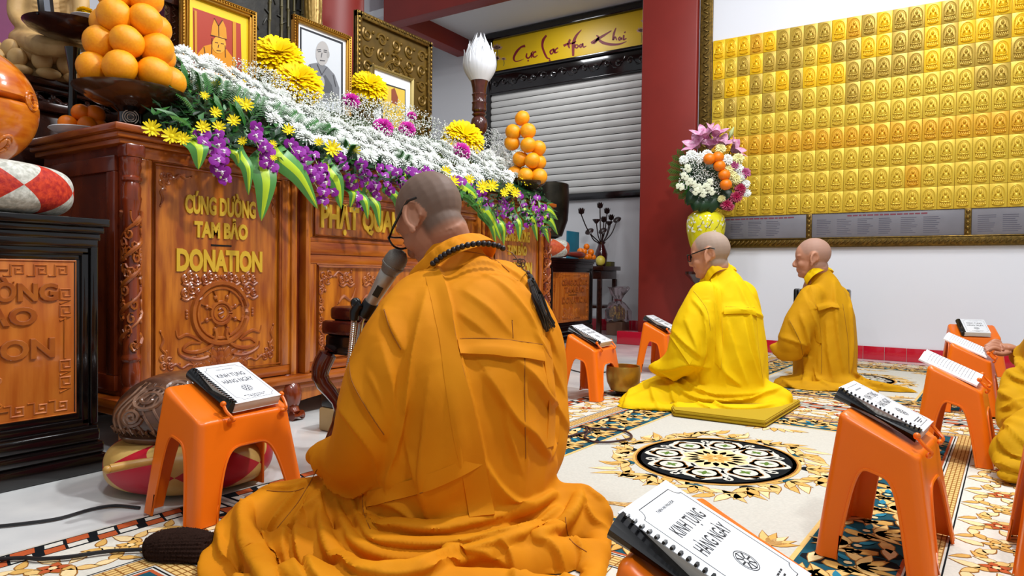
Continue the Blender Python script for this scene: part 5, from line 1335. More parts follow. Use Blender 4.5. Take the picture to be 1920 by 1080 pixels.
rC, SC_ = make_robe('robe', chC, foC[:1], M['robeC'], m3, 0.018, 0.0085, 6, 2, crumple=0.004, cs=6, ridges=RIDGE_C)
cloth_strip(SC_, [(1512, 545), (1524, 590), (1530, 640)], [(1520, 538), (1533, 590), (1540, 645)], 0.010, M['robeC'], m3, 'shoulder_band')
cloth_strip(SC_, [(1530, 570), (1555, 566), (1570, 568)], [(1532, 580), (1556, 575), (1572, 577)], 0.012, M['robeC'], m3, 'yoke_flap')
seam(SC_, [[(1520, 538), (1533, 590), (1540, 645), (1540, 700)], [(1480, 600), (1500, 640), (1505, 665)], [(1580, 570), (1590, 640), (1592, 700)]], 0.0018, M['seamC'], m3)
collar([pd(*p) for p in ((1512, 530, 4.412), (1522, 516, 4.374), (1538, 506, 4.374), (1552, 504, 4.431), (1560, 508, 4.508), (1545, 516, 4.546), (1522, 528, 4.489))], 0.038, 0.016, M['robeB'], m3, 0.5)
Hm3 = head_frame(pd(1522, 484, 4.441), (-0.985, -0.12, -0.10))
make_body(m3, Hm3, 0.258, SK3, pd(1534, 515, 4.460), pd(1542, 640, 4.450), 0.006)
# ------------------------------------------------------------------ two seated people cut off by the right edge
def edge_person(label, loc, chains, folds, material, hd, sk, ridges=()):
    t = thing('person', label, 'person', loc)
    r, S = make_robe('robe', chains, folds, material, t, 0.016, 0.0085, 8, 3, crumple=0.0025, cs=8, ridges=ridges)
    make_body(t, head_frame(hd, (-0.95, 0.1, -0.3)), 0.26, sk, hd + Vector((0.05, 0, -0.17)), hd + Vector((0.06, 0, -0.42)), 0.008)
    return t, S
m4, S4 = edge_person('person at the right edge in yellow-brown robe, hand resting on an open book', (0.55, 3.9, 0.009),
    [[(2060, 760, 3.0, 120), (2065, 640, 3.0, 115), (2062, 560, 3.0, 86), (2050, 520, 3.0, 55), (2042, 492, 3.0, 32)], [(2100, 560, 3.15, 45), (2110, 660, 3.15, 50)], [(2010, 560, 3.05, 55), (1985, 640, 3.12, 52), (1950, 668, 3.38, 38), (1916, 668, 3.5, 22)],
     [(2000, 760, 2.9, 60), (1930, 755, 2.9, 46), (1893, 752, 2.88, 22)], [(1900, 705, 3.0, 18), (1896, 730, 2.94, 20), (1893, 760, 2.9, 22), (1893, 790, 2.84, 24)], [(1960, 720, 3.0, 50), (1905, 715, 3.0, 24)], [(1990, 800, 2.75, 50), (1920, 800, 2.76, 32)]],
    [([(1885, 720), (1905, 735), (1925, 770)], 10, 0.5), ([(1890, 700), (1920, 715), (1950, 720)], 9, 0.5), ([(1905, 660), (1915, 690), (1940, 700)], 8, 0.5), ([(1878, 755), (1905, 765), (1930, 790)], 9, 0.5)], M['robeD'], pd(2030, 400, 3.02), SK3, [([(1884, 690), (1905, 712), (1935, 722)], 8, 18, 5), ([(1874, 735), (1895, 752), (1925, 775)], 9, 18, 6), ([(1905, 655), (1912, 690), (1930, 705)], 7, 16, 6), ([(1878, 768), (1900, 765), (1930, 750)], 8, 16, 5), ([(1880, 790), (1905, 782), (1930, 790)], 8, 5, 18)])
hb = MB(); D = 3.50
hb.tube([pd(1918, 660, D), pd(1902, 655, D), pd(1888, 653, D), pd(1874, 652, D)], [0.036, 0.032, 0.040, 0.034], 14, flat=((0, 0, 1), 0.6)); hb.ball(pd(1888, 652, D), (0.045, 0.042, 0.022), 14, 10)
for i, (x, y, l) in enumerate(((1850, 657, 0), (1847, 652, 0), (1849, 647, 0), (1855, 643, 0))):
    a = pd(1876, 658 - i * 5, D - 0.02 + i * 0.014); e = pd(x, y + 1.5, D - 0.03 + i * 0.02)
    mdl = a.lerp(e, 0.5) + Vector((0, 0, 0.014)); hb.tube(catmull([a, mdl, e], 4), [0.0125 - 0.0004 * k for k in range(9)], 8); hb.ball(e, 0.009, 8, 6)
hb.tube(catmull([pd(1893, 661, D - 0.03), pd(1878, 664, D - 0.05), pd(1864, 661, D - 0.05)], 4), [0.014 - 0.0004 * k for k in range(9)], 8)
vs, fs = remesh(hb, 0.0035, 2); o = MB(); o.add(vs, fs); o.build('hand', mat('hand_skin', '#B07A60', 0.45, bump=0.1, bscale=200), m4, world=True, ang=80)
m5, S5 = edge_person('nearer person at the right edge, only a yellow-robed knee in view', (0.5, 3.05, 0.009),
    [[(2110, 840, 2.3, 150), (2115, 690, 2.3, 145), (2110, 580, 2.3, 112), (2100, 530, 2.3, 70), (2096, 500, 2.3, 42)], [(2160, 590, 2.42, 60), (2175, 720, 2.42, 70)], [(2050, 600, 2.35, 70), (2010, 700, 2.4, 66), (1975, 750, 2.45, 45)],
     [(2040, 850, 2.3, 80), (1950, 845, 2.34, 66), (1905, 850, 2.36, 44)], [(1960, 885, 2.28, 30), (1900, 888, 2.28, 20), (1872, 890, 2.30, 10)], [(1930, 800, 2.42, 36), (1895, 815, 2.44, 22)]],
    [([(1868, 850), (1890, 870), (1925, 880)], 12, 0.5), ([(1880, 810), (1900, 830), (1920, 860)], 11, 0.5), ([(1865, 885), (1890, 895), (1920, 900)], 9, 0.4), ([(1885, 790), (1905, 790), (1925, 800)], 9, 0.4)], M['robeD'], pd(2090, 390, 2.32), SK2, [([(1866, 860), (1888, 878), (1925, 886)], 10, 24, 6), ([(1874, 820), (1896, 850), (1925, 870)], 10, 24, 8), ([(1885, 795), (1905, 820), (1930, 840)], 9, 22, 8), ([(1862, 892), (1890, 897), (1925, 900)], 7, 14, 4)])
# ================================================================== cushions, wooden fish, statue
def diamond_mat(name, a1, a2, b1, b2, ns, rough, bump, bs):
    """two fabrics pieced in diamonds along the seam line stored in the attribute"""
    m = mat(name, a1, rough, nscale=ns, col2=a2, bump=bump, bscale=bs); nt = m.node_tree; bsdf = nt.nodes['Principled BSDF']
    rA_ = bsdf.inputs['Base Color'].links[0].from_node; nz = rA_.inputs['Fac'].links[0].from_node
    rB_ = nt.nodes.new('ShaderNodeValToRGB'); rB_.color_ramp.elements[0].color = (*lin(b1), 1); rB_.color_ramp.elements[1].color = (*lin(b2), 1); rB_.color_ramp.elements[0].position = 0.35; rB_.color_ramp.elements[1].position = 0.68
    nt.links.new(nz.outputs['Fac'], rB_.inputs['Fac'])
    at = nt.nodes.new('ShaderNodeAttribute'); at.attribute_name = 'diamond'; gt = nt.nodes.new('ShaderNodeMath'); gt.operation = 'GREATER_THAN'; gt.inputs[1].default_value = 0.0
    mx = nt.nodes.new('ShaderNodeMix'); mx.data_type = 'RGBA'
    nt.links.new(at.outputs['Fac'], gt.inputs[0]); nt.links.new(gt.outputs[0], mx.inputs['Factor']); nt.links.new(rB_.outputs['Color'], mx.inputs[6]); nt.links.new(rA_.outputs['Color'], mx.inputs[7]); nt.links.new(mx.outputs[2], bsdf.inputs['Base Color'])
    return m
def diamond_cushion(name, label, cat, c, r, h, n, mA, ph=0.0, ex=0.45, piping=None):
    t = thing(name, label, cat, c)
    b = MB(); ns, nv = n * 40, 57
    def pt(i, j):
        a = 2 * PI * i / ns + ph; tt = PI * j / (nv - 1)
        cs, sn = math.cos(tt), math.sin(tt)
        rr = r * (abs(sn) ** ex) * (1 + 0.012 * math.cos(n * 2 * PI * i / ns)); z = h / 2 + h / 2 * (1 if cs > 0 else -1) * abs(cs) ** 0.75
        return Vector((rr * math.cos(a), rr * math.sin(a), z))
    vs = [pt(i, j) for i in range(ns) for j in range(nv)]; base = len(b.v); b.v.extend(vs); at_ = []
    for i in range(ns):
        for j in range(nv): at_.append(abs(math.cos(PI * j / (nv - 1))) ** 0.75 - 1 + abs((i / 40) % 1 - 0.5) * 2)
    for i in range(ns):
        for j in range(nv - 1):
            b.f.append([i * nv + j, i * nv + j + 1, ((i + 1) % ns) * nv + j + 1, ((i + 1) % ns) * nv + j]); b.m.append(0)
    o_ = b.build('cover', mA, t, ang=70); o_.data.attributes.new('diamond', 'FLOAT', 'POINT').data.foreach_set('value', at_)
    return t
diamond_cushion('brocade_cushion', 'round red and white brocade cushion under the big wooden fish', 'cushion', (-2.68, 0.905, 0.85), 0.285, 0.17, 8, diamond_mat('red_white_brocade', '#A8A89C', '#DADAD0', '#A01414', '#D2401C', 65, 0.6, 0.6, 120), 0.15, 0.32)
M['fishwood'] = mat('orange_fish_wood', '#B8540A', 0.22, nscale=5, col2='#DE8420', stretch=(1.5, 1.5, 7), coat=0.6, detail=8)
def wooden_fish_big():
    t = thing('wooden_fish_drum', 'large glossy orange wooden fish drum on the brocade cushion', 'wooden drum', (-2.70, 0.885, 1.005))
    b = MB(); R = (0.215, 0.215, 0.20); n1, n2 = 72, 96
    def pt(u, v):
        a = 2 * PI * u; tt = PI * v
        p = Vector((math.sin(tt) * math.cos(a), math.sin(tt) * math.sin(a), math.cos(tt)))
        d = p.z - 0.18 + 0.10 * p.x
        k = 1.0 - 0.22 * math.exp(-(d / 0.028) ** 2) * max(0, min(1, (p.x + 0.75) * 2))
        k *= 1 + 0.02 * max(0, d) 
        return Vector((p.x * R[0] * k, p.y * R[1] * k, (p.z * k) * R[2] + 0.195))
    b.grid(pt, n1, n2, cu=True); b.build('shell', M['fishwood'], t, ang=50)
    q = MB()
    for (a0, z0, s) in ((0.42, 0.045, 1), (0.05, 0.045, 1), (0.75, 0.20, 1)):
        for r0 in (0.030, 0.018):
            q.tube([(lambda th: Vector(((R[0] + 0.001) * math.cos(th[0]) * math.sqrt(max(0.05, 1 - ((th[1] - 0.195) / R[2]) ** 2)), (R[1] + 0.001) * math.sin(th[0]) * math.sqrt(max(0.05, 1 - ((th[1] - 0.195) / R[2]) ** 2)), th[1])))((a0 + r0 / 0.2 * math.cos(2 * PI * k / 14), z0 + 0.02 + r0 * math.sin(2 * PI * k / 14))) for k in range(14)], 0.005, 6, closed=True)
    q.build('carved_curls', M['fishwood'], t)
wooden_fish_big()
diamond_cushion('satin_cushion', 'round red and gold satin cushion on the floor under the brown wooden fish', 'cushion', (-2.076, 1.30, 0.004), 0.25, 0.15, 6, diamond_mat('red_gold_satin', '#B8924A', '#CFAC64', '#AC0E24', '#B4142A', 12, 0.42, 0.1, 20), 0.30, 0.36)
def wooden_fish_small():
    t = thing('carved_wooden_fish', 'dark brown wooden fish drum carved with scales and swirls on the satin cushion', 'wooden drum', (-2.12, 1.30, 0.112))
    R = (0.19, 0.21, 0.135); c = Vector((0, 0, 0.105))
    M['fishbrown'] = mat('brown_fish_wood', '#3C2418', 0.3, nscale=12, col2='#6E4A34', coat=0.4); M['fishlight'] = mat('pale_carving', '#5A3A28', 0.28, nscale=16, col2='#8E6A52', coat=0.5)  # shell in dark brown, raised carving in a paler brown
    b = MB()
    def pt(u, v):
        a = 2 * PI * u; tt = PI * v; p = Vector((math.sin(tt) * math.cos(a), math.sin(tt) * math.sin(a), math.cos(tt)))
        d = p.z + 0.35 + 0.1 * p.y; k = 1.0 - 0.25 * math.exp(-(d / 0.06) ** 2)
        return c + Vector((p.x * R[0] * k, p.y * R[1] * k, p.z * R[2] * k))
    b.grid(pt, 48, 48, cu=True); b.build('shell', M['fishbrown'], t, ang=50)
    def S(a, e, h=0.0):
        p = Vector((math.cos(e) * math.cos(a), math.cos(e) * math.sin(a), math.sin(e))); return c + Vector((p.x * (R[0] + h), p.y * (R[1] + h), p.z * (R[2] + h)))
    q = MB()
    A0 = -0.55   # faces the camera side
    for (a, e, r0, s) in ((A0 - 0.55, 0.55, 0.30, 1), (A0 - 0.75, 0.15, 0.20, -1), (A0 + 0.15, 0.10, 0.26, 1), (A0 + 0.55, 0.45, 0.28, -1), (A0 - 0.1, 0.85, 0.2, 1), (A0 + 0.9, 0.05, 0.2, 1)):
        sp = spiral(0, 0, r0, 0.03, 0.3, s * 2.2, 34)
        q.tube([S(a + x / max(0.3, math.cos(e)), e + y) for x, y in sp], [0.007] * 30 + [0.006, 0.005, 0.005, 0.004, 0.003], 6)
    for k in range(16):
        a = A0 - 1.1 + k * 0.155
        q.tube([S(a + 0.10 * math.sin(j * 0.7 + k * 0.4), 0.95 - j * 0.13, 0.0) for j in range(10)], 0.0045, 5)
    for i in range(5):
        for j in range(5):
            a, e = A0 - 0.05 + (i - 2) * 0.13 + (j % 2) * 0.065, 0.78 + (j - 2) * 0.075
            q.tube([S(a + 0.065 * math.cos(x), e + 0.05 * math.sin(x)) for x in (PI, 1.25 * PI, 1.5 * PI, 1.75 * PI, 2 * PI)], 0.004, 5)
    for k in range(26):
        a = A0 - 1.3 + k * 0.1
        q.tube([S(a, -0.12 - 0.02 * math.sin(k), 0.002), S(a + 0.06, -0.25, 0.003)], [0.008, 0.004], 5)
    q.build('fish_carving', M['fishlight'], t)
wooden_fish_small()
mt = thing('drum_mallet', 'short pale wooden mallet stick lying on the satin cushion', 'mallet', (-1.98, 1.03, 0.12))
MB().ball(fl(201, 881, 0.1405), 0.0115, 10, 8).tube([fl(200, 881, 0.140), fl(206, 879, 0.141), fl(235, 873, 0.142), fl(262, 868, 0.144), fl(300, 862, 0.147)], [0.0112, 0.0125, 0.0125, 0.0115, 0.010], 12).build('handle', mat('pale_wood', '#A97C34', 0.35, nscale=20, col2='#BE924A'), mt, world=True)
# ------------------------------------------------------------------ rear tier, statue, tray
rt_ = thing('rear_altar_tier', 'dark wooden rear tier of the altar carrying the framed portraits', 'altar tier', (-3.8, 3.0, 0))
MB().box(-4.25, -3.34, 0.70, 4.75, 0, 1.36, 0.01).build('body', M['darkwood'], rt_, world=True)
MB().box(-4.28, -3.31, 0.67, 4.78, 1.36, 1.40, 0.008).build('worktop', M['darkwood'], rt_, world=True)
sand = mat('sandstone', '#AE8852', 0.55, nscale=14, col2='#C6A26A', bump=0.1, bscale=80)
st = thing('carved_stand', 'dark openwork carved stand under the seated statue', 'stand', pd(95, 250, 3.15))
SX = ox(95, 165, -3.47); 
b = MB(); b.box(-3.75, -3.33, SX.y - 0.36, SX.y + 0.30, 1.475, 1.505, 0.006); b.box(-3.73, -3.35, SX.y - 0.34, SX.y + 0.28, 1.45, 1.475, 0.006); b.build('slab', M['darkwood'], st, world=True)
b = MB(); b.box(-3.72, -3.40, SX.y - 0.32, SX.y + 0.26, 1.40, 1.45); b.build('core', M['blackwood'], st, world=True)
r = Relief(-3.365)
for k in range(9):
    y = SX.y - 0.30 + k * 0.07
    r.rope([(y, 1.41), (y + 0.05, 1.42), (y + 0.06, 1.44), (y + 0.02, 1.455), (y - 0.02, 1.44), (y, 1.42), (y + 0.05, 1.41)], 0.006)
    r.rope([(y - 0.03, 1.408), (y + 0.0, 1.43), (y + 0.03, 1.408), (y + 0.06, 1.43)], 0.006)
r.mb.build('openwork', M['darkwood'], st, world=True)
bu = thing('seated_statue', 'sandstone statue seated cross-legged on a lotus throne, head out of view', 'statue', (-3.54, SX.y, 1.505))
D0 = 3.10
b = MB()
for cch in ([(95, 60, D0 + .05, 52), (93, 10, D0 + .05, 40), (92, -50, D0 + .05, 48), (92, -90, D0 + .05, 30), (92, -120, D0 + .05, 18)], [(92, -150, D0 + .05, 34)], [(92, -188, D0 + .05, 14)],
            [(50, -60, D0, 17), (33, -10, D0 - .02, 15), (30, 28, D0 - .04, 14), (44, 50, D0 - .08, 11), (66, 60, D0 - .1, 8), (84, 66, D0 - .1, 8)], [(136, -60, D0 + .05, 17), (150, -10, D0, 15), (150, 30, D0 - .02, 14), (130, 60, D0 - .08, 10), (100, 66, D0 - .1, 8)],
            [(36, 74, D0 - .06, 18), (70, 84, D0 - .16, 20), (110, 90, D0 - .18, 18)], [(150, 80, D0 - .06, 18), (120, 88, D0 - .18, 16)], [(90, 90, D0, 40)]): chain(b, cch)
vs, fs = remesh(b, 0.008, 4); Sb = Surf(vs, fs); b2 = MB(); b2.add(vs, fs)
add_folds(b2, Sb, [([(62, 2 + 9 * k), (80, 6 + 9 * k), (100, 6 + 9 * k), (122, 1 + 9 * k)], 3.2, 0.3) for k in range(6)] + [([(48, 68 + k * 5), (70, 80 + k * 5), (96, 86 + k * 4), (130, 84 + k * 4)], 3.0, 0.3) for k in range(5)] + [([(100, 84), (96, 92), (84, 104)], 3, 0.3), ([(110, 86), (108, 96), (100, 106)], 3, 0.3)])
vs, fs = remesh(b2, 0.005, 1); b = MB(); b.add(vs, fs); b.build('figure', sand, bu, world=True, ang=80)
LC = Vector((-3.54, SX.y, 0)); LR = 0.205
MB().lathe([(LR * 0.95, 1.505), (LR * 0.98, 1.53), (LR * 0.8, 1.56), (LR * 0.8, 1.62), (LR * 0.88, 1.645), (0.02, 1.65)], LC, 28).build('lotus_core', sand, bu, world=True)
pme = MB().ball((0, 0, 0), (0.026, 0.040, 0.044), 14, 10).mesh('lotus_petal', sand); pm2 = MB().ball((0, 0, 0), (0.030, 0.048, 0.024), 14, 8).mesh('lotus_petal', sand)
for row, (z, R0, n, me_, off) in enumerate(((1.622, LR * 0.95, 15, pme, 0.5), (1.578, LR * 1.06, 15, pme, 0.0), (1.525, LR * 1.10, 14, pm2, 0.3))):
    for k in range(n):
        a = 2 * PI * (k + off) / n; link('lotus_petal', me_, bu, LC + Vector((R0 * math.cos(a), R0 * math.sin(a), z)) - bu.location, (0, 0, a))
M_DUMMY = 0
# dark round tray on a stem with a phone holder and a flower bowl
tr = thing('footed_tray', 'dark round footed tray in front of the statue, holding a phone stand', 'tray', ox(118, 330, -3.12))
tc = ox(136, 54, -3.12); tr.location = (tc.x, tc.y, 1.215)
MB().lathe([(0.05, 1.215), (0.055, 1.235), (0.02, 1.26), (0.013, 1.50), (0.03, 1.60)], (tc.x, tc.y, 0), 20).build('stem', M['blackwood'], tr, world=True)
MB().lathe([(0.03, tc.z - 0.05), (0.09, tc.z - 0.040), (0.160, tc.z - 0.012), (0.176, tc.z + 0.006), (0.169, tc.z + 0.008), (0.156, tc.z - 0.003), (0.001, tc.z - 0.006)], (tc.x, tc.y, 0), 36).build('dish', M['darkwood'], tr, world=True)
ph = thing('phone_stand', 'black phone on a small desk holder on the footed tray', 'phone', (tc.x + 0.04, tc.y - 0.11, tc.z))
b = MB(); P0 = Vector((tc.x + 0.04, tc.y - 0.11, tc.z - 0.004))
b.tube([P0 + Vector((0.03, -0.05, 0.003)), P0 + Vector((0, 0, 0.006)), P0 + Vector((0.03, 0.05, 0.003))], 0.005, 6); b.tube([P0, P0 + Vector((-0.05, -0.02, 0.003))], 0.005, 6); b.tube([P0 + Vector((0, 0, 0.004)), P0 + Vector((0, 0, 0.03))], 0.008, 8)
b.build('holder', M['black'], ph, world=True)
b = MB().box(-0.008, 0.004, -0.034, 0.034, 0.02, 0.17, 0.003); b.xf(Matrix.Translation(P0) @ Matrix.Rotation(R_(20), 4, 'Z') @ Matrix.Rotation(R_(-8), 4, 'Y')); b.build('case', M['black'], ph, world=True)
b = MB().box(0.004, 0.0048, -0.014, 0.014, 0.03, 0.16); b.xf(Matrix.Translation(P0) @ Matrix.Rotation(R_(20), 4, 'Z') @ Matrix.Rotation(R_(-8), 4, 'Y')); b.build('back_plate', mat('grey_metal', '#6C7078', 0.3, metal=0.6), ph, world=True)
bw = ox(160, 34, -3.15); bl = thing('flower_bowl', 'white saucer with a yellow chrysanthemum behind the oranges', 'bowl', bw)
MB().lathe([(0.012, -0.010), (0.03, -0.008), (0.055, 0.006), (0.052, 0.008), (0.02, -0.003), (0.001, -0.003)], bw, 24).build('saucer', M['white'], bl, world=True)
# ------------------------------------------------------------------ fruit
om = MB()
def opt(u, v):
    a = 2 * PI * u; tt = PI * v; p = Vector((math.sin(tt) * math.cos(a), math.sin(tt) * math.sin(a), 0.93 * math.cos(tt))); k = 1 - 0.07 * math.exp(-((PI - tt) / 0.22) ** 2) - 0.05 * math.exp(-(tt / 0.2) ** 2)
    return p * k
om.grid(opt, 20, 14, cu=True); OME = om.mesh('orange', M['fruit'], True, 80)
om2 = MB(); om2.grid(opt, 16, 10, cu=True); OM2 = om2.mesh('tangerine', M['tangerine'], True, 80)
def fruit(name, me, p, r, label, cat, group, rr):
    o = link(name, me, None, p, (rr.uniform(0, 6), rr.uniform(-0.9, 0.9), rr.uniform(0, 6)), r * rr.uniform(0.96, 1.04)); tag(o, label, cat, group); return o
def pedestal(label, c, z0, zr, r, badge=False):
    t = thing('pedestal_dish', label, 'dish', (c[0], c[1], z0))
    hgt = zr - z0
    MB().lathe([(r * .38, z0), (r * .40, z0 + .012), (r * .28, z0 + .03), (r * .22, z0 + hgt * .3), (r * .22, z0 + hgt * .5), (r * .34, z0 + hgt * .62)], (c[0], c[1], 0), 24).build('foot', M['blackwood'], t, world=True)
    MB().lathe([(r * .3, z0 + hgt * .60), (r * .65, z0 + hgt * .72), (r * .97, zr - .012), (r, zr), (r * .97, zr + .002), (r * .8, zr - .018), (r * .001, zr - .03)], (c[0], c[1], 0), 40).build('dish', mat('brown_lacquer', '#3A2416', 0.2, nscale=6, col2='#52381F', coat=0.6), t, world=True)
    if badge:
        d = (CPOS - Vector((c[0], c[1], z0))); d.z = 0; d.normalize(); p = Vector((c[0], c[1], z0 + hgt * .38)) + d * (r * .225); u = Vector((0, 0, 1)).cross(d).normalized()
        b = MB()
        for k in range(3): b.tube([p + u * ((0.012 + .008 * k) * math.cos(2 * PI * s / 18)) + Vector((0, 0, (0.012 + .008 * k) * math.sin(2 * PI * s / 18))) for s in range(18)], 0.0018, 5, closed=True)
        for s in (-1, 1): b.tube([p - u * 0.009 + Vector((0, 0, s * 0.009)), p + u * 0.009 - Vector((0, 0, s * 0.009))], 0.002, 5)
        b.build('coin_inlay', mat('pearl_inlay', '#C8C4B8', 0.3), t, world=True)
    return t
pc = ox(245, 178, -2.80); PR = 0.205
pedestal('dark footed dish heaped with the large orange pyramid at left', (pc.x, pc.y), 1.215, 1.395, PR, True)
rr = random.Random(11)
lay = ['bottom ring', 'second ring', 'third ring', 'fourth ring', 'tip']
for li, (n, R0, z, ph0) in enumerate(((7, 0.138, 1.452, 0.15), (6, 0.112, 1.558, 0.45), (5, 0.090, 1.662, 0.1), (3, 0.062, 1.762, 0.5), (1, 0.0, 1.86, 0))):
    ring_ = []
    for k in range(n):
        a = ph0 + 2 * PI * k / n; q = Vector((pc.x + R0 * math.cos(a), pc.y + R0 * math.sin(a), z)); c3 = CROT.transposed() @ (q - CPOS)
        ring_.append((c3.x / -c3.z, -c3.z, q))
    med = sum(r_[1] for r_ in ring_) / n; front = sorted([r_ for r_ in ring_ if r_[1] <= med + 0.01]); od = ['leftmost', 'second from left', 'third from left', 'fourth from left', 'fifth from left']
    for r_ in ring_:
        lb = 'top orange of the large pyramid at left' if n == 1 else '%s orange facing the camera in the %s of the large left pyramid' % (od[front.index(r_)], lay[li]) if r_ in front else 'orange at the back of the %s of the large left pyramid' % lay[li]
        fruit('orange', OME, r_[2], 0.066, lb, 'orange', 'oranges of the large left pyramid', rr)
wp = ox(152, 255, -3.02)
pt_ = thing('white_plate', 'small white plate of little oranges behind the altar corner', 'plate', (wp.x, wp.y, 1.215))
MB().lathe([(0.05, 1.216), (0.07, 1.22), (0.115, 1.245), (0.112, 1.248), (0.07, 1.228), (0.001, 1.226)], (wp.x, wp.y, 0), 30).build('dish', M['white'], pt_, world=True)
PLN = ['leftmost', 'nearest', 'farthest', 'rightmost', 'rear left', 'upper left', 'upper right']
for k, (dx, dy, dz) in enumerate(((0.0, -0.05, 0), (0.05, 0.0, 0), (-0.03, 0.05, 0), (0.03, 0.06, 0.0), (-0.05, -0.01, 0), (0.0, 0.0, 0.055), (0.02, 0.045, 0.055))):
    fruit('orange', OM2, (wp.x + dx, wp.y + dy, 1.262 + dz), 0.038, '%s small orange on the white plate' % PLN[k], 'orange', 'small oranges on the white plate', rr)
# right pyramid of oranges
DR = 5.05
rc = pd(990, 345, DR)
pedestal('dark footed dish under the slim orange pyramid at the right end of the altar', (rc.x, rc.y), 1.215, 1.36, 0.13)
for (x, y, d, nm) in ((979, 222, 0, 'top'), (962, 248, 0, 'upper left'), (990, 246, -.04, 'upper right'), (960, 268, 0.02, 'middle left'), (990, 272, -.06, 'middle'), (1009, 278, 0.02, 'middle right'), (998, 301, -.06, 'lower front'), (1009, 304, 0.04, 'lower right'), (976, 298, 0.0, 'lower left'), (985, 330, -0.06, 'bottom left front'), (1011, 331, -.05, 'bottom right'), (1000, 328, 0.08, 'bottom rear'), (965, 326, 0.04, 'bottom far left')):
    fruit('orange', OME, pd(x, y, DR + d), 0.0595, '%s orange of the slim pyramid at the right end of the altar' % nm, 'orange', 'oranges of the slim right pyramid', rr)
# ------------------------------------------------------------------ framed pictures on the rear tier
def picture(name, label, y0, y1, z0, z1, x, fw, mfr, mats, art, lean=0.0):
    t = thing(name, label, 'picture', (x, (y0 + y1) / 2, z0))
    b = MB()
    for q, m_, w0 in ((0.0, mfr, fw),):
        b.box(x - 0.025, x, y0, y1, z1 - w0, z1, 0.004); b.box(x - 0.025, x, y0, y1, z0, z0 + w0, 0.004); b.box(x - 0.025, x, y0, y0 + w0, z0, z1, 0.004); b.box(x - 0.025, x, y1 - w0, y1, z0, z1, 0.004)
    for a, h, rr_ in ((0.004, 0.004, 0.006), (fw * 0.55, 0.003, 0.007), (fw - 0.003, 0.001, 0.005)):
        b.tube([(x + h, y0 + a, z0 + a), (x + h, y1 - a, z0 + a), (x + h, y1 - a, z1 - a), (x + h, y0 + a, z1 - a)], rr_, 6, closed=True)
    n = int((y1 - y0) / 0.016)
    for k in range(n): b.ball((x + 0.004, y0 + (k + 0.5) * (y1 - y0) / n, z1 - fw * 0.28), (0.004, 0.006, 0.004), 6, 4)
    n = int((z1 - z0) / 0.016)
    for s in (y0 + fw * 0.28, y1 - fw * 0.28):
        for k in range(n): b.ball((x + 0.004, s, z0 + (k + 0.5) * (z1 - z0) / n), (0.004, 0.004, 0.006), 6, 4)
    b.build('frame', mfr, t, world=True)
    MB().box(x - 0.024, x - 0.012, y0 + fw - 0.004, y1 - fw + 0.004, z0 + fw - 0.004, z1 - fw + 0.004).build('mount', mats, t, smooth=False, world=True)
    for i, (nm, col_, pts) in enumerate(art):
        b = MB(); lv = x - 0.0116 + 0.0006 * i
        P = [ox(300 + p[0] / 4, p[1] / 4, lv) for p in pts]
        if nm == 'lines': 
            for k in range(0, len(P) - 1, 2):
                d = (P[k + 1] - P[k]).normalized(); nn = Vector((0, -d.z, d.y)) * 0.0022; b.poly([P[k] + nn, P[k] - nn, P[k + 1] - nn, P[k + 1] + nn])
            nm = 'drawn_lines'
        else: b.poly(P)
        b.build(nm, mat('print', col_, 0.35), t, smooth=False, world=True)
    return t
def blob_(cx, cy, rx, ry, n=20): return [(cx + rx * math.cos(2 * PI * k / n), cy + ry * math.sin(2 * PI * k / n)) for k in range(n)]
picture('framed_portrait', 'gold-framed colour portrait of an old robed figure in a pointed hat', 2.0, 2.437, 1.56, 2.115, -3.30, 0.042, M['gold'], mat('yellow_mount', '#E8C410', 0.4), [
    ('portrait_ground', '#A83A26', [(245, 55), (605, 180), (612, 470), (612, 560), (250, 560)]),
    ('robe_print', '#D88A10', [(285, 400), (330, 345), (390, 330), (440, 360), (500, 370), (545, 430), (545, 560), (285, 560)]),
    ('hat_print', '#D08C1C', [(382, 262), (392, 190), (410, 135), (440, 190), (470, 150), (495, 210), (502, 295)]),
    ('face_print', '#E0A030', blob_(443, 335, 52, 66)), 
    ('lines', '#5A2E12', [(408, 135), (440, 195), (440, 195), (470, 150), (440, 190), (442, 275), (380, 262), (502, 296), (412, 318), (436, 322), (456, 326), (480, 330), (440, 335), (436, 358), (424, 378), (456, 382), (392, 285), (388, 420), (488, 340), (492, 430), (330, 350), (350, 470)]),
    ('strip_print', '#C8881C', [(545, 160), (570, 168), (572, 560), (548, 560)]), ('strip_print', '#C8881C', [(258, 75), (276, 82), (280, 560), (262, 560)])])
picture('framed_portrait', 'gold-framed black and white portrait of a robed monk with joined hands', 2.69, 3.147, 1.56, 2.19, -3.30, 0.036, M['gold'], M['white'], [
    ('dark_border', '#2C2E34', [(1048, 198), (1372, 318), (1372, 900), (1048, 900)]), ('portrait_ground', '#C9CDD2', [(1062, 218), (1358, 330), (1358, 900), (1062, 900)]),
    ('robe_print', '#77797E', [(1080, 540), (1120, 480), (1180, 470), (1215, 480), (1255, 500), (1310, 560), (1345, 660), (1345, 760), (1080, 760)]), ('fold_print', '#55575C', [(1195, 600), (1240, 560), (1290, 640), (1300, 700), (1190, 690)]),
    ('face_print', '#ABA8A6', blob_(1218, 400, 50, 92)), ('ear_print', '#9A9896', blob_(1262, 410, 10, 26)), ('hands_print', '#A5A3A2', blob_(1215, 620, 20, 48)),
    ('lines', '#4A4A4E', [(1185, 388), (1208, 384), (1228, 388), (1250, 392), (1216, 395), (1210, 430), (1200, 452), (1238, 456), (1178, 374), (1206, 370), (1228, 374), (1254, 380), (1180, 480), (1215, 560), (1215, 560), (1250, 505), (1130, 490), (1110, 640), (1300, 560), (1320, 650)])])
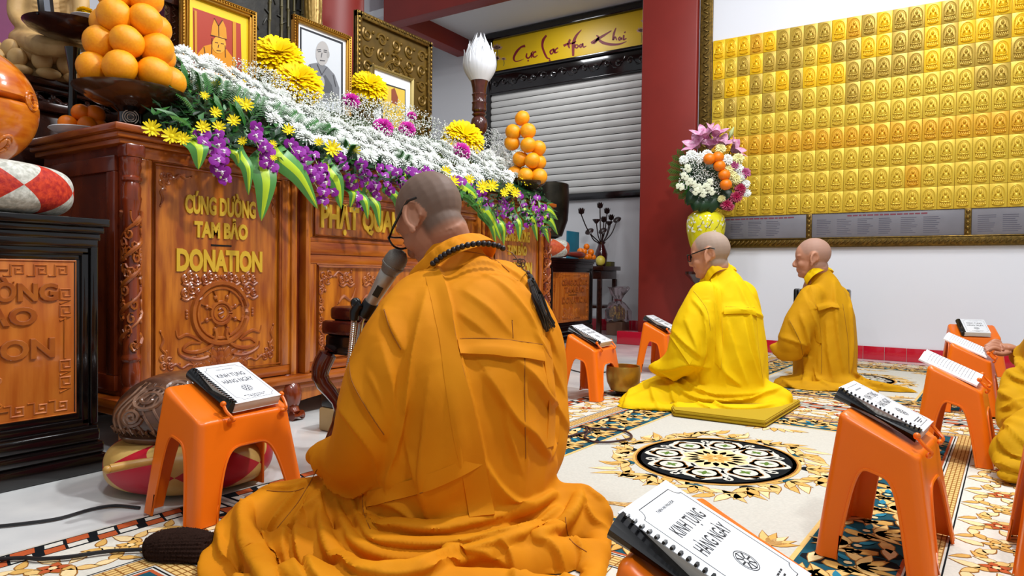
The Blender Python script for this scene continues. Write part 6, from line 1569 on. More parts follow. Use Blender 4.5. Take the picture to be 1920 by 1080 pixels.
picture('framed_portrait', 'small pale-framed picture with wide white mount, rightmost of the portraits', 3.335, 3.745, 1.50, 2.065, -3.30, 0.020, mat('pale_gold', '#B8A468', 0.35, metal=0.5), M['white'], [
    ('dark_border', '#3A3A34', [(1660, 615), (1842, 672), (1842, 1100), (1660, 1100)]), ('portrait_ground', '#D8B84A', [(1672, 632), (1836, 680), (1836, 1100), (1672, 1100)]), ('figure_print', '#8C4A34', [(1735, 670), (1760, 660), (1785, 730), (1780, 790), (1735, 770)])])
gp = thing('gold_relief_picture', 'large dark-framed gold relief panel with halo and swirls behind the portraits', 'picture', (-3.62, 3.9, 1.45))
X = -3.62; y0, y1, z0, z1 = 3.50, 4.33, 1.41, 2.545
MB().box(X - 0.03, X - 0.015, y0, y1, z0, z1).build('panel', mat('antique_gold', '#54400F', 0.4, metal=0.3, nscale=9, col2='#6C521A'), gp, smooth=False, world=True)
b = MB(); w0 = 0.05
for q in ((y0, y1, z1 - w0, z1), (y0, y1, z0, z0 + w0), (y0, y0 + w0, z0, z1), (y1 - w0, y1, z0, z1)): b.box(X - 0.03, X + 0.01, *q, 0.006)
for k in range(26): b.ball((X + 0.012, y0 + (k + .5) * (y1 - y0) / 26, z1 - 0.02), (0.008, 0.013, 0.010), 6, 4)
for k in range(34):
    for s in (y0 + 0.02, y1 - 0.02): b.ball((X + 0.012, s, z0 + (k + .5) * (z1 - z0) / 34), (0.008, 0.010, 0.013), 6, 4)
b.build('frame', M['golddark'], gp, world=True)
r = Relief(X - 0.014)
for i in range(5):
    for k in range(6):
        if abs(i - 2.4) < 1.4 and k < 3: continue
        r.rope(spiral(y0 + 0.12 + i * 0.15, z0 + 0.42 + k * 0.115, 0.05, 0.008, i + k * 1.7, 1.5 * (1 if (i + k) % 2 else -1), 16), [0.012, 0.006])
        r.knob((y0 + 0.18 + i * 0.15, z0 + 0.45 + k * 0.115), 0.014)
hc = (3.92, 2.16)
for rad in (0.13, 0.118): r.rope([(hc[0] + rad * math.cos(2 * PI * k / 24), hc[1] + rad * math.sin(2 * PI * k / 24)) for k in range(24)], 0.008, cr=False, closed=True)
for k in range(16): a = 2 * PI * k / 16; r.rope([(hc[0] + 0.03 * math.cos(a), hc[1] + 0.03 * math.sin(a)), (hc[0] + 0.115 * math.cos(a), hc[1] + 0.115 * math.sin(a))], 0.004, cr=False)
r.mb.ball((X + 0.005, hc[0] + 0.06, hc[1] - 0.06), (0.03, 0.05, 0.065), 12, 10); r.mb.ball((X + 0.0, hc[0] + 0.05, hc[1] - 0.24), (0.03, 0.11, 0.15), 12, 10)
r.mb.build('relief', mat('bright_relief_gold', '#74581C', 0.36, metal=0.35), gp, world=True)
# bamboo relief, gold figure, round red column, backdrop, lattice lantern
bp_ = thing('bamboo_relief_panel', 'black relief panel with pale golden bamboo stems between the portraits', 'panel', (-3.82, 3.1, 1.40))
MB().box(-3.85, -3.83, 2.35, 3.30, 1.40, 3.0).build('board', mat('black_board', '#14120E', 0.35, nscale=12, col2='#2C2820', bump=0.6, bscale=30), bp_, smooth=False, world=True)
BAMB = mat('bamboo_gilt', '#5E5430', 0.5)
for k, y in enumerate((2.92, 3.01, 3.07, 3.13, 3.20)):
    b = MB(); z = 1.5
    while z < 2.95:
        b.lathe([(0.010, z), (0.008, z + 0.01), (0.0075, z + 0.10), (0.0105, z + 0.115)], (-3.822, y + 0.01 * math.sin(z * 3 + k), 0), 8); z += 0.118
    b.build('bamboo_stem', BAMB, bp_, world=True)
b = MB(); rr = random.Random(9)
for k in range(90):
    y, z = rr.uniform(2.4, 3.28), rr.uniform(1.9, 2.95); a = rr.uniform(0, 6.28)
    b.ball((-3.824, y, z), (0.004, 0.035, 0.007), 6, 4, R=Matrix.Rotation(a, 3, 'X'))
b.build('bamboo_leaves', mat('dark_leaf_relief', '#26241C', 0.3), bp_, world=True); stuff(bp_.children[-1])
gs = thing('gilded_statue', 'gilded robed statue whose lower body shows above the black and white portrait', 'statue', ox(587, 200, -3.7)); gs.location.z = 1.40
b = MB(); Dg = -(CROT.transposed() @ (ox(587, 20, -3.7) - CPOS)).z
for c_ in ([(586, 150, Dg, 20), (587, 60, Dg, 18), (586, 0, Dg, 16), (586, -60, Dg, 22), (586, -90, Dg, 10)], [(586, -120, Dg, 14)]): chain(b, c_)
vs, fs = remesh(b, 0.012, 3); Sg = Surf(vs, fs); b = MB(); b.add(vs, fs)
add_folds(b, Sg, [([(575 + 5 * k, -40), (573 + 6 * k, 0), (576 + 5 * k, 50)], 2.6, 0.3) for k in range(6)] + [([(575, -10 + 12 * k), (586, -2 + 12 * k), (598, -12 + 12 * k)], 2.2, 0.3) for k in range(4)])
vs, fs = remesh(b, 0.006, 1); b = MB(); b.add(vs, fs); b.build('figure', mat('gilding', '#86692C', 0.35, metal=0.4), gs, world=True, ang=80)
cl_ = ox(612, 30, -4.45)
tag(struct(MB().lathe([(0.27, 0), (0.27, 5.2)], (cl_.x, cl_.y + 0.05, 0), 40).build('trim_4', M['red'])), 'round dark red column behind the portraits', None)
bd = MB().box(-4.42, -4.40, 0.4, 1.95, 0.9, 3.2).build('purple_backdrop', mat('purple_cloth', '#6E2450', 0.6, nscale=2, col2='#8A3A66')); tag(bd, 'plain purple backdrop behind the seated statue', 'backdrop')
ln = thing('lattice_lantern', 'dark pierced wooden lantern between the orange pyramid and the hatted portrait', 'lantern', ox(318, 240, -3.42)); ln.location.z = 1.40
lx, ly = ln.location.x, ln.location.y
b = MB(); b.box(lx - 0.06, lx + 0.06, ly - 0.07, ly + 0.07, 1.40, 1.46, 0.006); b.box(lx - 0.07, lx + 0.07, ly - 0.085, ly + 0.085, 2.02, 2.07, 0.006); b.box(lx - 0.08, lx + 0.08, ly - 0.1, ly + 0.1, 2.07, 2.25, 0.01); b.box(lx - 0.045, lx + 0.045, ly - 0.055, ly + 0.055, 1.46, 2.02); b.build('body', M['darkwood'], ln, world=True)
r = Relief(lx + 0.047)
for i in range(4):
    for k in range(18): r.rope([(ly - 0.05 + i * 0.033, 1.48 + k * 0.03), (ly - 0.033 + i * 0.033, 1.495 + k * 0.03), (ly - 0.05 + i * 0.033, 1.51 + k * 0.03)], 0.003, seg=4)
r.mb.build('lattice', mat('lattice_wood', '#4A2C1E', 0.2, coat=0.5), ln, world=True)
# ------------------------------------------------------------------ lotus lamp
lp = ox(898, 245, -3.0)
la = thing('lotus_lamp', 'white lotus bud lamp on a dark turned wooden post', 'lamp', (lp.x, lp.y, 1.215))
MB().lathe([(0.07, 1.215), (0.07, 1.24), (0.03, 1.27), (0.035, 1.55), (0.028, 1.70), (0.058, 1.74), (0.064, 1.78), (0.056, 1.82), (0.04, 1.84), (0.055, 1.855), (0.042, 1.87), (0.055, 1.885), (0.052, 1.93), (0.057, 1.94), (0.05, 1.95), (0.052, 1.99), (0.057, 2.0), (0.05, 2.01), (0.054, 2.05), (0.066, 2.10), (0.07, 2.115)], (lp.x, lp.y, 0), 24).build('post', mat('turned_wood', '#3A1810', 0.25, nscale=20, col2='#52241A', coat=0.5), la, world=True)
wp_ = mat('white_porcelain', '#E2E4E8', 0.35, spec=0.4)
def lotus_bud(c, R, H, n, rows, m_, parent):
    core = MB(); core.lathe([(R * .5, 0), (R * .85, H * .2), (R * .9, H * .4), (R * .6, H * .7), (R * .2, H * .9)], c, 20); core.build('bud_core', m_, parent, world=True)
    for rw in range(rows):
        h0 = 0; hh = H * (0.64, 0.80, 1.0)[rw]; Rr = R * (1.0, 0.97, 0.86)[rw]
        b = MB()
        def pt(u, v):
            g = hh * v / H
            prof = 0.55 + 0.45 * math.sin(PI * min(1, g / 0.36) / 2) if g < 0.36 else max(0.03, math.cos(PI / 2 * ((g - 0.36) / 0.70)) ** 0.9)
            wd = max(0.02, 1 - max(0, (v - 0.45) / 0.55) ** 2.2)
            a = (u - 0.5) * 2 * PI / n * 1.12 * wd
            rad = Rr * prof * (1 + 0.03 * math.cos((u - 0.5) * 22)) + (0.016 * ((v - 0.8) / 0.2) ** 2 if v > 0.8 else 0)
            return Vector((rad * math.cos(a), rad * math.sin(a), hh * v))
        b.grid(pt, 9, 10); me_ = b.mesh('petal', m_, True, 60)
        for k in range(n): link('petal', me_, parent, Vector(c) - parent.location, (0, 0, 2 * PI * (k + 0.5 * rw) / n))
lotus_bud((lp.x, lp.y, 2.10), 0.122, 0.35, 8, 3, wp_, la)
# ================================================================== flowers
def petal_head(n_rings, R, curl, width, droop=0.0, seedv=1, dens=1.0):
    """dense chrysanthemum head: many curved ribbon petals on a dome, facing +z"""
    rr = random.Random(seedv); b = MB()
    for i in range(n_rings):
        e = PI / 2 * (1 - (i + 0.3) / n_rings) - 0.25 * droop
        cnt = max(4, int((5 + 15 * math.cos(max(0, e))) * dens)); L = R * (0.62 + 0.38 * math.cos(max(0, e)))
        for k in range(cnt):
            a = 2 * PI * (k + 0.5 * (i % 2) + rr.uniform(-.2, .2)) / cnt; ee = e + rr.uniform(-0.12, 0.12)
            d = Vector((math.cos(ee) * math.cos(a), math.cos(ee) * math.sin(a), math.sin(ee))); s = Vector((-math.sin(a), math.cos(a), 0)); u = d.cross(s) * -1
            w_ = width * R * rr.uniform(0.85, 1.15); l = L * rr.uniform(0.9, 1.06)
            p0 = d * (0.30 * l); p1 = d * (0.72 * l) - u * (0.02 * R) + u * curl * R * 0.05; p2 = d * l + u * curl * R * 0.22
            b.add([p0 - s * w_ * .5, p0 + s * w_ * .5, p1 + s * w_, p1 - s * w_, p2 + s * w_ * .45, p2 - s * w_ * .45], [(0, 1, 2, 3), (3, 2, 4, 5)])
    return b
FM = {}
FM['white'] = mat('white_petals', '#E9ECE6', 0.6, spec=0.2); FM['yellow'] = mat('yellow_petals', '#F6D000', 0.55, spec=0.2); FM['magenta'] = mat('magenta_petals', '#C42A9C', 0.55, spec=0.2)
FM['daisy'] = mat('daisy_yellow', '#E8D21C', 0.55, spec=0.2); FM['purple'] = mat('orchid_purple', '#74107A', 0.5, spec=0.2, nscale=60, col2='#9C34A6'); FM['orchidw'] = mat('orchid_white', '#E6D8E6', 0.5)
FM['green'] = mat('leaf_green', '#2F6A24', 0.4, noise_amt=0.15, nscale=20); FM['dark'] = mat('leaf_dark', '#143618', 0.42, noise_amt=0.3, nscale=15); FM['lime'] = mat('leaf_lime', '#B4D22C', 0.4); FM['mid'] = mat('leaf_mid', '#4E8C40', 0.4, noise_amt=0.12, nscale=10)
FM['stem'] = mat('stem_green', '#5E8040', 0.5); FM['bud'] = mat('bud_green', '#BCC88C', 0.5); FM['lilypink'] = mat('lily_pink', '#C878A4', 0.5, nscale=30, col2='#E0B8CC'); FM['crimson'] = mat('crimson_petals', '#9A1040', 0.5); FM['cream'] = mat('cream_petals', '#E6E2A0', 0.5)
HW = petal_head(7, 1.0, 0.8, 0.085, seedv=1).mesh('white_chrysanthemum', FM['white'], True, 60); HW2 = petal_head(7, 1.0, 1.2, 0.08, seedv=5).mesh('white_chrysanthemum', FM['white'], True, 60)
HY = petal_head(14, 1.0, 1.0, 0.10, droop=1.2, seedv=2, dens=1.7).mesh('yellow_chrysanthemum', FM['yellow'], True, 60); HM_ = petal_head(10, 1.0, 0.7, 0.075, droop=0.8, seedv=3, dens=1.5).mesh('magenta_chrysanthemum', FM['magenta'], True, 60)
dz = MB()
for k in range(17):
    a = 2 * PI * k / 17; d = Vector((math.cos(a), math.sin(a), 0.25 + 0.35 * (k % 2))); s = Vector((-math.sin(a), math.cos(a), 0))
    dz.add([d * .2 - s * .1, d * .2 + s * .1, d * .75 + s * .12, d * .75 - s * .12, d * 1.0 + s * .06, d * 1.0 - s * .06], [(0, 1, 2, 3), (3, 2, 4, 5)])
dz.ball((0, 0, 0.12), (0.3, 0.3, 0.16), 8, 5); HD = dz.mesh('yellow_daisy', FM['daisy'], True, 60)
ob = MB()
def opetal(a, L, W, cup):
    P = []; s = Vector((-math.sin(a), math.cos(a), 0)); d = Vector((math.cos(a), math.sin(a), 0))
    rows = [(0.08, 0.10), (0.35, 0.8), (0.65, 1.0), (0.88, 0.75), (1.0, 0.25)]
    vs = []
    for t, w_ in rows:
        z = cup * (t * (1 - t)) * 1.2 - 0.1 * t
        vs += [d * (L * t) - s * (W * w_) + Vector((0, 0, z - 0.06 * w_)), d * (L * t) + Vector((0, 0, z)), d * (L * t) + s * (W * w_) + Vector((0, 0, z - 0.06 * w_))]
    fs = []
    for i in range(4):
        for k in range(2): fs.append((i * 3 + k, i * 3 + k + 1, i * 3 + k + 4, i * 3 + k + 3))
    ob.add(vs, fs)
ob.cur = 0
for a, L, W in ((0.15, 1.0, 0.52), (PI - 0.15, 1.0, 0.52), (PI / 2, 0.95, 0.30), (PI * 1.5 - 0.75, 0.9, 0.28), (PI * 1.5 + 0.75, 0.9, 0.28)): opetal(a, L, W, 0.3)
ob.cur = 1; ob.ball((0, -0.05, 0.1), (0.16, 0.2, 0.14), 8, 5); opetal(PI * 1.5, 0.45, 0.2, 0.5)
for a in (0.15, PI - 0.15): 
    d = Vector((math.cos(a), math.sin(a), 0)); ob.poly([d * .1 + Vector((0, .06, .09)), d * .1 - Vector((0, .06, -.09)), d * .45 + Vector((0, 0, .10))])
HO = ob.mesh('blossom', [FM['purple'], FM['orchidw']], True, 60)
fa = thing('flower_arrangement', 'long altar arrangement of white and yellow chrysanthemums, purple orchids and striped leaves', 'flowers', (-2.78, 3.2, 1.215))
FL0 = Vector(fa.location)
def bed(px, py, lift=0.0):
    """point on the sloping flower bed: z = 1.20 + 0.80*(-2.52-x)"""
    d = ray(px, py); n = Vector((0.80, 0, 1.0)); c0 = 1.20 - 0.80 * 2.52
    t = (c0 + lift - CPOS.dot(n)) / d.dot(n); return CPOS + d * t
BN = Vector((0.80, 0, 1.0)).normalized()
def face_rot(n, spin): 
    q = Vector(n).normalized().to_track_quat('Z', 'Y'); return (q.to_matrix() @ Matrix.Rotation(spin, 3, 'Z')).to_euler()
rf = random.Random(21)
# foam base under the bed
b = MB(); b.prism([(-2.53, 1.215), (-2.56, 1.235), (-3.10, 1.62), (-3.22, 1.62), (-3.22, 1.215)], (0, 0, 0), (1, 0, 0), (0, 0, 1), (0, -1, 0), -4.40, -1.68); b.build('foam_base', FM['dark'], fa, world=True)
def inpoly(x, y, P):
    c = False; j = len(P) - 1
    for i in range(len(P)):
        if (P[i][1] > y) != (P[j][1] > y) and x < (P[j][0] - P[i][0]) * (y - P[i][1]) / (P[j][1] - P[i][1]) + P[i][0]: c = not c
        j = i
    return c
def poisson(P, dmin, tries=6000):
    xs = [p[0] for p in P]; ys = [p[1] for p in P]; out = []
    for _ in range(tries):
        x, y = rf.uniform(min(xs), max(xs)), rf.uniform(min(ys), max(ys))
        if inpoly(x, y, P):
            dm = dmin(x) if callable(dmin) else dmin
            if all((x - a) ** 2 + ((y - b_) * 1.25) ** 2 > dm * dm for a, b_ in out): out.append((x, y))
    return out
up = [(328, 96), (420, 130), (520, 178), (600, 218), (660, 242), (760, 264), (830, 272), (900, 288), (990, 292)]
lo = [(328, 124), (400, 168), (500, 218), (560, 256), (640, 288), (700, 300), (780, 318), (830, 330), (880, 346), (960, 342), (990, 322)]
WP = up + lo[::-1]
for i, (x, y) in enumerate(poisson(WP, lambda x: 15.5 - 0.003 * (x - 330), 12000)):
    p = bed(x, y, 0.03); r = rf.uniform(0.046, 0.056)
    link('white_chrysanthemum', HW if i % 2 else HW2, fa, p - FL0, face_rot(BN + Vector((rf.uniform(-.2, .5), rf.uniform(-.5, .2), rf.uniform(-.2, .2))), rf.uniform(0, 6)), r)
for x, y, r, me_, nm in ((520, 112, 44, HY, 'yellow_chrysanthemum'), (558, 160, 42, HY, 'yellow_chrysanthemum'), (690, 167, 33, HY, 'yellow_chrysanthemum'), (868, 262, 36, HY, 'yellow_chrysanthemum'),
                     (658, 190, 16, HM_, 'magenta_chrysanthemum'), (718, 240, 19, HM_, 'magenta_chrysanthemum'), (763, 243, 16, HM_, 'magenta_chrysanthemum'), (865, 284, 17, HM_, 'magenta_chrysanthemum'), (772, 218, 9, HM_, 'magenta_chrysanthemum')):
    p = bed(x, y, 0.05 if r > 30 else 0.06); D = -(CROT.transposed() @ (p - CPOS)).z
    o = link(nm, me_, fa, p - FL0, face_rot(Vector((0.8, -0.5, 0.75)), rf.uniform(0, 6)), r * (1.12 if r > 30 else 1.1) * D / F_PX)
# baby's breath
GPY = [(440, 122), (500, 135), (520, 150), (600, 190), (650, 178), (720, 196), (775, 205), (825, 236), (872, 246), (935, 250), (992, 292), (985, 318), (900, 300), (830, 285), (760, 272), (660, 250), (600, 228), (520, 185)]
b = MB(); sb = MB()
ico = [(0, 0, 1), (0.9, 0, 0.2), (-0.45, 0.78, 0.2), (-0.45, -0.78, 0.2), (0, 0, -0.6)]; icf = [(0, 1, 2), (0, 2, 3), (0, 3, 1), (4, 2, 1), (4, 3, 2), (4, 1, 3)]
def gyp(mb, sbm, p, rad, n, nrm, r0=0.0042):
    for _ in range(n):
        d = Vector((rf.gauss(0, 1), rf.gauss(0, 1), rf.gauss(0, 1))).normalized() * rad * rf.random() ** 0.4
        q = p + d + nrm * rad * 0.5; s = rf.uniform(0.7, 1.3) * r0; R3 = Matrix.Rotation(rf.uniform(0, 6), 3, 'X') @ Matrix.Rotation(rf.uniform(0, 6), 3, 'Z')
        mb.add([q + R3 @ (Vector(v) * s) for v in ico], icf)
        if rf.random() < 0.35: sbm.tube([p - nrm * 0.02, q], 0.0007, 3, cap=False)
for x, y in poisson(GPY, 10, 9000): gyp(b, sb, bed(x, y, 0.05), 0.034, 26, BN, 0.0052)
for x, y in poisson([(940, 270), (1000, 300), (985, 320), (900, 300)], 14, 300): gyp(b, sb, bed(x, y, 0.05), 0.03, 20, BN)
stuff(b.build('babys_breath', FM['white'], fa, world=True, smooth=False)); stuff(sb.build('babys_breath_stems', FM['stem'], fa, world=True))
# leafy filling and fern fronds
def leafcard(mb, p, d, n, L, W):
    d = d.normalized(); s = d.cross(n).normalized(); n2 = s.cross(d)
    mb.add([p, p + d * L * .35 + s * W + n2 * L * .06, p + d * L * .4, p + d * L * .35 - s * W + n2 * L * .06, p + d * L - n2 * L * .12], [(0, 1, 2), (0, 2, 3), (1, 4, 2), (2, 4, 3)])
b = MB(); b2 = MB()
FP = [(285, 225), (300, 190), (330, 120), (400, 165), (500, 215), (560, 256), (640, 288), (700, 300), (830, 332), (960, 345), (1010, 330), (1035, 400), (1030, 440), (860, 380), (700, 340), (500, 285), (330, 262)]
for x, y in poisson(FP, 8, 9000):
    for _ in range(3):
        p = bed(x + rf.uniform(-5, 5), y + rf.uniform(-5, 5), rf.uniform(-0.02, 0.03)); d = Vector((rf.uniform(-.2, 1), rf.uniform(-1, 1), rf.uniform(-.5, .9)))
        leafcard(b if rf.random() < 0.8 else b2, p, d, BN, rf.uniform(0.03, 0.065), rf.uniform(0.008, 0.016))
stuff(b.build('filler_foliage', FM['dark'], fa, world=True)); stuff(b2.build('light_filler_foliage', FM['green'], fa, world=True))
fr_ = [((345, 130), (318, 100)), ((355, 175), (338, 132)), ((385, 190), (375, 140)), ((410, 195), (418, 152)), ((440, 215), (455, 165)), ((470, 225), (490, 180)), ((500, 240), (530, 195)), ((530, 250), (560, 212)), ((370, 215), (330, 175)), ((350, 232), (312, 215)), ((560, 262), (600, 230)), ((590, 265), (622, 240)), ((460, 245), (440, 200)), ((640, 300), (655, 272)), ((745, 318), (760, 290)), ((995, 335), (1003, 300)), ((985, 350), (1000, 318)), ((420, 235), (400, 190)), ((340, 205), (318, 160))]
for (a, c_) in fr_:
    p0, p1 = bed(*a, 0.0), bed(*c_, 0.09); ax_ = p1 - p0; L = ax_.length; b = MB()
    sd = ax_.cross(BN).normalized()
    b.tube([p0, p0.lerp(p1, .5) + BN * 0.01, p1], [0.002, 0.0016, 0.0008], 5)
    for k in range(13):
        for s in (-1, 1):
            t = 0.12 + 0.86 * k / 13; leafcard(b, p0.lerp(p1, t) + BN * 0.01 * math.sin(PI * t), ax_.normalized() * 0.75 + sd * s * 0.8, BN, 0.095 * (1 - 0.45 * t), 0.0055)
    b.build('fern_frond', FM['green'], fa, world=True)
for x, y, r in ((285, 243, 15), (405, 160, 8), (383, 181, 8), (446, 190, 8), (461, 198, 12), (403, 212, 10), (438, 228, 11), (410, 240, 11), (380, 240, 12), (540, 246, 11), (622, 281, 15), (456, 266, 8), (511, 271, 7), (598, 268, 8), (664, 284, 11), (512, 297, 6), (322, 256, 15), (343, 262, 12), (835, 322, 9), (848, 342, 11), (905, 352, 12), (922, 350, 11), (880, 338, 9), (972, 320, 11), (985, 338, 12), (955, 352, 8), (965, 362, 9), (945, 362, 8), (978, 300, 8)):
    p = bed(x, y, 0.06); D = -(CROT.transposed() @ (p - CPOS)).z
    link('yellow_daisy', HD, fa, p - FL0, face_rot(Vector((0.8 + rf.uniform(-.3, .3), -0.6 + rf.uniform(-.4, .4), 0.35)), rf.uniform(0, 6)), r * 1.15 * D / F_PX)
# orchid sprays: stem with blossoms and end buds
sprays = [(365, 252, 392, 282, 3), (398, 255, 412, 326, 5), (416, 268, 404, 310, 4), (470, 244, 495, 300, 5), (486, 262, 500, 318, 4), (540, 268, 560, 300, 4), (565, 285, 585, 330, 4), (590, 295, 612, 352, 5), (575, 315, 605, 372, 4), (640, 300, 655, 340, 4), (650, 330, 668, 375, 4), (675, 312, 690, 352, 4), (695, 335, 706, 362, 3), (705, 318, 728, 352, 4), (735, 315, 752, 345, 4), (760, 318, 782, 336, 3), (790, 320, 815, 332, 3), (850, 335, 872, 352, 3), (880, 350, 905, 388, 4), (905, 362, 925, 405, 5), (935, 375, 950, 425, 5), (945, 380, 962, 412, 4), (970, 368, 985, 410, 4), (995, 378, 1012, 425, 5), (1005, 370, 1022, 400, 3)]
for (x0, y0, x1, y1, n) in sprays:
    root = None; b = MB()
    P = [bed(x0, y0 - 10, 0.02), ox(x0, y0, -2.50), ox((x0 + x1) / 2, (y0 + y1) / 2, -2.455), ox(x1, y1, -2.46), ox(x1 + 2, y1 + 16, -2.475)]
    Q = catmull(P, 5); b.tube(Q, 0.0016, 5)
    for k in range(3): q = Q[-1 - k * 2] + Vector((rf.uniform(-.01, .012), rf.uniform(-.014, .014), -0.004)); b.ball(q, (0.005, 0.0055, 0.008), 7, 5)
    so = b.build('orchid_spray', FM['bud'], fa, world=True)
    for k in range(n):
        t = 0.25 + 0.62 * k / max(1, n - 1); q = Q[min(len(Q) - 1, int(t * (len(Q) - 1)))] + Vector((0.016, rf.uniform(-.022, .022), rf.uniform(-.01, .012)))
        link('blossom', HO, so, q - FL0, face_rot(Vector((0.9, -0.55 + rf.uniform(-.45, .45), 0.2 + rf.uniform(-.4, .3))), rf.uniform(-.7, .7)), rf.uniform(0.027, 0.036))
# variegated leaves hanging over the altar edge
leaves = [(362, 262, 372, 318, 17), (425, 280, 448, 314, 11), (450, 288, 466, 366, 11), (492, 302, 490, 414, 19), (520, 288, 596, 392, 17), (612, 312, 640, 392, 15), (655, 352, 657, 390, 8), (668, 358, 690, 412, 9), (690, 362, 712, 428, 9), (728, 352, 748, 405, 9), (870, 350, 928, 440, 12), (890, 372, 940, 452, 11), (905, 398, 930, 458, 8), (930, 405, 945, 460, 8), (962, 400, 974, 452, 9), (985, 396, 1008, 452, 9), (1000, 402, 1030, 456, 9), (1010, 388, 1046, 412, 9), (1012, 398, 1046, 440, 9), (860, 345, 905, 400, 11), (602, 330, 608, 368, 7), (760, 345, 772, 392, 7)]
for (x0, y0, x1, y1, w_) in leaves:
    A = bed(x0, y0 - 22, 0.01); Bq = ox(x0, y0, -2.475); T = ox(x1, y1, -2.455 + rf.uniform(-.02, .02)); Cq = Bq.lerp(T, 0.45) + Vector((0.03, 0, 0.012))
    Q = catmull([A, Bq, Cq, T], 6); n = len(Q); b = MB(); D = -(CROT.transposed() @ (T - CPOS)).z; W = w_ * D / F_PX * 1.3
    sd0 = (T - Bq).cross(Vector((0.9, -0.45, 0.2))).normalized(); vs = []
    for i, q in enumerate(Q):
        t = i / (n - 1); ww = W * (0.25 + 0.75 * min(1, t / 0.35)) * (1 - max(0, (t - 0.45) / 0.55) ** 1.7)
        for k in range(7): f = (k / 3 - 1); vs.append(q + sd0 * (ww * f) + Vector((-0.012 * f * f * (ww / W), 0, 0)) + Vector((0.0025 if k == 3 else 0, 0, 0)))
    base = len(b.v); b.v.extend(vs)
    for i in range(n - 1):
        for k in range(6): b.f.append([i * 7 + k, i * 7 + k + 1, (i + 1) * 7 + k + 1, (i + 1) * 7 + k]); b.m.append(1 if k in (2, 3) else 0)
    b.build('striped_leaf', [FM['mid'], FM['lime']], fa, world=True)
o = link('chrysanthemum', HY, bl, (0, 0, 0.02), (0, 0, 0), 0.036)
# ------------------------------------------------------------------ standing vase with the mixed bouquet
DV = 6.02
vc = pd(1323, 440, DV)
vs_ = thing('pedestal_stand', 'dark turned wooden pedestal behind the bright yellow robe', 'stand', (vc.x, vc.y, 0))
MB().lathe([(0.17, 0), (0.17, 0.04), (0.12, 0.06), (0.07, 0.12), (0.10, 0.3), (0.06, 0.45), (0.09, 0.62), (0.15, 0.68), (0.17, 0.70), (0.17, 0.725)], (vc.x, vc.y, 0), 28).build('column', M['darkwood'], vs_, world=True)
va = thing('flower_vase', 'bright yellow porcelain vase with white blossom branches holding the bouquet', 'vase', (vc.x, vc.y, 0.727))
vr = 36 * DV / F_PX; VZ = 0.727; VT = pd(1323, 400, DV).z
MB().lathe([(vr * .5, VZ), (vr * .55, VZ + .01), (vr * .5, VZ + .05), (vr * .62, VZ + .15), (vr * .82, VT - .27), (vr * .97, VT - .16), (vr, VT - .09), (vr * .93, VT - .03), (vr * .75, VT + .0), (vr * .55, VT + .02), (vr * .5, VT + .03), (vr * .6, VT + .055), (vr * .52, VT + .055), (vr * .4, VT + .0)], (vc.x, vc.y, 0), 36).build('body', mat('yellow_porcelain', '#D6CE10', 0.12, nscale=5, col2='#E4DC2C', coat=0.6), va, world=True)
b = MB(); g = MB(); rv = random.Random(8)
toc = math.atan2(-vc.y, -vc.x)
for k in range(46):
    a = toc + rv.uniform(-1.2, 1.2); z = VT - rv.uniform(0.03, 0.17); rad = vr * (1.0 if z < VT - 0.05 else 0.95)
    c = Vector((vc.x + rad * math.cos(a), vc.y + rad * math.sin(a), z))
    for j in range(5): b.ball(c + Vector((-math.sin(a) * 0.006 * math.cos(j * 1.256), math.cos(a) * 0.006 * math.cos(j * 1.256), 0.006 * math.sin(j * 1.256))), (0.003, 0.003, 0.003), 5, 4)
for k in range(5):
    a0 = toc - 0.9 + 0.45 * k; g.tube([(vc.x + (vr + .001) * math.cos(a0 + .08 * j), vc.y + (vr + .001) * math.sin(a0 + .08 * j), VT - 0.16 + 0.02 * j + 0.01 * math.sin(j * 2)) for j in range(5)], 0.002, 4)
stuff(b.build('blossom_decor', M['white'], va, world=True)); g.build('branch_decor', mat('branch_brown', '#4A3A18', 0.5), va, world=True)
bq = thing('bouquet', 'mixed bouquet of pink lilies, white flowers, oranges and dark leaves in the yellow vase', 'flowers', (vc.x, vc.y, VT + .02))
B0 = Vector(bq.location); VD = (CPOS - B0); VD.z = 0; VD.normalize()
def bpos(x, y, near=0.0): return pd(x, y, DV - 0.02 - near)
def bn(x, y): return (bpos(x, y) - pd(1328, 345, DV + 0.25)).normalized()
b = MB(); 
for k in range(11):
    a = 2.3 + k * 0.22; tip = bpos(1322 + 66 * math.cos(a), 325 - 62 * math.sin(a), 0); basep = bpos(1322 + 14 * math.cos(a), 330 - 14 * math.sin(a), -0.05); ax_ = tip - basep; sd = ax_.cross(VD).normalized(); fb = MB(); fb.tube([basep, tip], 0.002, 4)
    for j in range(12):
        for s in (-1, 1): leafcard(fb, basep.lerp(tip, 0.2 + 0.8 * j / 12), ax_.normalized() * .7 + sd * s * .7, VD, 0.115 * (1 - 0.04 * j), 0.0045)
    fb.build('palm_frond', FM['green'], bq, world=True)
for k in range(7):
    a = 0.9 - k * 0.35; tip = bpos(1335 + 62 * math.cos(a), 330 - 58 * math.sin(a), 0); basep = bpos(1330 + 10 * math.cos(a), 335, -0.05); ax_ = tip - basep; sd = ax_.cross(VD).normalized(); fb = MB(); fb.tube([basep, tip], 0.002, 4)
    for j in range(12):
        for s in (-1, 1): leafcard(fb, basep.lerp(tip, 0.2 + 0.8 * j / 12), ax_.normalized() * .7 + sd * s * .7, VD, 0.08 * (1 - 0.04 * j), 0.006)
    fb.build('palm_frond', FM['dark'], bq, world=True)
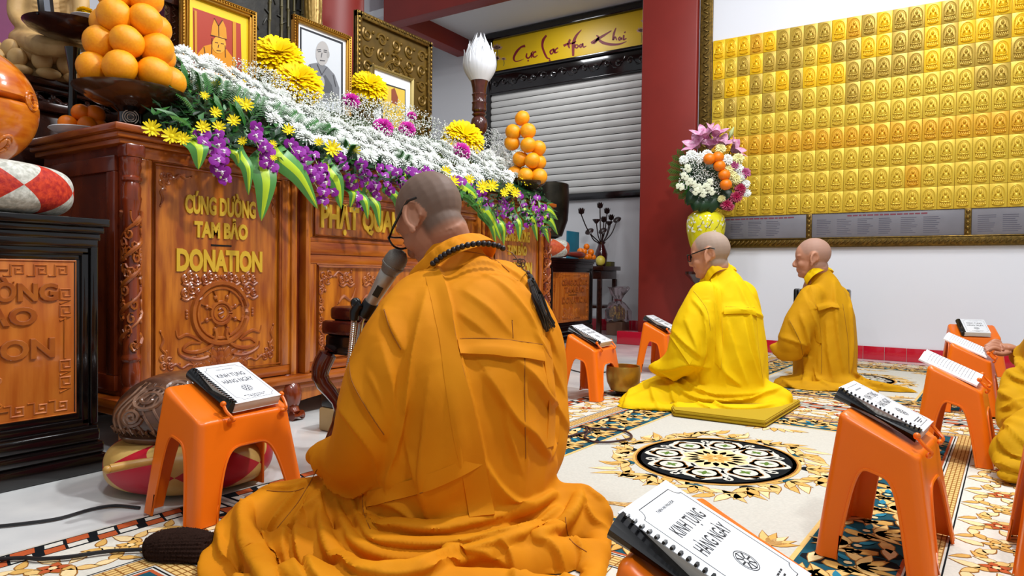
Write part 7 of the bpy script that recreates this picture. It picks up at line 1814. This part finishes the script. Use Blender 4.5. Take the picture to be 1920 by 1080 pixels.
for (x0, y0, x1, y1, w_) in ((1320, 355, 1300, 396, 16), (1325, 355, 1312, 398, 18), (1330, 352, 1334, 400, 18), (1338, 355, 1360, 394, 15), (1345, 350, 1378, 385, 13), (1312, 350, 1288, 385, 13), (1322, 350, 1322, 396, 17)):
    A, T = bpos(x0, y0, 0.05), bpos(x1, y1, 0.12); sd = (T - A).cross(VD).normalized(); W = w_ * DV / F_PX; b = MB()
    def lp_(u, v): f = u * 2 - 1; ww = W * math.sin(PI * min(1, 0.12 + 0.88 * v)) ** 0.7; return A.lerp(T, v) + sd * (ww * f) + VD * (0.05 * math.sin(PI * v) - 0.02 * f * f + (0.004 if abs(f) < .1 else 0))
    b.grid(lp_, 7, 9); b.build('broad_leaf', FM['dark'], bq, world=True)
b = MB()
cb = pd(1327, 335, DV + 0.12); b.ball(cb, (0.22, 0.2, 0.24), 16, 12); b.build('bouquet_core', FM['dark'], bq, world=True)
# lilies
def lily(p, n, s, spin):
    b = MB(); fr3 = Vector(n).normalized().to_track_quat('Z', 'Y').to_matrix() @ Matrix.Rotation(spin, 3, 'Z')
    for k in range(6):
        a = k * PI / 3; d = Vector((math.cos(a), math.sin(a), 0)); sd = Vector((-math.sin(a), math.cos(a), 0))
        b.grid(lambda u, v: p + fr3 @ ((d * (0.12 + 0.85 * v ** 1.3) + Vector((0, 0, 1.1 * v * (1 - 0.35 * v))) + sd * ((u * 2 - 1) * 0.26 * math.sin(PI * (0.1 + 0.9 * v)) ** 0.8)) * s), 4, 7)
    return b
for i, (x, y, s, nx, ny) in enumerate(((1322, 252, 22, -.2, .9), (1340, 248, 20, .3, .9), (1310, 268, 22, -.6, .6), (1332, 270, 20, 0, .7), (1350, 268, 22, .3, .7), (1372, 276, 20, .7, .4))):
    n = VD * 0.5 + Vector((0, 0, ny)) + (CROT @ Vector((1, 0, 0))) * nx
    lily(bpos(x, y + 8, 0.05), n, s * 1.3 * DV / F_PX, i).build('pink_lily', FM['lilypink'], bq, world=True)
b = MB(); 
for (x0, y0, x1, y1) in ((1366, 262, 1376, 238), (1300, 300, 1286, 292)): b.tube([bpos(x0, y0), bpos((x0 + x1) / 2, (y0 + y1) / 2), bpos(x1, y1)], [0.010, 0.022, 0.004], 8)
b.build('lily_bud', FM['bud'], bq, world=True)
HP = petal_head(6, 1.0, 1.0, 0.14, seedv=9, dens=0.8)
def headm(n, m_): return HP.mesh(n, m_, True, 60)
hc = {'cream': headm('carnation', FM['cream']), 'pink': headm('carnation', mat('carnation_pink', '#A84878', 0.5)), 'crim': headm('carnation', FM['crimson']), 'wht': headm('carnation', FM['white'])}
for x, y, r, c_ in ((1351, 279, 8, 'cream'), (1297, 292, 9, 'wht'), (1312, 296, 9, 'wht'), (1326, 290, 8, 'wht'), (1363, 300, 9, 'wht'), (1384, 298, 9, 'cream'), (1376, 311, 8, 'pink'), (1396, 325, 9, 'pink'), (1367, 318, 8, 'cream'), (1371, 328, 8, 'cream'), (1384, 316, 8, 'wht'), (1380, 335, 9, 'cream'), (1388, 330, 8, 'wht'), (1398, 345, 7, 'wht'), (1399, 362, 7, 'wht'), (1388, 354, 9, 'crim'), (1380, 370, 9, 'crim'), (1362, 384, 9, 'crim'), (1353, 373, 6, 'cream'), (1282, 300, 7, 'wht'), (1368, 388, 7, 'crim'), (1386, 362, 7, 'crim')):
    link('carnation', hc[c_], bq, bpos(x, y, 0.16) - B0, face_rot(VD + Vector((0, 0, .3)), x), r * 1.25 * DV / F_PX)
b = MB(); sb = MB()
for x, y in poisson([(1278, 300), (1320, 295), (1348, 330), (1352, 360), (1310, 366), (1275, 350)], 7, 900): gyp(b, sb, bpos(x, y, 0.15), 0.035, 14, VD, 0.006)
stuff(b.build('babys_breath', FM['white'], bq, world=True, smooth=False)); stuff(sb.build('babys_breath_stems', FM['stem'], bq, world=True))
wo = headm('white_orchid', FM['bud'])
for x, y in ((1300, 345), (1312, 352), (1325, 350), (1292, 340), (1305, 358), (1318, 362), (1330, 342), (1275, 350), (1284, 330), (1290, 315), (1334, 358)):
    o = link('white_orchid', HO, bq, bpos(x, y, 0.2) - B0, face_rot(VD, x), 0.038)
    for sl in o.material_slots: sl.link = 'OBJECT'; sl.material = mat('orchid_cream', '#D8DCC0', 0.5) if 'orchid_cream' not in bpy.data.materials else bpy.data.materials['orchid_cream']
for x, y, nm in ((1330, 298, 'leftmost'), (1346, 295, 'topmost'), (1349, 311, 'middle'), (1358, 328, 'second lowest'), (1361, 346, 'lowest')):
    tg = link('tangerine', OM2, None, bpos(x, y, 0.22), (0, 0, x), 11 * DV / F_PX); tag(tg, nm + ' tangerine in the bouquet of the yellow vase', 'tangerine', 'tangerines in the bouquet')
# ================================================================== things round the second donation box
DG = 6.55
gc = pd(1026, 395, DG)
cc = (gc.x, gc.y, 0.885)
diamond_cushion('gong_cushion', 'orange and white cushion under the dark bowl gong', 'cushion', (gc.x + 0.0, gc.y, 0.851), 0.22, 0.17, 6, diamond_mat('orange_white_brocade', '#A8A89C', '#DADAD0', '#B8401C', '#C8602C', 50, 0.6, 0.5, 120), 0.9)
gz = 1.02; gr = 41 * DG / F_PX; gt = pd(1026, 347, DG).z
gg = thing('bowl_gong', 'large black bronze bowl gong on its cushion beyond the altar', 'gong', (gc.x, gc.y, gz))
MB().lathe([(gr * .35, gz - 0.0), (gr * .7, gz + .03), (gr * .95, gz + (gt - gz) * .35), (gr * 1.0, gz + (gt - gz) * .7), (gr * .97, gt), (gr * .93, gt + .008), (gr * .9, gt), (gr * .92, gz + (gt - gz) * .6), (gr * .8, gz + (gt - gz) * .3), (0.01, gz + .05)], (gc.x, gc.y, 0), 40).build('bowl', mat('black_bronze', '#1A1814', 0.3, metal=0.7, nscale=6, col2='#3A352A'), gg, world=True)
d = ox(1072, 470, -3.42); 
ml = thing('gong_striker', 'padded gong striker with turned red wooden handle lying before the cushion', 'striker', ox(1060, 470, -3.36)); ml.location.z = 0.852
def L2(px, py, z=0.885): return ox(px, py, -3.36)
a, b3 = Vector((-3.36, L2(1030, 470).y, 0.895)), Vector((-3.36, L2(1098, 474).y, 0.895)); u = (b3 - a)
MB().tube([a, a + u * .02, a + u * .32, a + u * .34], [0.025, 0.042, 0.042, 0.03], 14).build('padded_head', mat('dark_felt', '#22242A', 0.9), ml, world=True)
MB().tube([a + u * .34, a + u * .40, a + u * .44, a + u * .55, a + u * .8, a + u * .9, a + u * .97], [0.03, 0.034, 0.018, 0.024, 0.036, 0.034, 0.012], 14).build('handle', mat('red_handle', '#7A2A1C', 0.25, coat=0.5), ml, world=True)
bk = thing('teal_book', 'upright teal booklet leaning by the gong cushion', 'book', ox(1076, 470, -3.62)); y0 = ox(1064, 450, -3.62).y; y1 = ox(1086, 450, -3.62).y
bk.location.z = 0.851
MB().box(-3.635, -3.62, y0, y1, 0.852, ox(1075, 434, -3.62).z, 0.002).build('cover', mat('teal_cover', '#1E6C84', 0.4, nscale=4, col2='#2C8098'), bk, world=True)
rr = random.Random(5)
for k, (x, y) in enumerate(((1090, 474), (1100, 476), (1112, 475), (1095, 464), (1108, 463), (1100, 453), (1104, 470), (1088, 464))):
    p = ox(x, y, -3.46); p.z = 0.885 + (0 if k in (0, 1, 2, 6) else 0.055 if k != 5 else 0.11)
    fruit('tangerine', OM2, p, 0.037, ['leftmost bottom', 'second bottom', 'rightmost bottom', 'left upper', 'right upper', 'topmost', 'rear bottom', 'far left upper'][k] + ' tangerine of the small heap by the dark lotus vase', 'tangerine', 'tangerines heaped on the farther donation box', rr)
vx = ox(1127, 480, -3.50); 
sdt = thing('side_table', 'small dark wooden side table behind the farther donation box', 'table', (-3.63, vx.y + 0.16, 0))
ty0, ty1 = vx.y - 0.13, vx.y + 0.36
MB().box(-3.87, -3.41, ty0, ty1, 0.74, 0.79, 0.006).build('tabletop', M['darkwood'], sdt, world=True)
MB().box(-3.83, -3.45, ty0 + 0.03, ty1 - 0.03, 0.64, 0.74, 0.006).build('apron', M['darkwood'], sdt, world=True)
MB().box(-3.83, -3.45, ty0 + 0.03, ty1 - 0.03, 0.30, 0.335, 0.006).build('shelf', M['darkwood'], sdt, world=True)
for x in (-3.81, -3.47):
    for y in (ty0 + 0.04, ty1 - 0.04): MB().box(x - 0.025, x + 0.025, y - 0.025, y + 0.025, 0, 0.64, 0.004).build('leg', M['darkwood'], sdt, world=True)
lv = thing('lotus_vase', 'slim dark red vase of carved wooden lotus flowers by the back wall', 'vase', (-3.50, vx.y, 0.79))
vm = mat('dark_red_vase', '#3A0E10', 0.15, coat=0.6)
MB().lathe([(0.05, 0.79), (0.055, 0.80), (0.07, 0.86), (0.075, 0.93), (0.05, 1.00), (0.035, 1.04), (0.055, 1.07), (0.05, 1.07), (0.03, 1.03)], (-3.50, vx.y, 0), 24).build('body', vm, lv, world=True)
lm = mat('lotus_wood', '#24100E', 0.35)
for i, (x, y, k) in enumerate(((1090, 403, 'f'), (1125, 392, 'f'), (1138, 402, 'f'), (1118, 416, 'p'), (1132, 418, 'f'), (1146, 414, 'f'), (1157, 412, 'l'), (1105, 434, 'l'), (1130, 433, 'l'), (1142, 420, 'p'))):
    tip = ox(x, y, -3.50); base = Vector((-3.50, vx.y, 1.05)); b = MB()
    b.tube(catmull([base, base.lerp(tip, .5) + Vector((0, (tip.y - base.y) * .12, -0.03)), tip], 5), 0.007, 6)
    if k == 'f':
        for j in range(9):
            a_ = 2 * PI * j / 9; dd = Vector((math.cos(a_) * .6, math.sin(a_) * .6, 0.8)); leafcard(b, tip, dd, Vector((math.cos(a_), math.sin(a_), -.3)), 0.085, 0.022); leafcard(b, tip, dd + Vector((0, 0, .6)), Vector((math.cos(a_), math.sin(a_), -.3)), 0.085, 0.020)
    elif k == 'p': b.lathe([(0.012, -0.02), (0.04, 0.015), (0.045, 0.03), (0.002, 0.034)], tip, 12)
    else: b.ball(tip, (0.05, 0.06, 0.018), 12, 6, R=Matrix.Rotation(0.7, 3, 'X'))
    b.build('lotus_flower' if k == 'f' else 'seed_pod' if k == 'p' else 'lotus_leaf', lm, lv, world=True)
fy = ox(1126, 490, -3.46); fr1 = MB().ball((0, 0, 0), (0.055, 0.055, 0.06), 16, 10).build('yellow_melon', mat('melon_skin', '#D8C018', 0.35, nscale=8, col2='#E4D464')); fr1.location = (-3.46, fy.y, 0.85); tag(fr1, 'round yellow melon on the side table edge', 'fruit')
bx_ = ox(1142, 496, -3.47); gb = MB().box(-3.51, -3.42, bx_.y - 0.07, bx_.y + 0.05, 0.79, 0.845, 0.004).build('small_box', mat('olive_box', '#5C5A20', 0.4)); tag(gb, 'small olive green carton beside the yellow melon', 'box')
gk = fl(1158, 628); gft = thing('gift_basket', 'gift basket of gold wrapped goods in clear film on the floor', 'basket', (gk.x, gk.y, 0))
MB().box(gk.x - .1, gk.x + .1, gk.y - .1, gk.y + .1, 0.0, 0.16, 0.01).build('box', mat('brown_box', '#6A4A3A', 0.4), gft, world=True)
b = MB(); 
for k in range(7): a_ = k * 0.9; b.ball((gk.x + 0.05 * math.cos(a_), gk.y + 0.05 * math.sin(a_), 0.22 + 0.03 * (k % 3)), (0.04, 0.04, 0.06), 10, 8)
b.build('gold_tins', mat('gold_foil', '#B8962C', 0.2, metal=0.9, bump=0.8, bscale=60), gft, world=True)
b = MB(); b.lathe([(0.14, 0.17), (0.15, 0.28), (0.09, 0.36), (0.03, 0.40), (0.07, 0.46), (0.13, 0.55)], (gk.x, gk.y, 0), 14)
for i, p in enumerate(b.v): p += Vector((0.02 * math.sin(i * 2.1), 0.02 * math.cos(i * 1.7), 0.012 * math.sin(i * 3.3)))
b.build('clear_film', mat('cellophane', '#E8D8DC', 0.1, trans=0.9, ior=1.1), gft, world=True)
MB().tube([Vector((gk.x + 0.035 * math.cos(k), gk.y + 0.035 * math.sin(k), 0.40)) for k in range(7)], 0.012, 6).build('ribbon', mat('red_ribbon', '#8A1420', 0.4), gft, world=True)
# ------------------------------------------------------------------ microphone on its stand, small carved seat, bag
mic = thing('microphone_stand', 'chrome microphone on a flexible stand in front of the bowing person', 'microphone', fl(640, 800)); mic.location = (fl(650, 830).x, fl(650, 830).y, 0)
Dm = 2.02
h0, h1 = pd(742, 488, Dm - 0.05), pd(682, 592, Dm + .02); ax_ = (h1 - h0).normalized()
b = MB(); q = ax_.to_track_quat('Z', 'Y').to_matrix()
sc = Dm / F_PX
b.lathe([(0.002, -22 * sc), (12 * sc, -19 * sc), (19 * sc, -10 * sc), (21 * sc, 2 * sc), (20.5 * sc, 8 * sc), (21.5 * sc, 9 * sc), (21.5 * sc, 12 * sc), (20 * sc, 13 * sc), (17 * sc, 24 * sc), (15 * sc, 28 * sc)], h0, 28, M=q)
b.build('grille', mat('steel_mesh', '#77736C', 0.4, metal=0.5, bump=1.0, bscale=420), mic, world=True)
b = MB(); b.lathe([(15 * sc, 28 * sc), (16.5 * sc, 30 * sc), (15.5 * sc, 50 * sc), (12.5 * sc, 85 * sc), (11 * sc, 125 * sc), (10 * sc, 127 * sc)], h0, 24, M=q); b.build('handle', mat('satin_nickel', '#A9A49C', 0.4, metal=0.55), mic, world=True)
side = ax_.cross((CPOS - h0).normalized()).normalized(); tow = side.cross(ax_) * (1 if side.cross(ax_).dot(CPOS - h0) > 0 else -1)
b = MB(); c_ = h0 + ax_ * (66 * sc) + tow * (13.2 * sc); b.obox(c_, 6 * sc, 11 * sc, 3 * sc, Matrix((side, ax_, tow)).transposed()); b.build('switch', M['black'], mic, world=True)
b = MB(); b.lathe([(13.5 * sc, 98 * sc), (15 * sc, 100 * sc), (15 * sc, 128 * sc), (13 * sc, 130 * sc)], h0, 20, M=q); kc = h0 + ax_ * (116 * sc); b.tube([kc, pd(672, 572, Dm), pd(665, 585, Dm), pd(664, 600, Dm)], [0.014, 0.02, 0.016, 0.013], 12); b.ball(pd(667, 568, Dm), (0.016, 0.016, 0.016), 12, 8); b.build('clip', M['black'], mic, world=True)
b = MB(); Q = catmull([pd(664, 596, Dm), pd(660, 640, Dm), pd(654, 690, Dm), pd(650, 720, Dm), pd(648, 760, Dm), pd(648, 800, Dm + .02)], 26)
b.tube(Q, [0.0078 + 0.0016 * (i % 2) for i in range(len(Q))], 10); b.build('gooseneck', M['chrome'], mic, world=True)
MB().tube([pd(690, 586, Dm + .03), pd(676, 608, Dm + .03), pd(670, 650, Dm + .03), pd(664, 730, Dm + .03), (mic.location.x, mic.location.y, 0.02)], 0.009, 10).build('pole', M['chrome'], mic, world=True)
MB().lathe([(0.10, 0.0), (0.10, 0.008), (0.03, 0.022), (0.012, 0.03)], mic.location, 28).build('base', M['black'], mic, world=True)
Dk = 2.45; ks = thing('carved_bracket_seat', 'small dark red carved wooden stand behind the microphone', 'stand', pd(684, 790, Dk)); ks.location.z = 0
rw = mat('dark_red_lacquer', '#3E120C', 0.18, coat=0.6, nscale=20, col2='#541C12'); zt = pd(665, 600, Dk).z; kx, ky = ks.location.x, ks.location.y
b = MB(); b.box(kx - .12, kx + .12, ky - .10, ky + .12, zt - .05, zt, 0.012); b.box(kx - .10, kx + .10, ky - .08, ky + .10, zt, zt + .05, 0.015); b.build('seat_rail', rw, ks, world=True)
b = MB(); b.box(kx - .11, kx + .11, ky - .09, ky + .11, zt - .12, zt - .05, 0.01); b.build('black_block', M['blackwood'], ks, world=True)
for sx in (-1, 1):
    for sy in (-1, 1): MB().tube(catmull([(kx + sx * .09, ky + sy * .08, zt - .10), (kx + sx * .12, ky + sy * .10, zt - .2), (kx + sx * .06, ky + sy * .06, zt - .32), (kx + sx * .11, ky + sy * .10, 0.0)], 4), [0.03, 0.032, 0.034, 0.033, 0.03, 0.027, 0.024, 0.022, 0.022, 0.023, 0.025, 0.028, 0.03], 10).build('leg', rw, ks, world=True)
r = Relief(kx + .122)
for k in range(5): r.rope(spiral(ky - .08 + k * .045, zt - .02, 0.02, 0.004, k, 1.3, 10), [0.006, 0.003])
r.mb.build('carving', rw, ks, world=True)
q = fl(632, 805); bgz = thing('small_speaker', 'small black and tan case standing at the altar foot', 'case', (q.x, q.y, 0))
MB().box(q.x - .05, q.x + .05, q.y - .06, q.y + .06, 0.0, 0.10, 0.01).build('lower_case', mat('tan_case', '#B79A6A', 0.6), bgz, world=True); MB().box(q.x - .045, q.x + .045, q.y - .055, q.y + .055, 0.10, 0.17, 0.012).build('upper_case', M['black'], bgz, world=True)
# ------------------------------------------------------------------ brass bowl, cables, heater
bb = fl(1168, 742); sbw = thing('singing_bowl', 'brass singing bowl on the floor behind the orange stool', 'bowl', (bb.x, bb.y, 0))
MB().lathe([(0.075, 0.0), (0.08, 0.008), (0.07, 0.014)], (bb.x, bb.y, 0), 28).build('ring_base', M['black'], sbw, world=True)
MB().lathe([(0.03, 0.02), (0.07, 0.035), (0.092, 0.08), (0.098, 0.13), (0.095, 0.165), (0.093, 0.172), (0.088, 0.17), (0.09, 0.13), (0.08, 0.07), (0.01, 0.035)], (bb.x, bb.y, 0), 36).build('bowl', mat('hammered_brass', '#B08C3C', 0.35, metal=0.75, bump=0.5, bscale=50), sbw, world=True)
def cable(name, label, pts, r, col, z=0.0):
    P = catmull([fl(x, y, zz) for x, y, zz in pts], 8); b = MB(); b.tube(P, r, 8); o = b.build(name, mat(name + '_rubber', col, 0.45)); return tag(o, label, 'cable')
cable('floor_cable', 'black cable crossing the bare floor towards the satin cushion', [(-40, 990, .006), (40, 982, .006), (110, 972, .006), (170, 955, .006), (215, 948, .006), (262, 952, .006)], 0.0045, '#1C1C1E')
cable('carpet_cable', 'black cable lying over the carpet border towards the sock', [(-40, 1052, .014), (40, 1046, .014), (75, 1048, .015), (130, 1044, .015), (200, 1034, .015), (270, 1030, .015)], 0.005, '#1A1616')
cable('looped_cord', 'thin dark purple cord looped on the teal carpet border', [(1045, 822, .014), (1075, 816, .014), (1100, 808, .014), (1098, 800, .014), (1108, 806, .014), (1096, 818, .014), (1112, 828, .014), (1150, 828, .014), (1184, 820, .014), (1170, 808, .014), (1130, 804, .014), (1105, 803, .014)], 0.0045, '#3A2228')
cable('back_cable', 'thin black cable on the floor tiles behind the middle stool', [(1060, 690, .004), (1100, 700, .004), (1140, 697, .004)], 0.004, '#1A1A1A')
hp = pd(1537, 600, 5.55); ht = thing('oil_heater', 'black finned oil heater behind the golden robed person', 'heater', (hp.x, hp.y, 0))
zt = pd(1490, 541, 5.55).z; x0, x1 = pd(1481, 560, 5.55).x, pd(1602, 560, 5.55).x; xs_ = [x0 + 0.03 + (x1 - x0 - 0.06) * k / 8 for k in range(9)]
for xx in xs_:
    MB().box(xx - 0.016, xx + 0.016, hp.y - 0.075, hp.y + 0.075, 0.06, zt, 0.015).build('fin', M['black'], ht, world=True)
MB().box(x0, x1, hp.y - 0.04, hp.y + 0.04, 0.10, 0.14, 0.01).build('lower_tube', M['black'], ht, world=True)
for xx in (x0 + 0.05, x1 - 0.05):
    b = MB().box(xx - 0.02, xx + 0.02, hp.y - 0.12, hp.y + 0.12, 0.03, 0.06, 0.006)
    for s in (-.1, .1): b.tube([(xx - .015, hp.y + s, 0.025), (xx + .015, hp.y + s, 0.025)], 0.025, 12)
    b.build('foot', M['black'], ht, world=True)
